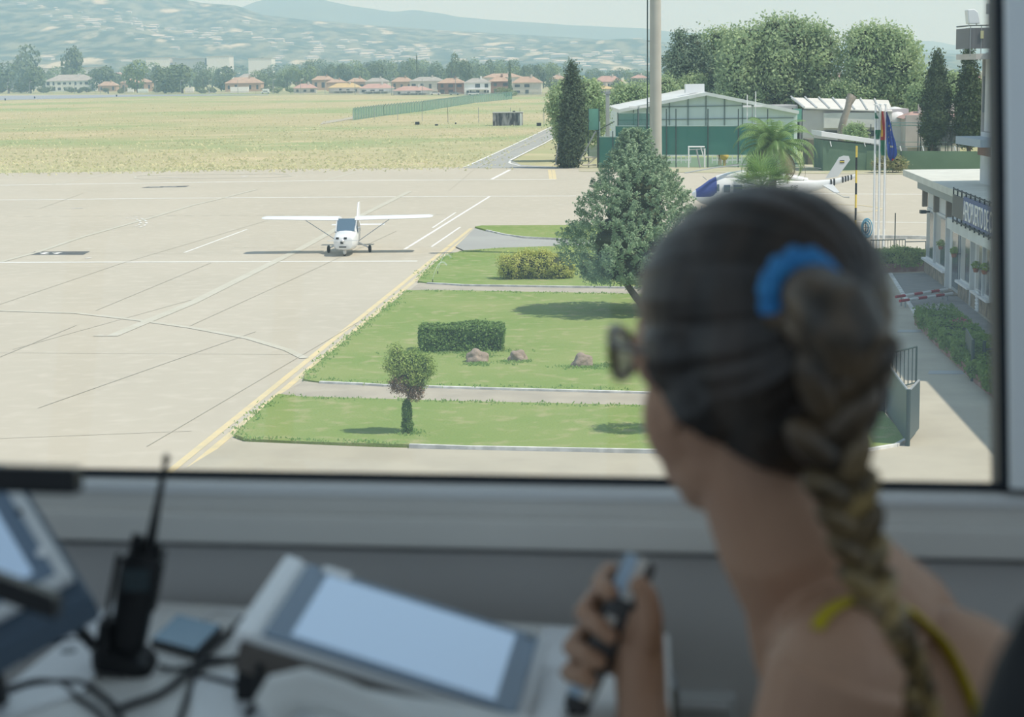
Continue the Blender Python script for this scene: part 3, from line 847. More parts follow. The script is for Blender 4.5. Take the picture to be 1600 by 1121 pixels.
# leaning dead trunk
b = G(1316, 242); s = scaleat(b)
t = thing('dead_trunk', 'bare leaning trunk with lopped top in front of the white building', 'tree trunk', (b.x, b.y, 0))
z = lambda y: (242 - y) * s / math.cos(PITCH); x = lambda p: (p - 1316) * s
mb = MB(); mb.tube([(x(1318), 0, 0), (x(1314), 0, z(205)), (x(1317), 0, z(190)), (x(1324), 0, z(170)), (x(1327), 0, z(152)), (x(1328), 0, z(149))], [.55, .42, .38, .34, .33, .28], 12)
mb.tube([(x(1325), 0, z(166)), (x(1331), 0, z(158)), (x(1335), 0, z(153))], [.28, .25, .2], 10)
mb.tube([(x(1316), 0, 0), (x(1322), 0, z(214))], [.4, .15], 8)
mb.build('trunk', mat('dead_wood', (0.42, 0.36, 0.31), .95, (.30, .25, .21), 2, bump=.6, bscale=4), t, smooth=True)
# bushes against the green screen
tree('flowering_bush', 'weedy flowering bush at the foot of the flagpoles against the green screen', 1395, 270.5,
     [(246, 1378, 1400), (253, 1368, 1412), (262, 1364, 1420)], 3500, .16, mat('weedy_leaves', (.26, .30, .12), .9, (.38, .34, .18), 1.5, transl=.3), 48, .04, 400, .35, cat='bush')

# ---- distant trees: five crowns copied
far_protos = []
for k in range(6):
    rng = np.random.default_rng(60 + k)
    conical = k == 5
    bl = [(rng.uniform(-.22, .22), rng.uniform(-.2, .2), rng.uniform(.25, .72), rng.uniform(.24, .36), rng.uniform(.24, .36), rng.uniform(.22, .3)) for _ in range(6)]
    if conical: bl = [(0, 0, z, .03 + .13 * (1 - z), .03 + .13 * (1 - z), .2) for z in (.15, .35, .55, .75)]
    pts, d = crown_points(bl, 1400, rng)
    V = leaf_quads(pts, nrm(d + np.array([0, 0, .4])), .085, rng, orient=.5, aspect=.8)
    w = .035
    st = np.array([[(-w, 0, 0), (w, 0, 0), (w * .6, 0, .55), (-w * .6, 0, .55)], [(0, -w, 0), (0, w, 0), (0, w * .6, .55), (0, -w * .6, .55)]])
    far_protos.append(quads_mesh('foliage', np.concatenate([V, st]), [L_far2 if k in (1, 3) else L_far, M_bark], np.array([0] * len(V) + [1, 1])))
core = MB(); core.ball((0, 0, .55), (.3, .3, .3), 8, 6)
def far_tree(px, base_py, top_py, wpx, label, group, k=None, name='distant_tree'):
    b = G(px, max(base_py, hor(px) + 7)); s = scaleat(b)
    h = (base_py - top_py) * s * 1.12; w = wpx * s
    k = random.randrange(5) if k is None else k
    o = link_mesh(name, far_protos[k]); o.location = (b.x, b.y, 0)
    o.scale = (w / .85, w / .85, h); o.rotation_euler = (0, 0, random.uniform(0, 6.28))
    tag(o, label, 'tree', group)
    return o
# ================================================================== FAR HOUSES, TREE BELTS, VILLAS
M_roof = mat('clay_tile_roof', (0.50, 0.36, 0.27), .9, (.42, .29, .22), .5)
M_roof_p = mat('pink_tile_roof', (0.52, 0.34, 0.29), .9, (.44, .28, .24), .5)
M_roof_y = mat('yellow_tile_roof', (0.60, 0.46, 0.24), .9, (.52, .38, .2), .5)
M_roof_g = mat('grey_tile_roof', (0.42, 0.40, 0.37), .9, (.34, .32, .30), .5)
M_win = mat('dark_window', (0.05, 0.06, 0.07), .2, spec=.6)
def house(label, x0, x1, ridge, eave, base, wall, roof, floors=1, dep=None, gb=None, name='house', parts=True, garage=False):
    """gb: ground row that fixes the distance when the foot is hidden"""
    gb = gb or base
    cx = (x0 + x1) / 2; b = G(cx, gb); s = scaleat(b)
    W = (x1 - x0) * s; ze = max((gb - eave) * s, 1.5); zr = max((gb - ridge) * s, ze + .6)
    dep = dep or max(7.0, W * .55)
    t = thing(name, label, 'house', (b.x, b.y, 0), random.uniform(-.12, .12), 'houses beyond the field')
    mb = MB(); mb.box((0, dep / 2, ze / 2), (W, dep, ze)); mb.build('wall', wall, t)
    ov = .5; mb = MB()
    hx, y0, y1 = W / 2 + ov, -ov, dep + ov; rl = max(W / 2 - dep * .45, .3)
    vs = [(-hx, y0, ze), (hx, y0, ze), (hx, y1, ze), (-hx, y1, ze), (-rl, dep / 2, zr), (rl, dep / 2, zr)]
    mb.add(vs, [(0, 1, 5, 4), (1, 2, 5), (2, 3, 4, 5), (3, 0, 4), (3, 2, 1, 0)]); mb.build('roof', roof, t)
    if parts:
        nfl = floors; fh = ze / nfl; nw = max(2, int(W / 3.4))
        for f in range(nfl):
            for i in range(nw):
                if random.random() < .18: continue
                xx = -W / 2 + W * (i + .5) / nw; ww = random.choice((1.1, 1.3, 1.9)); hh = fh * random.choice((.42, .5, .62))
                mb = MB(); mb.box((xx, -.03, f * fh + fh * .5), (ww, .1, hh)); mb.build('window', M_win, t)
        mb = MB(); mb.box((rl * .5 + .5, dep * .4, zr - .1), (.7, .7, 1.7)); mb.build('chimney', wall, t)
        if garage:
            mb = MB(); mb.box((0, -1.6, ze * .45), (W * .7, 3.0, .18)); 
            for i in range(4): mb.box((-W * .33 + W * .66 * i / 3, -3.0, ze * .22), (.2, .2, ze * .45))
            mb.build('porch', M_whitewall, t)
    return t
H = house
H('tan-roofed house standing highest at the left end of the terrace row', 488, 523, 119, 125, 134, M_tan, M_roof, 1, gb=141)
H('low tan house half behind the yellow-roofed one', 511, 542, 124, 129, 138, M_tan, M_roof, 1, gb=142)
H('single-storey house with a yellow tiled roof', 514, 562, 130, 137, 146, M_offwhite, M_roof_y, 1, garage=True)
H('small tan-roofed house behind the yellow-roofed one', 543, 573, 122, 128, 136, M_tan, M_roof, 1, gb=142)
H('house with a pale grey roof in the back row', 571, 606, 122, 128, 136, M_offwhite, M_roof_g, 1, gb=142)
H('long salmon-roofed white bungalow in the middle of the front row', 562, 616, 131, 138, 146.5, M_whitewall, M_roof_p, 1, garage=True)
H('tan-roofed house behind the salmon bungalows', 611, 645, 121, 128, 137, M_tan, M_roof, 1, gb=142)
H('salmon-roofed bungalow with white porch, right in the front row', 616, 676, 135, 141.5, 148.5, M_whitewall, M_roof_p, 1, garage=True)
H('long grey-roofed pale house in the back row', 640, 692, 120.5, 127, 138, M_offwhite, M_roof_g, 1, gb=143)
H('two-storey brown brick house with a balcony', 684, 725, 122.5, 130, 147, M_brownwall, M_roof, 2)
H('bright white two-storey house beside the brown one', 726, 767, 122.5, 129.5, 148, M_white, M_roof_g, 2, garage=True)
H('brown house with a tan roof behind the white one', 766, 798, 119, 127.5, 141, M_brownwall, M_roof, 2, gb=147)
H('pale villa with a wide tan roof highest in the row', 757, 817, 115, 121, 130, M_offwhite, M_roof, 1, gb=141)
H('beige two-storey house with sunlit side at the right end of the row', 801, 846, 120, 129.5, 148, M_offwhite, M_roof, 2)
H('pinkish low bungalow at the left end of the front row', 459, 494, 131, 138, 146, M_offwhite, M_roof_p, 1)
H('big grey-roofed villa with white gable at the far left', 72, 148, 117, 126.5, 143, M_whitewall, M_roof_g, 2)
H('two-tier brown-roofed house behind white garden walls', 352, 408, 121, 130, 143, M_tan, M_roof, 1)
H('upper storey tan-roofed house behind the two-tier one', 372, 412, 115.5, 122, 134, M_tan, M_roof_g, 1, gb=139)
H('low orange-tan house among trees, right of the big villa', 153, 182, 127.5, 134, 143, M_tan, M_roof, 1)
H('low pale tan house with a long roof among the left trees', 189, 238, 123, 129, 143, M_tan, M_roof, 1)
H('orange-roofed house half hidden in trees above the low tan ones', 146, 170, 114, 120, 130, M_offwhite, M_roof_y, 1, gb=137)
H('small pinkish white house among the left trees', 175, 194, 113.5, 118, 128, M_white, M_roof_p, 1, gb=137)
H('roof at the far left edge between dark trees', -8, 22, 122, 127, 138, M_offwhite, M_roof_g, 1, gb=141)
H('tan house at the right end of the left tree clump', 462, 480, 124, 130, 139, M_tan, M_roof, 1, gb=142)
H('low tiled roof right of the grey cypress', 928, 972, 119, 128, 138, M_offwhite, M_roof_p, 1, gb=142)
H('tiled roof behind the trees beside the floodlight mast', 986, 1012, 117, 122, 132, M_offwhite, M_roof_p, 1, gb=138)
H('pale roof right of the beige house above the bushes', 858, 884, 117, 124, 134, M_offwhite, M_roof, 1, gb=141)
H('sand-coloured low house by the concrete post', 932, 962, 134, 139, 146, M_offwhite, M_roof_y, 1, gb=150)
H('terracotta-roofed house between the round tree and the first cypress', 1300, 1322, 115, 122, 140, M_offwhite, M_roof_p, 1, gb=150)
H('tiled house seen between cypress and terminal tower', 1526, 1545, 118, 126, 140, M_offwhite, M_roof_p, 1, gb=150)
# white garden walls, vans and boxes along the far road
def block(name, label, cat, x0, x1, top, base, m, dep=2.5, group=None, z0=0):
    cx = (x0 + x1) / 2; b = G(cx, base); s = scaleat(b)
    mb = MB(); mb.box((0, dep / 2, (base - top) * s / 2), ((x1 - x0) * s, dep, (base - top) * s))
    o = mb.build(name, m, bevel=.05); o.location = (b.x, b.y, z0)
    return tag(o, label, cat, group)
for x0, x1, tp, bs, lb in ((199, 208, 136, 144.5, 'white kiosk with two panels beside the far road'), (215, 231, 139, 145, 'low white trailer beside the kiosk'),
                           (289, 302, 137, 145, 'white wall end with a curved top by the dark hedge'), (326, 337, 139, 145, 'small white shed before the two-tier house'),
                           (360, 388, 136, 145, 'long white garden wall of the two-tier house'), (410, 420, 139, 145.5, 'small white shed right of the garden wall')):
    block('garden_wall', lb, 'wall', x0, x1, tp, bs, M_white, group='white walls along the far road')
def car(px, py, lab, m):
    b = G(px, py); t = thing('parked_car', lab, 'car', (b.x, b.y, 0), random.uniform(-.1, .1), 'cars parked by the far houses')
    mb = MB(); mb.box((0, 0, .62), (4.2, 1.7, .6)); mb.build('body', m, t, bevel=.15)
    mb = MB(); mb.box((-.1, 0, 1.15), (2.3, 1.5, .5), taper=.8); mb.build('cabin', M_win, t, bevel=.1)
    for x in (-1.3, 1.3):
        for y in (-.8, .8):
            mb = MB(); mb.tube([(x, y - .1, .32), (x, y + .1, .32)], .32, 10); mb.build('wheel', M_black, t)
car(415, 146.5, 'white van-like car at the left of the bungalow row', M_white); car(680, 148.6, 'white car in front of the salmon bungalow', M_white)
car(710, 148.8, 'silver car in front of the brown house', M_greym); car(740, 149.3, 'white car parked before the white house', M_white); car(636, 148.2, 'dark car in the middle of the row', M_black)

# warehouses
for x0, x1, tp, bs, lb in ((228, 265, 90, 101, 'long white warehouse left of the mast on the plain'), (323, 358, 88, 98, 'white industrial shed in the centre of the far plain'),
                           (388, 424, 91, 98, 'low white industrial shed at the foot of the hill'), (53, 155, 106, 111, 'very long low white building behind the grey-roofed villa'),
                           (270, 320, 91.5, 98, 'grey low warehouse between two white ones')):
    cx = (x0 + x1) / 2; D_ = 1900 if bs < 105 else 1500
    A = at(x0, bs + 2, D_); B = at(x1, tp, D_)
    t = thing('warehouse', lb, 'warehouse', ((A.x + B.x) / 2, D_, min(0, A.z)))
    zb = B.z - t.location.z
    mb = MB(); mb.box((0, 15, zb / 2), (abs(B.x - A.x), 30, zb)); mb.build('wall', M_greym if 'grey low' in lb else M_whitewall, t)
    mb = MB(); mb.box((0, 15, zb + .2), (abs(B.x - A.x) + 1, 31, .5)); mb.build('roof', M_roof_g, t)

# apartment slabs on the plain
for i, (x, y0, y1, w) in enumerate(((938, 96, 106, 4), (944, 97, 106, 3), (952, 96, 106, 7), (962, 97.5, 106, 6), (969, 97, 106, 3), (976, 96.5, 106, 8), (986, 96, 106, 6), (994, 97, 106, 7), (1002, 97, 106, 6), (930, 98, 106, 4), (951, 72, 79, 6))):
    Dd = 2700 if i < 10 else 3300
    A = at(x - w / 2, y1, Dd); B = at(x + w / 2, y0, Dd)
    t = thing('apartment_block', 'white apartment block in the row of slabs far out on the plain' if i < 10 else 'pale tower block alone above the row of white slabs', 'building', ((A.x + B.x) / 2, Dd, A.z - 20), 0, 'apartment blocks on the plain' if i < 10 else None)
    hgt = B.z - A.z + 20
    mb = MB(); mb.box((0, 8, hgt / 2), (B.x - A.x, 16, hgt)); mb.build('wall', M_white, t)
    mb = MB()
    for f in range(3): mb.box((0, -.1, hgt - 2 - f * 3), ((B.x - A.x) * .8, .3, 1.0))
    mb.build('window_band', M_win, t)

# villas on the hillside, one mesh copied
mb = MB(); mb.box((0, 0, 4.5), (16, 10, 9)); mb.cur = 1
mb.add([(-9, -6, 9), (9, -6, 9), (9, 6, 9), (-9, 6, 9), (-5, 0, 12), (5, 0, 12)], [(0, 1, 5, 4), (1, 2, 5), (2, 3, 4, 5), (3, 0, 4), (3, 2, 1, 0)])
villa_me = mb.mesh('villa', [M_whitewall, mat('pale_villa_roof', (.55, .49, .44), .9)])
vr = random.Random(5); cnt = 0; vpos = []
for _ in range(3000):
    if cnt >= 285: break
    px = vr.uniform(130, 1010) if vr.random() < .85 else vr.uniform(0, 300); v = vr.uniform(.10, .75)
    w = math.exp(-((v - (.62 - .00042 * (px - 150))) / .12) ** 2)
    if vr.random() > w + .05: continue
    # loose clusters
    if mn.noise(Vector((px / 45, v * 6, 2))) < 0: continue
    q = hill_pt(crestA, 2300, 3900, px, v, 26)
    if any((q - p_).length < 26 for p_ in vpos): continue
    vpos.append(q)
    o = link_mesh('villa', villa_me); o.location = (q.x, q.y, q.z - 2); s_ = vr.uniform(.38, .8); o.scale = (s_ * vr.uniform(1.0, 2.2), s_, s_ * vr.uniform(.5, .8)); o.rotation_euler = (0, 0, vr.uniform(-.6, .6))
    tag(o, ('tiny white villa ' + ('high' if v > .5 else 'low') + ' on the near hillside, ' + ('above the left houses' if px < 300 else 'above the two-tier house' if px < 480 else 'above the bungalow row' if px < 680 else 'above the brown and white houses' if px < 860 else 'left of the floodlight mast')), 'villa', 'white villas on the hillside'); cnt += 1

# ---- far tree belts
tr = random.Random(11)
REG = ((70, 'at the far left edge of the view'), (150, 'behind the grey-roofed villa'), (240, 'right of the grey-roofed villa'), (345, 'left of the two-tier house'), (430, 'around the two-tier house'), (520, 'at the left end of the bungalow row'), (600, 'over the yellow-roofed house'), (680, 'over the salmon-roofed bungalows'), (770, 'over the brown and white houses'), (860, 'over the right end of the house row'), (960, 'near the grey-green cypress'), (1100, 'near the floodlight mast'), (1400, 'beyond the white building'), (9999, 'beyond the dark cypresses'))
def where(px):
    for x_, w_ in REG:
        if px < x_: return w_
LBL = 'hazy green tree in the far tree belt'; GRP = 'trees around the far houses'
def belt(n, x0, x1, base, top, w, lbl=LBL, grp=GRP, k=None):
    for i in range(n):
        px = x0 + (x1 - x0) * (i + tr.random()) / n
        bs = tr.uniform(*base)
        if bs > 141 and (352 < px < 396 or 284 < px < 306 or 195 < px < 235): bs -= 6; 
        if bs > 137 and 352 < px < 396: continue
        wr = where(px); far_tree(px, bs, bs - tr.uniform(*top), tr.uniform(*w), lbl + ' ' + wr, grp, k)
belt(34, 480, 870, (136, 139), (30, 41), (18, 30))
belt(26, 430, 870, (131, 134), (28, 38), (20, 34))
belt(44, -10, 480, (137, 143), (20, 38), (20, 40))
belt(24, -10, 480, (144.5, 146.5), (6, 11), (12, 22), 'low dark bush along the far road', 'bushes along the far road')
belt(34, -10, 900, (127, 131), (22, 34), (26, 48), 'pale hazy tree on the plain', 'hazy trees on the plain')
belt(16, 860, 1060, (128, 134), (14, 24), (14, 26))
belt(14, 860, 1060, (140, 150), (14, 24), (14, 26))
belt(12, 1300, 1560, (128, 140), (14, 26), (18, 30), 'hazy tree', 'hazy trees behind the cypresses')
belt(12, 880, 1560, (120, 122), (9, 14), (30, 50), 'pale hazy tree on the plain', 'hazy trees on the plain')
far_tree(40, 142, 76, 46, 'tall grey-green tree standing above the far left roofs', None, 0)
far_tree(115, 142, 75, 34, 'tall loose tree above the grey-roofed villa', None, 2)
far_tree(48, 146, 108, 42, 'dark green tree left of the big grey-roofed villa', None, 0)
far_tree(14, 146, 101, 36, 'dark rounded tree at the far left edge', None, 4)
far_tree(258, 146, 108, 44, 'dense green tree clump left of the white wall end', None, 0)
far_tree(285, 146, 104, 48, 'wide green tree behind the white wall end', None, 4)
far_tree(215, 145, 98, 40, 'light green tree in the middle of the left clump', None, 1)
far_tree(797, 149, 101, 20, 'narrow dark tree before the brown house', None, 5)
far_tree(791, 152, 137, 26, 'round bush at the end of the green chain fence', None, 1, 'round_bush')
far_tree(528, 140, 103, 8, 'thin cypress between the terrace roofs', None, 5)
far_tree(706, 140, 88, 22, 'tall dark tree above the brown brick house', None, 4)
far_tree(652, 139, 89, 12, 'narrow poplar in the far tree belt', None, 5)
far_tree(730, 141, 96, 26, 'dark tree right of the tallest one in the belt', None, 2)

# ---- street lights along the far road
lamp = thing('street_lamp', 'thin grey street lamp along the far road', 'street lamp', (0, 0, 0), 0, 'street lamps along the far road')
mb = MB(); mb.tube([(0, 0, 0), (0, 0, 6.5)], [.14, .09], 6); mb.build('pole', M_greym, lamp)
mb = MB(); mb.tube([(0, 0, 6.5), (.9, 0, 6.8)], .06, 6); mb.box((1.1, 0, 6.8), (.8, .3, .18)); mb.build('lamp_head', M_white, lamp)
fx = True
for px in (12, 47, 117, 157, 195, 243, 283, 327, 372, 427, 470, 508, 555, 612, 660, 712, 863):
    b = G(px, 147 if px < 600 else 149); o = lamp if fx else copy_tree(lamp); fx = False; o.location = (b.x, b.y, 0); o['label'] = 'thin grey street lamp on the far road ' + where(px)

# ---- boundary fence in front of the houses (thin rail line)
M_post = mat('fence_post_paint', (0.30, 0.40, 0.37), .6)
def wire_fence(name, label, a, b, hgt, step, mpost, mnet, lean=0.0, cat='fence', base=0.0, post_r=.05, curve=None):
    pts = curve or [a, b]
    pts = [Vector(p) for p in pts]
    t = thing(name, label, cat, pts[0]); o0 = pts[0]
    for p, q in zip(pts[:-1], pts[1:]):
        L_ = (q - p).length; n = max(1, int(round(L_ / step)))
        if mnet:
            mb = MB(); d = (q - p).normalized(); nr = Vector((-d.y, d.x, 0)) * .01
            A = p - o0; B = q - o0
            mb.slab([A + Vector((0, 0, base)), B + Vector((0, 0, base)), B + Vector((0, 0, hgt * .97)), A + Vector((0, 0, hgt * .97))], nr, 1.0)
            mb.build('mesh_panel', mnet, t)
        for i in range(n + 1):
            c = p.lerp(q, i / n) - o0
            mb = MB(); mb.tube([c, c + Vector((0, 0, hgt * .86)), c + Vector((lean, 0, hgt * 1.05))], post_r, 6)
            mb.build('post', mpost, t)
    return t
N_green = net_mat('green_mesh', (0.10, 0.28, 0.22), .42)
N_thin = net_mat('thin_wire_mesh', (0.25, 0.30, 0.28), .12)
N_screen = net_mat('green_windscreen', (0.055, 0.22, 0.17), .84)
N_screen2 = net_mat('thin_green_windscreen', (0.10, 0.30, 0.24), .5)
N_light = net_mat('light_green_sheet', (0.22, 0.52, 0.40), .85)
wire_fence('chain_fence', 'green chain-link fence with bent post tops crossing the field', G(552, 188), G(800, 156), 2.4, 2.9, M_post, N_green, .5,
           curve=[G(552, 188), G(600, 181), G(660, 174), G(740, 161), G(800, 155)], post_r=.09)
wire_fence('roadside_fence', 'low pale wire fence along the foot of the far houses', G(-20, 147), G(800, 150), 1.6, 12, M_post, N_thin, 0, curve=[G(-20, 147.5), G(400, 147.8), G(860, 151)])
wire_fence('field_fence', 'sparse thin wire fence in front of the concrete bunker', G(585, 187), G(850, 192), 2.6, 9, M_greym, None, 0, curve=[G(585, 187), G(700, 191), G(850, 194)])

# ---- concrete bunker in the field
b = G(793, 196.5); s = scaleat(b)
t = thing('bunker', 'weather-stained low concrete hut alone in the dry field', 'hut', (b.x, b.y, 0), -.06)
mst = mat('stained_concrete', (0.33, 0.32, 0.32), .95, (.06, .06, .065), 1.6, 7, stretch=(1.3, 1, .28), contrast=(.42, .56))
mb = MB(); mb.box((0, 1.5, 10 * s), (46 * s, 3, 20 * s)); mb.build('wall', mst, t)
mb = MB(); mb.box((0, 1.5, 20.4 * s), (47.5 * s, 3.2, .12)); mb.build('roof', mat('old_concrete', (.5, .49, .46), .95), t)
mb = MB(); mb.box((21 * s, -.05, 9.5 * s), (3.5 * s, .2, 19 * s)); mb.build('pillar', M_whitewall, t)
mb = MB(); mb.box((10 * s, .8, 21.8 * s), (4 * s, .4, 1.8 * s)); mb.tube([(19 * s, 1, 20 * s), (19 * s, 1, 27 * s)], .03, 5); mb.build('roof_box', M_dark, t)
for px, py, w, h, lb in ((652, 195, 7, 4.5, 'largest of the dark boxes lying in the field left of the hut'), (682, 196.5, 5, 2.5, 'flat dark box in the field between the fence posts'), (712, 194, 2.5, 2.5, 'tiny dark box nearest the hut'), (842, 197, 7, 5, 'dark weedy stump right of the hut')):
    block('field_box', lb, 'box', px - w / 2, px + w / 2, py - h, py, M_dark, .5, 'dark boxes in the field')
for px, py in ((8, 157), (54, 154), (182, 151), (169, 146.5)):
    block('runway_marker', 'small dark marker board beside the far runway', 'marker', px - 1, px + 1, py - 3, py, M_dark, .4, 'marker boards beside the runway')
# ================================================================== HANGAR, SCREENS, TERMINAL
def px_of(p):
    d = p - CAM; k = d.dot(FWD)
    return 800 + F * d.dot(RIGHT) / k, 560.5 - F * d.dot(UP) / k
# hangar: gable wall facing the camera
YH = 195.0
def hz_(px, py): q = at(px, py, YH); return q
t = thing('hangar', 'grey-green metal hangar with a low gable roof behind the green screens', 'hangar', (0, YH, 0))
A = hz_(966, 176); R_ = hz_(1103, 149); Bq = hz_(1246, 178)
M_clad = mat('pale_metal_cladding', (0.70, 0.78, 0.78), .5, (.64, .72, .72), .4, stretch=(3, 1, .3))
mb = MB(); out = [(A.x, 0, 0), (Bq.x, 0, 0), (Bq.x, 0, Bq.z), (R_.x, 0, R_.z), (A.x, 0, A.z)]
mb.slab(out, (0, 1, 0), 30); mb.build('wall', M_clad, t)
mb = MB()
for (a, b2) in ((A, R_), (R_, Bq)):
    mb.slab([(a.x, -1.0, a.z), (b2.x, -1.0, b2.z), (b2.x, -1.0, b2.z + .35), (a.x, -1.0, a.z + .35)], (0, 1, 0), 32)
mb.build('roof', mat('pale_roof_sheet', (.74, .75, .74), .5, (.66, .67, .66), .3, stretch=(4, .1, 1)), t)
mb = MB(); mb.box((R_.x - .9, 3, R_.z + .7), (2.0, 1.2, .9)); mb.build('roof_vent', M_white, t)
M_frame = mat('grey_cladding_rail', (.22, .27, .26), .6)
for px in (1046, 1075, 1103, 1132, 1160, 1016, 990):
    q = hz_(px, 200); zt = A.z + (R_.z - A.z) * (1 - abs(q.x - R_.x) / (R_.x - A.x))
    mb = MB(); mb.box((q.x, -.05, zt / 2), (.12, .1, zt)); mb.build('cladding_rail', M_frame, t)
for py in (166, 186): 
    q = hz_(1103, py); mb = MB(); hw = (R_.z - q.z) / (R_.z - A.z) * (R_.x - A.x) if py < 176 else (R_.x - A.x)
    mb.box((R_.x, -.05, q.z), (2 * hw, .1, .1)); mb.build('cladding_rail', M_frame, t)

# green windscreen court in front of it
def screen(name, label, x0, x1, top, bot, base, Y=None, m=N_screen, posts=(), ptop=None, cat='windscreen', rail=True, group=None):
    a = G(x0, base); b = G(x1, base)
    if Y: a = at(x0, base, Y); b = at(x1, base, Y); a.z = b.z = 0
    za = at(x0, top, a.y).z; zb = at(x1, top, b.y).z; za0 = max(0, at(x0, bot, a.y).z); zb0 = max(0, at(x1, bot, b.y).z)
    t = thing(name, label, cat, a, 0, group)
    d = b - a; nr = Vector((-d.y, d.x, 0)).normalized()
    mb = MB(); mb.slab([(0, 0, za0), (d.x, d.y, zb0), (d.x, d.y, zb), (0, 0, za)], nr, .02); mb.build('screen_cloth', m, t)
    for px in posts:
        f = (px - x0) / (x1 - x0); p = d * f; zt = at(px, ptop if ptop else top - 2, a.y + d.y * f).z
        mb = MB(); mb.tube([p - nr * .06, Vector((p.x, p.y, zt)) - nr * .06], .055, 6); mb.build('post', M_darkmetal, t)
    if rail:
        mb = MB(); mb.tube([Vector((0, 0, za)) - nr * .05, Vector((d.x, d.y, zb)) - nr * .05], .04, 6); mb.build('top_rail', M_post, t)
    return t
screen('windscreen_fence', 'tall green windscreen fence across the front of the hangar', 962, 1240, 197, 242, 262.5, None, N_screen, (998, 1012, 1043, 1058, 1108, 1155, 1200), 170)
screen('windscreen_fence', 'see-through green screen standing above the left end of the long one', 965, 1015, 177, 197, 262, None, N_screen2, (966,), 176)
screen('windscreen_fence', 'darker green side screen left of the hangar behind the conifer', 934, 966, 214, 262, 263, None, N_screen, (934, 936, 958), 205)
t = screen('torn_sheet', 'light green torn sheet hanging between two posts beside the grey cypress', 920, 937, 170, 203, 262.5, None, N_light, (920, 937), 168, 'sheet', False)
# braces, beams at the court's left end
t = thing('bracing_frame', 'slanting grey posts and timber bracing at the left end of the court', 'frame', G(925, 263))
o0 = G(925, 263)
def bar(x0, y0, x1, y1, r, m, par, Y=None):
    Yy = Y or o0.y
    mb = MB(); mb.tube([at(x0, y0, Yy) - o0, at(x1, y1, Yy) - o0], r, 6); mb.build('brace', m, par)
M_wood = mat('bare_timber', (.52, .48, .40), .9)
bar(905, 252, 931, 205, .07, M_greym, t); bar(912, 246, 932, 246, .09, M_wood, t); bar(918, 257, 931, 246, .08, M_wood, t); bar(910, 258, 932, 258, .09, M_wood, t)
bar(868, 258, 872, 226, .05, M_greym, t); bar(878, 252, 882, 238, .05, M_greym, t); bar(937, 190, 937, 216, .06, M_post, t)
bar(926, 208, 960, 190, .05, M_darkmetal, t)
# concrete post with steel ladder
b = G(950, 258); s = scaleat(b)
t = thing('concrete_post', 'grey concrete post with steps left of the hangar', 'post', b)
mb = MB(); mb.box((0, 0, (258 - 148) * s / 2), (.36, .36, (258 - 148) * s)); mb.build('shaft', mat('grey_concrete', (.46, .47, .45), .9, (.40, .41, .39), 1), t, bevel=.03)
mb = MB(); mb.box((0, 0, (258 - 146) * s), (.5, .5, .25)); mb.build('cap', M_greym, t)
for i in range(4):
    mb = MB(); mb.tube([(.2, -.2, .9 + i * .45), (.75, -.2, 1.2 + i * .45)], .035, 6); mb.build('step', M_greym, t)
# court contents: floor, low white barriers, timber goal frame, people
flat('court_floor', pxpoly([(964, 262), (1250, 262), (1240, 247), (964, 247)]), 0.06, mat('green_court', (.16, .24, .15), .9), label='green artificial court floor behind the long screen')
def low_barrier(px, label):
    b = G(px, 256); s = scaleat(b); t = thing('court_barrier', label, 'barrier', b, 0, 'white barriers in the court')
    w = 22 * s
    for z in (.35, .85): mb = MB(); mb.box((0, 0, z), (w, .06, .12)); mb.build('rail', M_white, t)
    for x in np.linspace(-w / 2, w / 2, 4): mb = MB(); mb.box((x, 0, .45), (.08, .08, .9)); mb.build('post', M_white, t)
for px, lb in ((1046, 'low white barrier right beside the floodlight mast'), (1068, 'low white barrier left of the timber frame'), (1124, 'low white barrier behind the figure in yellow'), (1148, 'low white barrier just left of the palms')): low_barrier(px, lb)
b = G(1091, 263); s = scaleat(b); o0 = b
t = thing('goal_frame', 'white post-and-beam frame standing in the court', 'frame', b)
bar(1076, 229, 1076, 262, .07, M_white, t, b.y); bar(1101, 232, 1101, 262, .08, M_white, t, b.y); bar(1075, 229.5, 1101, 229.5, .07, M_white, t, b.y)
bar(1088, 233, 1094, 262, .09, M_greym, t, b.y); bar(1077, 234, 1101, 233, .05, M_greym, t, b.y); bar(1095, 230, 1099, 245, .05, M_white, t, b.y)
M_skinfar = mat('skin_far', (.45, .30, .22), .7)
def small_person(px, base, hpx, shirt, label, extra=None):
    b = G(px, base); s = scaleat(b); h = hpx * s
    body = MB()
    k = h / 1.75
    body.tube([(-.1 * k, 0, 0), (-.1 * k, 0, .45 * k), (-.08 * k, 0, .9 * k)], [.05 * k, .06 * k, .08 * k], 8)
    body.tube([(.1 * k, 0, 0), (.1 * k, .05, .45 * k), (.08 * k, 0, .9 * k)], [.05 * k, .06 * k, .08 * k], 8)
    body.tube([(0, 0, .82 * k), (0, 0, 1.1 * k), (0, 0, 1.4 * k), (0, 0, 1.5 * k)], [.14 * k, .14 * k, .17 * k, .06 * k], 10)
    body.tube([(0, 0, 1.45 * k), (0, 0, 1.58 * k)], .05 * k, 8)
    body.ball((0, 0, 1.64 * k), (.085 * k, .1 * k, .12 * k), 10, 8)
    for sg in (-1, 1): body.tube([(sg * .18 * k, 0, 1.38 * k), (sg * .27 * k, -.05, 1.12 * k), (sg * .25 * k, -.2 * k, .92 * k)], [.05 * k, .04 * k, .03 * k], 7)
    o = body.build('person', M_skinfar, smooth=True); o.location = b
    tag(o, label, 'person')
    c = MB(); c.tube([(0, -.01, .95 * k), (0, -.01, 1.4 * k)], [.16 * k, .19 * k], 10); c.build('shirt', shirt, o)
    c = MB(); c.ball((0, .02 * k, 1.7 * k), (.1 * k, .11 * k, .09 * k), 8, 6); c.build('hair', M_black, o)
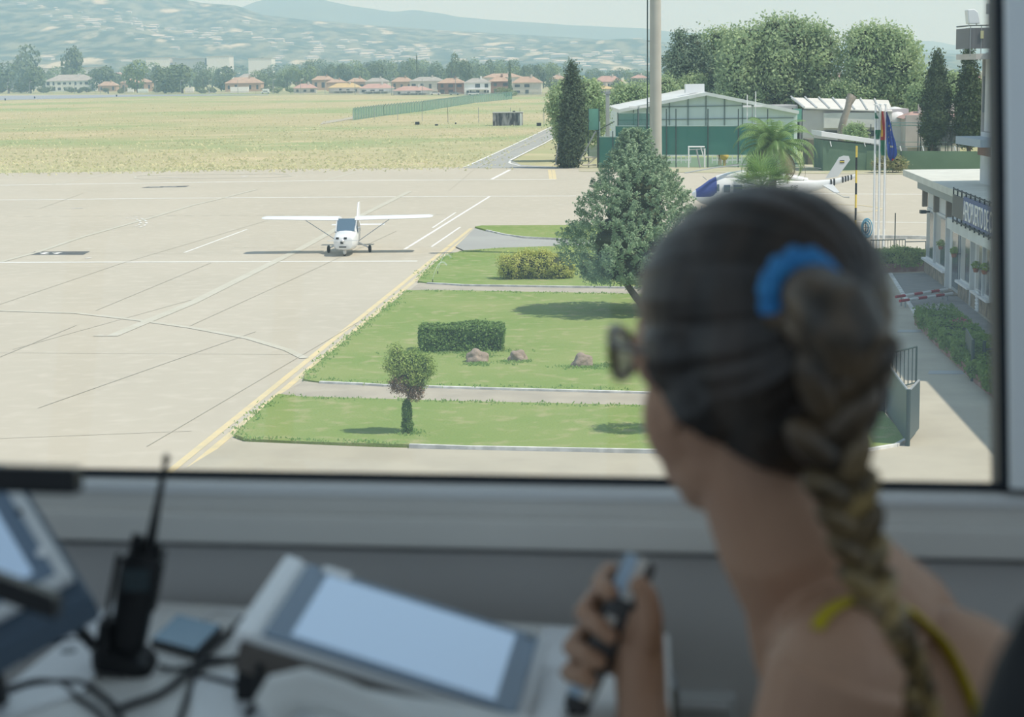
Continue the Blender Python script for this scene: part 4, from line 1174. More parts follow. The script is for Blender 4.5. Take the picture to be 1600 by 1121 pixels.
small_person(1125, 259, 26, mat('dark_shirt', (.05, .06, .07), .8), 'person in a dark top standing in the court beside the white frame')
small_person(1132, 259.5, 25, M_white, 'person in a white top standing behind the large yellow ball')
b = G(1132, 260); mb = MB(); mb.ball((0, 0, 1.0), .42, 14, 10); mb.tube([(0, 0, 0), (0, 0, .7)], .05, 6)
o = mb.build('yellow_ball', mat('yellow_plastic', (.75, .55, .15), .5), smooth=True); o.location = b + Vector((-.1, -.6, 0)); tag(o, 'yellow ball on a short stand in the court', 'ball')  # plain yellow ball, gives no light
# floodlight towers on the hangar's side (white lamps over the screens)
def flood(px, top, base, label):
    b = G(px, base); t = thing('court_light', label, 'light mast', b, 0, 'light masts over the court')
    z = at(px, top, b.y).z
    mb = MB(); mb.tube([(0, 0, 0), (0, 0, z)], .05, 6); mb.build('pole', M_greym, t)
    for sx_ in (-.5, .5): mb = MB(); mb.box((sx_, -.1, z), (.75, .35, .16)); mb.build('lamp_head', M_white, t)
flood(998, 167, 262, 'thin court light mast with twin lamps left of the big floodlight mast')
flood(1175, 166, 262, 'thin court light mast with twin lamps above the palms')
for px, tp, lb in ((1167, 148, 'taller thin white rod left of the twin lamps above the palms'), (1180, 143, 'taller thin white rod right of the twin lamps above the palms')):
    b = G(px, 262); z = at(px, tp, b.y).z; mb = MB(); mb.tube([(0, 0, 0), (0, 0, z)], .045, 6); o = mb.build('thin_mast', M_white); o.location = b; tag(o, lb, 'mast')

# big floodlight mast with its thin cable pole
b = G(1025, 404); z1 = 17.0
t = thing('floodlight_mast', 'thick pale concrete floodlight mast rising out of the picture behind the conifer', 'mast', b)
mb = MB(); mb.tube([(0, 0, 0), (0, 0, z1 * .5), (0, 0, z1)], [.32, .28, .24], 24); mb.build('shaft', mat('mast_concrete', (.50, .47, .41), .8, (.46, .43, .375), 1.5), t, smooth=True)
mb = MB(); mb.tube([(-.42, 0, 0), (-.36, 0, z1)], .03, 8); mb.build('cable', M_darkmetal, t)
for z in (4.5, 7.5, 10.4, 13): mb = MB(); mb.tube([(-.42, 0, z), (-.25, 0, z)], .02, 6); mb.build('cable_clip', M_greym, t)
mb = MB(); mb.box((0, 0, z1), (2.4, .5, .3)); mb.build('lamp_bar', M_greym, t)

# white low building with sloping roof, curved wall
YB = 203.0
t = thing('white_building', 'low white building with a bright sloping roof behind the leaning trunk', 'building', (0, YB, 0))
def wb(x0, y0, x1, y1, m, name, Yo=0, dep=6, z0=None):
    a = at(x0, y1, YB); b = at(x1, y0, YB); zb = 0 if z0 is None else at(x0, y1, YB).z
    mb = MB(); mb.box(((a.x + b.x) / 2, dep / 2 + Yo, (b.z + zb) / 2), (b.x - a.x, dep, b.z - zb)); return mb.build(name, m, t)
M_lil = mat('lilac_white_render', (.62, .60, .62), .9, (.56, .54, .56), .6)
wb(1254, 170, 1420, 228, M_lil, 'wall')
wb(1286, 175, 1392, 200, M_whitewall, 'upper_wall', -.6, 1, 1)
for x0, x1 in ((1288, 1308), (1349, 1358), (1359, 1366)): wb(x0, 204, x1, 213, M_win, 'window', -.15, .3, 1)
a = at(1255, 170, YB); b = at(1392, 175, YB); c = at(1388, 158, YB + 7); d = at(1236, 154, YB + 7)
mb = MB(); mb.slab([a - Vector((0, YB + .8, 0)), b - Vector((0, YB + .8, 0)), c - Vector((0, YB, 0)), d - Vector((0, YB, 0))], (0, 0, 1), .12)
mb.build('sloping_roof', mat('white_roof_sheet', (.74, .72, .68), .8, (.66, .64, .60), .5), t)
for i in range(7):
    f = i / 7; p = a.lerp(b, f) - Vector((0, YB + .8, -.2)); q = d.lerp(c, f) - Vector((0, YB, -.25))
    mb = MB(); mb.tube([p, q], .10, 4); mb.build('roof_rib', M_whitewall, t)
e = at(1421, 171, YB); mb = MB(); mb.ball((e.x - 1.3, 1.5, e.z - 1.2), (1.6, 2.0, 1.5), 16, 10); mb.box((e.x - 1.3, 1.5, (e.z - 1.2) / 2), (3.1, 3.4, e.z - 1.2)); mb.build('curved_corner', M_white, t, smooth=True)
# lilac garden wall to the right
t2 = thing('long_wall', 'long pinkish-white wall behind the wire fence and cypress trunks', 'wall', at(1420, 240, 192)); t2.location.z = 0
a = at(1418, 188, 195); b = at(1545, 186, 195)
mb = MB(); mb.box(((a.x + b.x) / 2 - t2.location.x, 4, 2.2), (b.x - a.x, .4, a.z)); mb.build('wall', mat('pinkish_wall', (.56, .50, .49), .9, (.50, .44, .43), .7), t2)
t3 = H('red-roofed low house behind the first cypress', 1418, 1450, 176, 186, 228, M_offwhite, M_roof_p, 1, gb=238)
H('red-roofed low house behind the second cypress', 1470, 1500, 178, 184, 228, M_offwhite, M_roof_p, 1, gb=238)
# wire fence with dark posts on the right
a = G(1352, 243); t = thing('wire_fence', 'tall wire fence with dark posts and a gate in front of the pinkish wall', 'fence', a)
for px, tp in ((1360, 194), (1434, 190), (1438, 190), (1477, 192), (1487, 186), (1511, 190), (1392, 190)):
    b = G(px, 243); z = at(px, tp, b.y).z; mb = MB(); mb.tube([b - a, b - a + Vector((0, 0, z))], .05, 6); mb.build('post', M_darkmetal, t)
for py in (192, 196, 222, 229):
    p = at(1390, py, G(1392, 243).y); q = at(1545, py + .6, G(1545, 243).y); mb = MB(); mb.tube([p - a, q - a], .03 if py > 200 else .05, 5); mb.build('wire', M_post, t)
for x0, x1 in ((1481, 1496),):
    y_ = G(1488, 243).y; mb = MB(); mb.tube([at(x0, 243, y_) - a, at(x0, 222, y_) - a, at(x1, 222, y_) - a, at(x1, 243, y_) - a], .05, 6); mb.build('gate', M_darkmetal, t)
# green shed with white roof edge
a = G(1286, 268)
t = thing('green_shed', 'shed wrapped in dark green screening with a white sloping roof edge', 'shed', a)
M_gsh = mat('dark_green_screening', (.14, .22, .15), .95, (.10, .17, .12), .8)
Ya = a.y
p0 = at(1286, 268, Ya) - a; p1 = at(1372, 268, Ya) - a; p2 = at(1374, 228, Ya) - a; p3 = at(1286, 219, Ya) - a
mb = MB(); mb.slab([p0, (p1.x, p1.y, p0.z), p2, p3], (0, 1, 0), 5); mb.build('wall', M_gsh, t)
q0 = at(1283, 213, Ya) - a; q1 = at(1376, 226, Ya) - a
mb = MB(); mb.slab([q0 + Vector((0, -.2, 0)), q1 + Vector((0, -.2, 0)), q1 + Vector((0, -.2, .35)), q0 + Vector((0, -.2, .42))], (0, 1, 0), 5.4); mb.build('roof', M_white, t)
for px in (1299, 1352):
    p = at(px, 229, Ya - .1) - a; mb = MB(); mb.tube([p, p + Vector((-.12, 0, .45))], .05, 6); mb.build('post_tip', M_white, t)
# long green screen fence on the right
b_ = G(1352, 267); c_ = G(1545, 269)
t = thing('windscreen_fence', 'long low green windscreen along the far edge of the apron by the cypresses', 'windscreen', b_)
d = c_ - b_; z = 1.75
mb = MB(); mb.slab([(0, 0, 0), (d.x, d.y, 0), (d.x, d.y, z), (0, 0, z)], (0, 1, 0), .03); mb.build('screen_cloth', mat('grey_green_screen', (.24, .35, .22), .95, (.20, .30, .19), .5, 6, transl=.15), t)
for px in (1407, 1442, 1492):
    p = G(px, 267.6) - b_; mb = MB(); mb.tube([p + Vector((0, -.08, 0)), p + Vector((0, -.08, z)), p + Vector((-.1, -.08, z + .42))], .045, 6); mb.build('post', M_darkmetal, t)
    mb = MB(); mb.tube([p + Vector((0, -.1, z)), p + Vector((-.1, -.1, z + .42))], .055, 6); mb.build('post_tip', M_white, t)
# small brown shed behind palms and pillar
block('brown_hut', 'small brown hut between the palms and the green shed', 'hut', 1262, 1284, 218, 258, mat('brown_screen', (.17, .16, .12), .9), 3)
block('grey_low_building', 'low grey building with a pale roof right of the hangar', 'building', 1210, 1246, 165, 235, mat('grey_render', (.42, .42, .42), .9), 5)
screen('windscreen_fence', 'small turquoise screen at the left corner of the white building', 1238, 1253, 170, 190, 238, None, N_light, (1238, 1253), 169, 'windscreen', False)

# ================================================================== FLAGPOLES, STRIPED POLE, HOSE
M_pole = mat('white_pole_paint', (.85, .86, .87), .35, spec=.5)
poles = {}
for i, (xt, xb, lb) in enumerate(((1366, 1364.5, 'left white flagpole, carrying the green and white flag'), (1375.2, 1372, 'middle white flagpole, carrying the red and yellow flag'), (1383, 1380.3, 'right white flagpole, carrying the blue flag'))):
    b = G(xb, 389); tp = at(xt, 164.5, b.y)
    t = thing('flagpole', lb, 'flagpole', b, 0, 'flagpoles by the terminal')
    mb = MB(); mb.tube([(0, 0, 0), (0, 0, tp.z)], [.055, .04], 12); mb.build('pole', M_pole, t, smooth=True)
    mb = MB(); mb.tube([(0, 0, tp.z), (0, 0, tp.z + .06)], .09, 12); mb.build('cap', M_pole, t)
    mb = MB(); mb.tube([(.06, -.02, 1.0), (.06, -.02, tp.z - .1)], .008, 4); mb.build('halyard', M_greym, t)
    poles[i] = (b, tp)
def flag(i, label, outline, bands, z_of=None, seed=1):
    """hanging cloth: outline rows (py, xl, xr); folds in depth; bands: colour per horizontal share"""
    b, tp = poles[i]; nu, nv = 18, 26
    mb = MB(); vs = []
    y0, y1 = outline[0][0], outline[-1][0]
    for j in range(nv + 1):
        py = y0 + (y1 - y0) * j / nv
        xl = interp([(r[0], r[1]) for r in outline], py); xr = interp([(r[0], r[2]) for r in outline], py)
        for k in range(nu + 1):
            u = k / nu
            q = at(xl + (xr - xl) * u, py, b.y)
            fold = .09 * math.sin(u * 13 + j * .16 + seed) * (0.3 + u) + .03 * math.sin(j * .5 + seed)
            vs.append((q.x - b.x, -.06 + fold, q.z))
    fs = []; mi = []
    for j in range(nv):
        for k in range(nu):
            a = j * (nu + 1) + k; fs.append((a, a + 1, a + nu + 2, a + nu + 1)); mi.append(bands(k / nu, j / nv))
    mb.add(vs, fs); mb.mi = mi
    o = mb.build('flag', FM, smooth=True); o.location = (b.x, b.y, 0)
    return tag(o, label, 'flag', 'flags on the three poles')
FM = [mat('flag_green', (.03, .22, .12), .8, transl=.3), mat('flag_white', (.78, .80, .80), .8, transl=.3), mat('flag_red', (.50, .05, .04), .8, transl=.3),
      mat('flag_yellow', (.85, .55, .06), .8, transl=.3), mat('flag_blue', (.025, .07, .33), .8, transl=.3), mat('flag_star', (.80, .70, .25), .8)]
flag(0, 'green, white and green flag hanging limp from the left pole', [(176, 1366.5, 1369), (190, 1366.5, 1374), (205, 1367, 1375), (217, 1367, 1374)], lambda u, v: 0 if v < .22 or v > .62 else 1, seed=2)
f2 = flag(1, 'red and yellow flag hanging limp from the middle pole', [(174, 1376.5, 1379), (195, 1376, 1382), (215, 1375.5, 1382.5), (232, 1375, 1383), (243, 1377, 1382.5)], lambda u, v: 3 if abs(u + (.75 - v) * .5 - .35) < .22 and v < .55 else (2 if v < .62 else 0), seed=4)
stars = {(int(9 + 4 * math.cos(a)), int(13 + 6 * math.sin(a))) for a in np.linspace(0, 6.28, 13)[:-1]}
f3 = flag(2, 'blue flag with a ring of small stars hanging from the right pole', [(175, 1384, 1386), (188, 1384, 1391), (205, 1384.5, 1394), (225, 1385, 1399), (241, 1386, 1400.5), (247, 1388, 1398), (251, 1391, 1394)], lambda u, v: 2 if v > .93 and u > .5 else (5 if (int(u * 18), int(v * 26)) in stars else 4), seed=1)
# striped pole
b = G(1336.5, 367); 
t = thing('striped_pole', 'yellow and black striped pole beside the blue hose', 'pole', b)
ys = [367, 344, 325, 304, 286, 266, 246, 228]; xs = [1336.2, 1336.6, 1336.8, 1337.1, 1337.3, 1337.7, 1338, 1338.4]
for i in range(7):
    z0 = max(0, at(xs[i], ys[i], b.y).z); z1 = at(xs[i + 1], ys[i + 1], b.y).z
    mb = MB(); mb.tube([(0, 0, z0), (0, 0, z1)], .055, 10); mb.build('yellow_band' if i % 2 == 0 else 'black_band', mat('band_yellow', (.75, .55, .10), .6) if i % 2 == 0 else M_black, t)
# blue hose coil on a hook post
b = G(1353, 383); 
t = thing('hose_reel', 'coiled light blue hose hanging on a small stand behind the fence', 'hose', b)
c0 = at(1353.5, 356, b.y) - b; s = scaleat(b)
M_hose = mat('blue_hose', (.16, .42, .58), .5)
mb = MB()
for i in range(7):
    rr = 8.6 * s - i * .025; pts = [c0 + Vector((rr * math.cos(a) + .03 * math.sin(i * 2), .05 * i - .15 + .03 * math.sin(a * 2 + i), rr * 1.75 * math.sin(a))) for a in np.linspace(0, 2 * math.pi, 25)]
    mb.tube(pts, .024, 6, cap=False)
mb.build('coil', M_hose, t, smooth=True)
mb = MB(); mb.tube([(0, .1, 0), (0, .1, c0.z + .3)], .03, 6); mb.tube([(-.2, .1, c0.z), (.2, .1, c0.z)], .02, 6); mb.build('stand', M_darkmetal, t)
for i in range(4):
    mb = MB(); a = i * .8; mb.tube([c0 + Vector((-.26 * math.cos(a), .02, -.4 * math.sin(a))), c0 + Vector((.26 * math.cos(a), .02, .4 * math.sin(a)))], .012, 5); mb.build('spoke', M_greym, t)

# ================================================================== TERMINAL BUILDING
FA = G(1447, 428); FB = G(1530, 488)
fd = (FB - FA).normalized()                # along the facade towards the camera
fd.z = 0; fd.normalize(); fn = Vector((fd.y, -fd.x, 0))
if fn.x > 0: fn = -fn                      # outward normal (towards the left)
FL = 20.0; HB = 4.05
t = thing('terminal', 'long low white and stone terminal building in shade on the right', 'building', FA)
def fw(u, h, o=0.0): return fd * u + fn * o + Vector((0, 0, h))     # local to FA
def fbox(u0, u1, h0, h1, o0, o1, m, name, par=None):
    mb = MB(); q = [fw(u0, h0, o0), fw(u1, h0, o0), fw(u1, h1, o0), fw(u0, h1, o0)]
    mb.slab(q, fn, o1 - o0); return mb.build(name, m, par or t)
M_tw = mat('terminal_white', (.66, .67, .66), .85, (.60, .61, .60), 1.2)
M_stone = mat('rubble_stone', (.34, .28, .20), .95, (.20, .17, .13), 2.6, 4, bump=.7, bscale=5, contrast=(.4, .6))
M_col = mat('brown_column', (.24, .21, .18), .8)
M_glass = mat('terminal_pane', (.10, .13, .15), .15, spec=.7)  # one even dark blue-grey for the panes
def f_at(px, py, o=0.0):
    """(u,h) on the facade plane (moved out by o) seen at a pixel"""
    r = ray(px, py); k = ((FA - CAM).dot(fn) + o) / r.dot(fn); p = CAM + r * k - FA
    return p.dot(fd), p.z
fbox(0, FL, 0, HB, -1.6, -.02, M_tw, 'wall'); fbox(0, 5.6, 0, HB, -8, -1.6, M_tw, 'rear_wall')
u_a = lambda px, py: f_at(px, py)[0]
# stone base, windows, columns along the facade (u read from the photo)
uw = [(1449, 1463), (1464, 1482), (1503.5, 1521.5), (1528, 1541), (1541, 1553)]
edges = []
for x0, x1 in uw:
    edges.append((f_at(x0, 380)[0], f_at(x1, 380)[0]))
hs = f_at(1463, 414)[1]
for i, (x0, x1) in enumerate(((0.0, edges[1][1] + .1), (edges[2][0] - .2, FL))):
    fbox(x0, x1, 0, hs, -.02, .10, M_stone, 'stone_base')
for i, (u0, u1) in enumerate(edges):
    w = fbox(u0, u1, hs + .05, 2.95, -.02, .05, M_tw, 'window_frame')
    fbox(u0 + .1, u1 - .1, hs + .15, 2.85, .05, .06, M_tw if False else M_greym, 'pane_surround', w)
    um = (u0 + u1) / 2
    fbox(um - .05, u1 - .12, hs + .2, 2.8, .06, .08, M_glass, 'pane', w)
    fbox(u0 - .08, u1 + .08, hs - .02, hs + .07, -.02, .25, M_white, 'window_sill', w)
    fbox(u1 + .02, u1 + .14, 0 if i in (1, 2) else hs, 3.0, -.02, .14, M_tw, 'pilaster')
# door
du0, du1 = edges[1][1] + .2, edges[2][0] - .15
dm = fbox(du0 + (du1 - du0) * .35, du1 - .1, .15, 2.75, -.02, .06, M_greym, 'entrance_door')
fbox(du0 + (du1 - du0) * .45, du1 - .3, .3, 2.6, .06, .08, M_glass, 'door_pane', dm)
fbox(du0 + (du1 - du0) * .3, du1, 0, .15, -.02, .7, M_stone, 'doorstep')
# upper band: columns and white panels, fascia
for px in (1448, 1466, 1486): 
    u = f_at(px, 330)[0]; fbox(u - .1, u + .12, 2.95, HB - .1, -.02, .2, M_col, 'brown_column')
fbox(0, FL, HB - .28, HB, -.02, .45, mat('grey_fascia', (.30, .32, .30), .7), 'fascia')
# roof slab with overhang at the far end
mb = MB(); za = HB
far = fd * -4.6; corner = [fn * .45 + far, fn * .55 + fd * FL, fn * -1.65 + fd * FL, fn * -1.65 + fd * 5.7, fn * -9 + fd * 5.7, fn * -10 + far]
mb.slab([(c.x, c.y, za) for c in corner], (0, 0, 1), .28); rf = mb.build('roof_slab', mat('pale_gravel_roof', (.66, .66, .60), .95, (.58, .58, .53), 1.5, 6), t)
# sloping white beam with the sign rail
ub0 = f_at(1480, 318, .9)[0]
beam = fbox(ub0, FL, 2.95, 3.35, .0, .9, M_tw, 'projecting_beam')
rail_o = .95
us0 = f_at(1506, 320, .95)[0]
ur0 = f_at(1490, 300, .95)[0]
M_rail = mat('black_railing_paint', (.03, .04, .045), .6)
mb = MB(); mb.tube([fw(ur0, 4.55, rail_o), fw(FL, 4.55, rail_o)], .03, 6); mb.tube([fw(ur0, 3.4, rail_o), fw(FL, 3.4, rail_o)], .03, 6); rl = mb.build('railing', M_rail, t)
for i in range(16):
    u = ur0 + i * .9
    mb = MB(); mb.tube([fw(u, 3.3, rail_o), fw(u, 4.6, rail_o)], .028, 6); mb.build('railing_post', M_rail, rl)
M_sblue = mat('sign_blue', (.035, .08, .24), .5); M_sdark = mat('sign_dark_panel', (.05, .065, .075), .5)
# lettering: the words run away from the camera, so they start at the far end
fbox(ur0 + .05, us0 + .1, 3.55, 4.35, rail_o - .02, rail_o + .04, M_sdark, 'dark_panel', rl)
sgn = fbox(us0 + .1, us0 + 9.2, 3.5, 4.42, rail_o - .02, rail_o + .04, M_sblue, 'sign_board')
def text_obj(name, body, size, M4, m, parent, ext=.01, sx_=1.0):
    cu = bpy.data.curves.new(name, 'FONT'); cu.body = body; cu.size = size; cu.extrude = ext; cu.align_x = 'LEFT'
    tmp = bpy.data.objects.new('tmp', cu); COL.objects.link(tmp)
    dg = bpy.context.evaluated_depsgraph_get(); me = bpy.data.meshes.new_from_object(tmp.evaluated_get(dg))
    bpy.data.objects.remove(tmp); me.materials.clear(); me.materials.append(m)
    me.transform(Matrix.Diagonal((sx_, 1, 1, 1))); me.transform(M4)
    return link_mesh(name, me, parent)
M4 = Matrix((fd, Vector((0, 0, 1)), fn)).transposed().to_4x4(); M4.translation = fw(us0 + .25, 3.60, rail_o + .055)
text_obj('sign_lettering', 'AEROPUERTO DE CORDOBA', 1.0, M4, M_white, sgn, .012, .62)
# awnings, lamps, flower pots, vent
fbox(f_at(1508, 360)[0], f_at(1533, 372)[0], 2.72, 2.82, .1, .5, M_white, 'awning_bar')
fbox(f_at(1533, 368)[0], f_at(1552, 380)[0], 2.72, 2.82, .1, .5, M_white, 'awning_bar')
u_, h_ = f_at(1532, 472)
v = fbox(u_ - .28, u_ + .28, h_ - .42, h_ + .42, .10, .14, M_tw, 'vent_panel')
for k in range(6): fbox(u_ - .22, u_ + .22, h_ - .36 + k * .13, h_ - .30 + k * .13, .14, .17, M_white, 'vent_slat', v)
for px, py in ((1455, 331),):
    u_, h_ = f_at(px, py); mb = MB(); mb.box(fw(u_, h_, .35), (.25, .3, .14)); mb.tube([fw(u_, h_, 0), fw(u_, h_, .35)], .04, 6); mb.build('wall_lamp', M_sdark, t)
for i, (px, py, lb) in enumerate(((1481, 385, 'flower pot on the pilaster nearest the far end of the terminal'), (1502, 397, 'terracotta pot hanging beside the entrance door'), (1537, 420, 'terracotta pot of trailing leaves on the double window'), (1551, 423, 'flower pot cut by the window edge, closest to the tower window frame'))):
    u_, h_ = f_at(px, py); q = FA + fw(u_, h_, .28)
    pt = thing('hanging_pot', lb, 'flower pot', q, 0, 'pots on the terminal facade')
    mb = MB(); mb.tube([(0, 0, -.13), (0, 0, .02)], [.08, .12], 10); mb.build('pot', mat('terracotta', (.34, .15, .09), .9), pt)
    crown('foliage', [(0, 0, .12, .16, .16, .16)], 260, .08, L_topi, pt, 70 + i)
    mb = MB(); mb.tube([fw(0, 0, -.28), (0, 0, 0)], .015, 5); mb.build('bracket', M_black, pt)

# three-storey block behind it with unseen wings added to shade the walkway
YT = 75.0
a = at(1537, 150, YT)
t = thing('terminal_tower', 'tall white block with a railed balcony at the right edge of the window view', 'building', (a.x, YT, 0))
o_t = Vector((a.x, YT, 0)); 
for u0_, u1_, zw in ((7.0, 30.8, 11.2), (30.8, 48, 10.2)):
    ms_ = [FA + fd * u0_ - fn * 1.75, FA + fd * u1_ - fn * 1.75, FA + fd * u1_ - fn * 12, FA + fd * u0_ - fn * 12]
    mb = MB(); mb.prism([(q.x - o_t.x, q.y - o_t.y) for q in ms_], 0, zw); mb.build('wing', M_whitewall, t)
mb = MB(); mb.box((5, -17, 3.2), (10, 34.6, 6.4)); mb.build('lower_wall', M_tw, t)
zt0 = at(1537, 213, YT).z; zt1 = at(1537, 90, YT).z
mb = MB(); mb.box((5.05, -17, (zt0 + zt1) / 2 + .2), (10, 34, zt1 - zt0)); mb.build('upper_wall', M_whitewall, t)
mb = MB(); mb.box((5, -17, 10.2), (9.7, 34, 1.4)); mb.build('parapet_wall', M_tw, t)
for (x0, x1, y0, y1) in ((1537.5, 1545, 119, 176), (1544, 1556, 119, 176)):
    p = at(x0, y1, YT - 0); q = at(x1, y0, YT)
    mb = MB(); mb.box(((p.x + q.x) / 2 - a.x, .33, (p.z + q.z) / 2), (q.x - p.x, .1, q.z - p.z)); mb.build('window', M_greym if x0 < 1540 else M_glass, t)
# the wall that faces the camera, so that windows are seen on it
mb = MB(); mb.box((3.5, .32, (zt0 + zt1) / 2), (7, .04, zt1 - zt0)); mb.build('rendered_face', M_offwhite, t)
p = at(1510, 226, YT - 1); q = at(1560, 216, YT - 1)
mb = MB(); mb.box(((p.x + q.x) / 2 + 2 - a.x, -1.2, (p.z + q.z) / 2), (q.x - p.x + 4, 4, .30)); mb.build('canopy_slab', mat('blue_grey_slab', (.36, .42, .48), .7), t)
p = at(1534, 243, YT); q = at(1560, 228, YT)
mb = MB(); mb.box(((p.x + q.x) / 2 - a.x, -.3, (p.z + q.z) / 2), (q.x - p.x, 2, q.z - p.z)); mb.build('brown_band', M_brownwall, t)
# balcony
p = at(1515, 92, YT - 1.0); q = at(1515, 85, YT - 1.0)
mb = MB(); mb.box((p.x - a.x + 3.2, -.8, p.z + .08), (6.6, 3.2, .22)); mb.build('balcony_slab', M_offwhite, t)
zb = at(1515, 88, YT - 2.2).z + .1; zt = at(1515, 40, YT - 2.2).z
bx = at(1516, 60, YT - 2.2).x - a.x
bal = None
mb = MB(); mb.box((bx + 3, -2.2, (zb + zt) / 2 + .05), (6, .05, zt - zb - .28)); mb.box((bx, -1.1, (zb + zt) / 2 + .05), (.05, 2.2, zt - zb - .28))
bal = mb.build('balcony_panel', mat('grey_balcony_sheet', (.17, .17, .175), .6, (.14, .14, .145), 2, stretch=(6, 1, .3)), t)
for i in range(14):
    mb = MB(); mb.tube([(bx + i * .42, -2.22, zb - .1), (bx + i * .42, -2.22, zt)], .018, 5); mb.build('baluster', M_greym, bal)
mb = MB(); mb.tube([(bx, 0, zt), (bx, -2.22, zt), (bx + 6, -2.22, zt)], .03, 6); mb.build('handrail', M_darkmetal, bal)
mb = MB(); mb.box((bx + .44, -2.26, zt - .35), (.12, .03, .3)); mb.build('notice', mat('pale_yellow', (.55, .52, .3), .8), bal)
# hooded lamp on the balcony corner
q = at(1522, 28, YT - 2.2)
lt = thing('hooded_vent', 'white hooded ventilator on a stand at the balcony corner', 'ventilator', (q.x, YT - 2.2, zt))
mb = MB(); zz = q.z - zt; r1 = .24
mb.slab([(-.26, 0, zz + .32), (.0, 0, zz + .34), (.16, 0, zz + .22), (.24, 0, zz - .1), (.24, 0, zz - .22), (-.2, 0, zz - .22)], (0, 1, 0), .5); mb.build('hood', M_white, lt, bevel=.03)
for x_ in (-.15, .15): mb = MB(); mb.tube([(x_, .2, 0), (x_, .2, zz - .2)], .025, 5); mb.build('leg', M_white, lt)
q = at(1547, 18, YT - 1.5); mb = MB(); mb.box((0, 0, q.z + .1 - zt), (.25, .25, .4)); mb.tube([(0, 0, 0), (0, 0, q.z - zt)], .03, 5)
o = mb.build('lantern', M_greym); o.location = (q.x, YT - 1.5, zt - 1.2 + 1.2); tag(o, 'small grey lantern on the balcony beside the window frame', 'lantern')

# ---------------- planting and barriers on the walkway
def hedge_px(name, label, pts, w, h, n, seed=1, wallm=None, wh=.45, m=None, cat='hedge'):
    """hedge along ground pixels (front foot), w deep to the right/away"""
    P0 = G(*pts[0]); t = thing(name, label, cat, P0)
    for i, (a_, b_) in enumerate(zip(pts[:-1], pts[1:])):
        A = G(*a_) - P0; B = G(*b_) - P0; d = B - A; L_ = d.length; d.normalize(); nr = Vector((d.y, -d.x, 0))
        if nr.y < 0 and abs(d.x) > abs(d.y): nr = -nr
        elif abs(d.y) >= abs(d.x) and nr.x < 0: nr = -nr
        rng = np.random.default_rng(seed + i); k = n
        f = rng.random(k); u = rng.random(k); v = rng.random(k)
        p = np.zeros((k, 3)); dd = np.zeros((k, 3)); An, Dn, Nn = np.array(A), np.array(d), np.array(nr)
        side = f < .5; top = (f >= .5) & (f < .85); back = f >= .85
        z0 = wh if wallm else .02
        for msk, off, vert in ((side, 0, True), (back, w, True)):
            kk = msk.sum(); p[msk] = An + Dn * (u[msk] * L_)[:, None] + Nn * off; p[msk, 2] = z0 * .6 + v[msk] * (h - z0 * .6); dd[msk] = -Nn if off == 0 else Nn
        p[top] = An + Dn * (u[top] * L_)[:, None] + Nn * (v[top] * w)[:, None]; p[top, 2] = h; dd[top] = (0, 0, 1)
        p += dd * (rng.normal(0, .05, k) + .06 * np.sin(p[:, 0] * 3 + p[:, 1] * 2.3))[:, None]
        link_mesh('foliage', quads_mesh('foliage', leaf_quads(p, dd + np.array([0, 0, .3]), .12, rng), m or L_hedge), t)
        mb = MB(); mb.slab([A + nr * .08 , B + nr * .08, B + nr * (w - .08), A + nr * (w - .08)], (0, 0, 1), h - .1); mb.build('shade_core', L_core, t)
        if wallm: mb = MB(); mb.slab([A - nr * .03, B - nr * .03, B + nr * (w + .03), A + nr * (w + .03)], (0, 0, 1), wh); mb.build('planter_wall', wallm, t)
    return t
M_brick = mat('red_brick', (.26, .12, .09), .9, (.36, .24, .20), 3, 5)
hedge_px('hedge', 'clipped hedge over a low brick wall at the far end of the walkway', [(1345, 429), (1447, 425)], .9, .98, 5000, 3, M_brick, .42, L_topi)
L_walkhedge = mat('bright_hedge_leaves', (.15, .25, .05), .7, (.24, .34, .09), 3, transl=.35)
hedge_px('hedge', 'long green hedge in a planter running beside the walkway towards the terminal', [(1430, 510), (1480, 560), (1528, 606), (1570, 640)], 1.25, .72, 6500, 5, M_brick, .35, L_walkhedge)
for px, py, c, lb in ((1467, 480, (.75, .68, .70), 'white flowers in the long planter hedge'), (1500, 503, (.45, .10, .16), 'dark pink flowers in the long planter hedge')):
    q = G(px, py, .75); rng = np.random.default_rng(int(px)); pp = np.array(q)[None] + rng.normal(0, 1, (120, 3)) * np.array([.16, .16, .07])
    me = quads_mesh('flower_clump', leaf_quads(pp - np.array(q), np.tile([0, 0, 1.0], (120, 1)), .07, rng), mat('petals_%d' % px, c, .8))
    o = link_mesh('flowers', me); o.location = q; tag(o, lb, 'flowers', None, 'stuff')
# green gate panel at the near end of the hedge
b = G(1519, 600); c_ = G(1511, 584)
t = thing('green_gate', 'narrow dark green metal gate leaf at the near end of the hedge', 'gate', b)
d = (c_ - b) * 1.5; zt = at(1511, 520, c_.y).z
mb = MB(); mb.slab([(0, 0, .12), (d.x, d.y, .12), (d.x, d.y, zt), (0, 0, zt)], Vector((d.y, -d.x, 0)).normalized(), .04); mb.build('panel', M_darkmetal, t)
mb = MB(); mb.tube([(0, 0, 0), (0, 0, zt + .05)], .05, 8); mb.build('post', M_darkmetal, t)
mb = MB(); mb.tube([(.35, .1, 0), (.35, .1, zt)], .05, 8); mb.build('post', M_darkmetal, t)
mb = MB(); mb.tube([(.35, .1, zt * .8), (1.6, .3, zt * .8)], .03, 6); mb.tube([(.35, .1, zt * .5), (1.6, .3, zt * .5)], .02, 6); mb.build('rail', M_darkmetal, t)
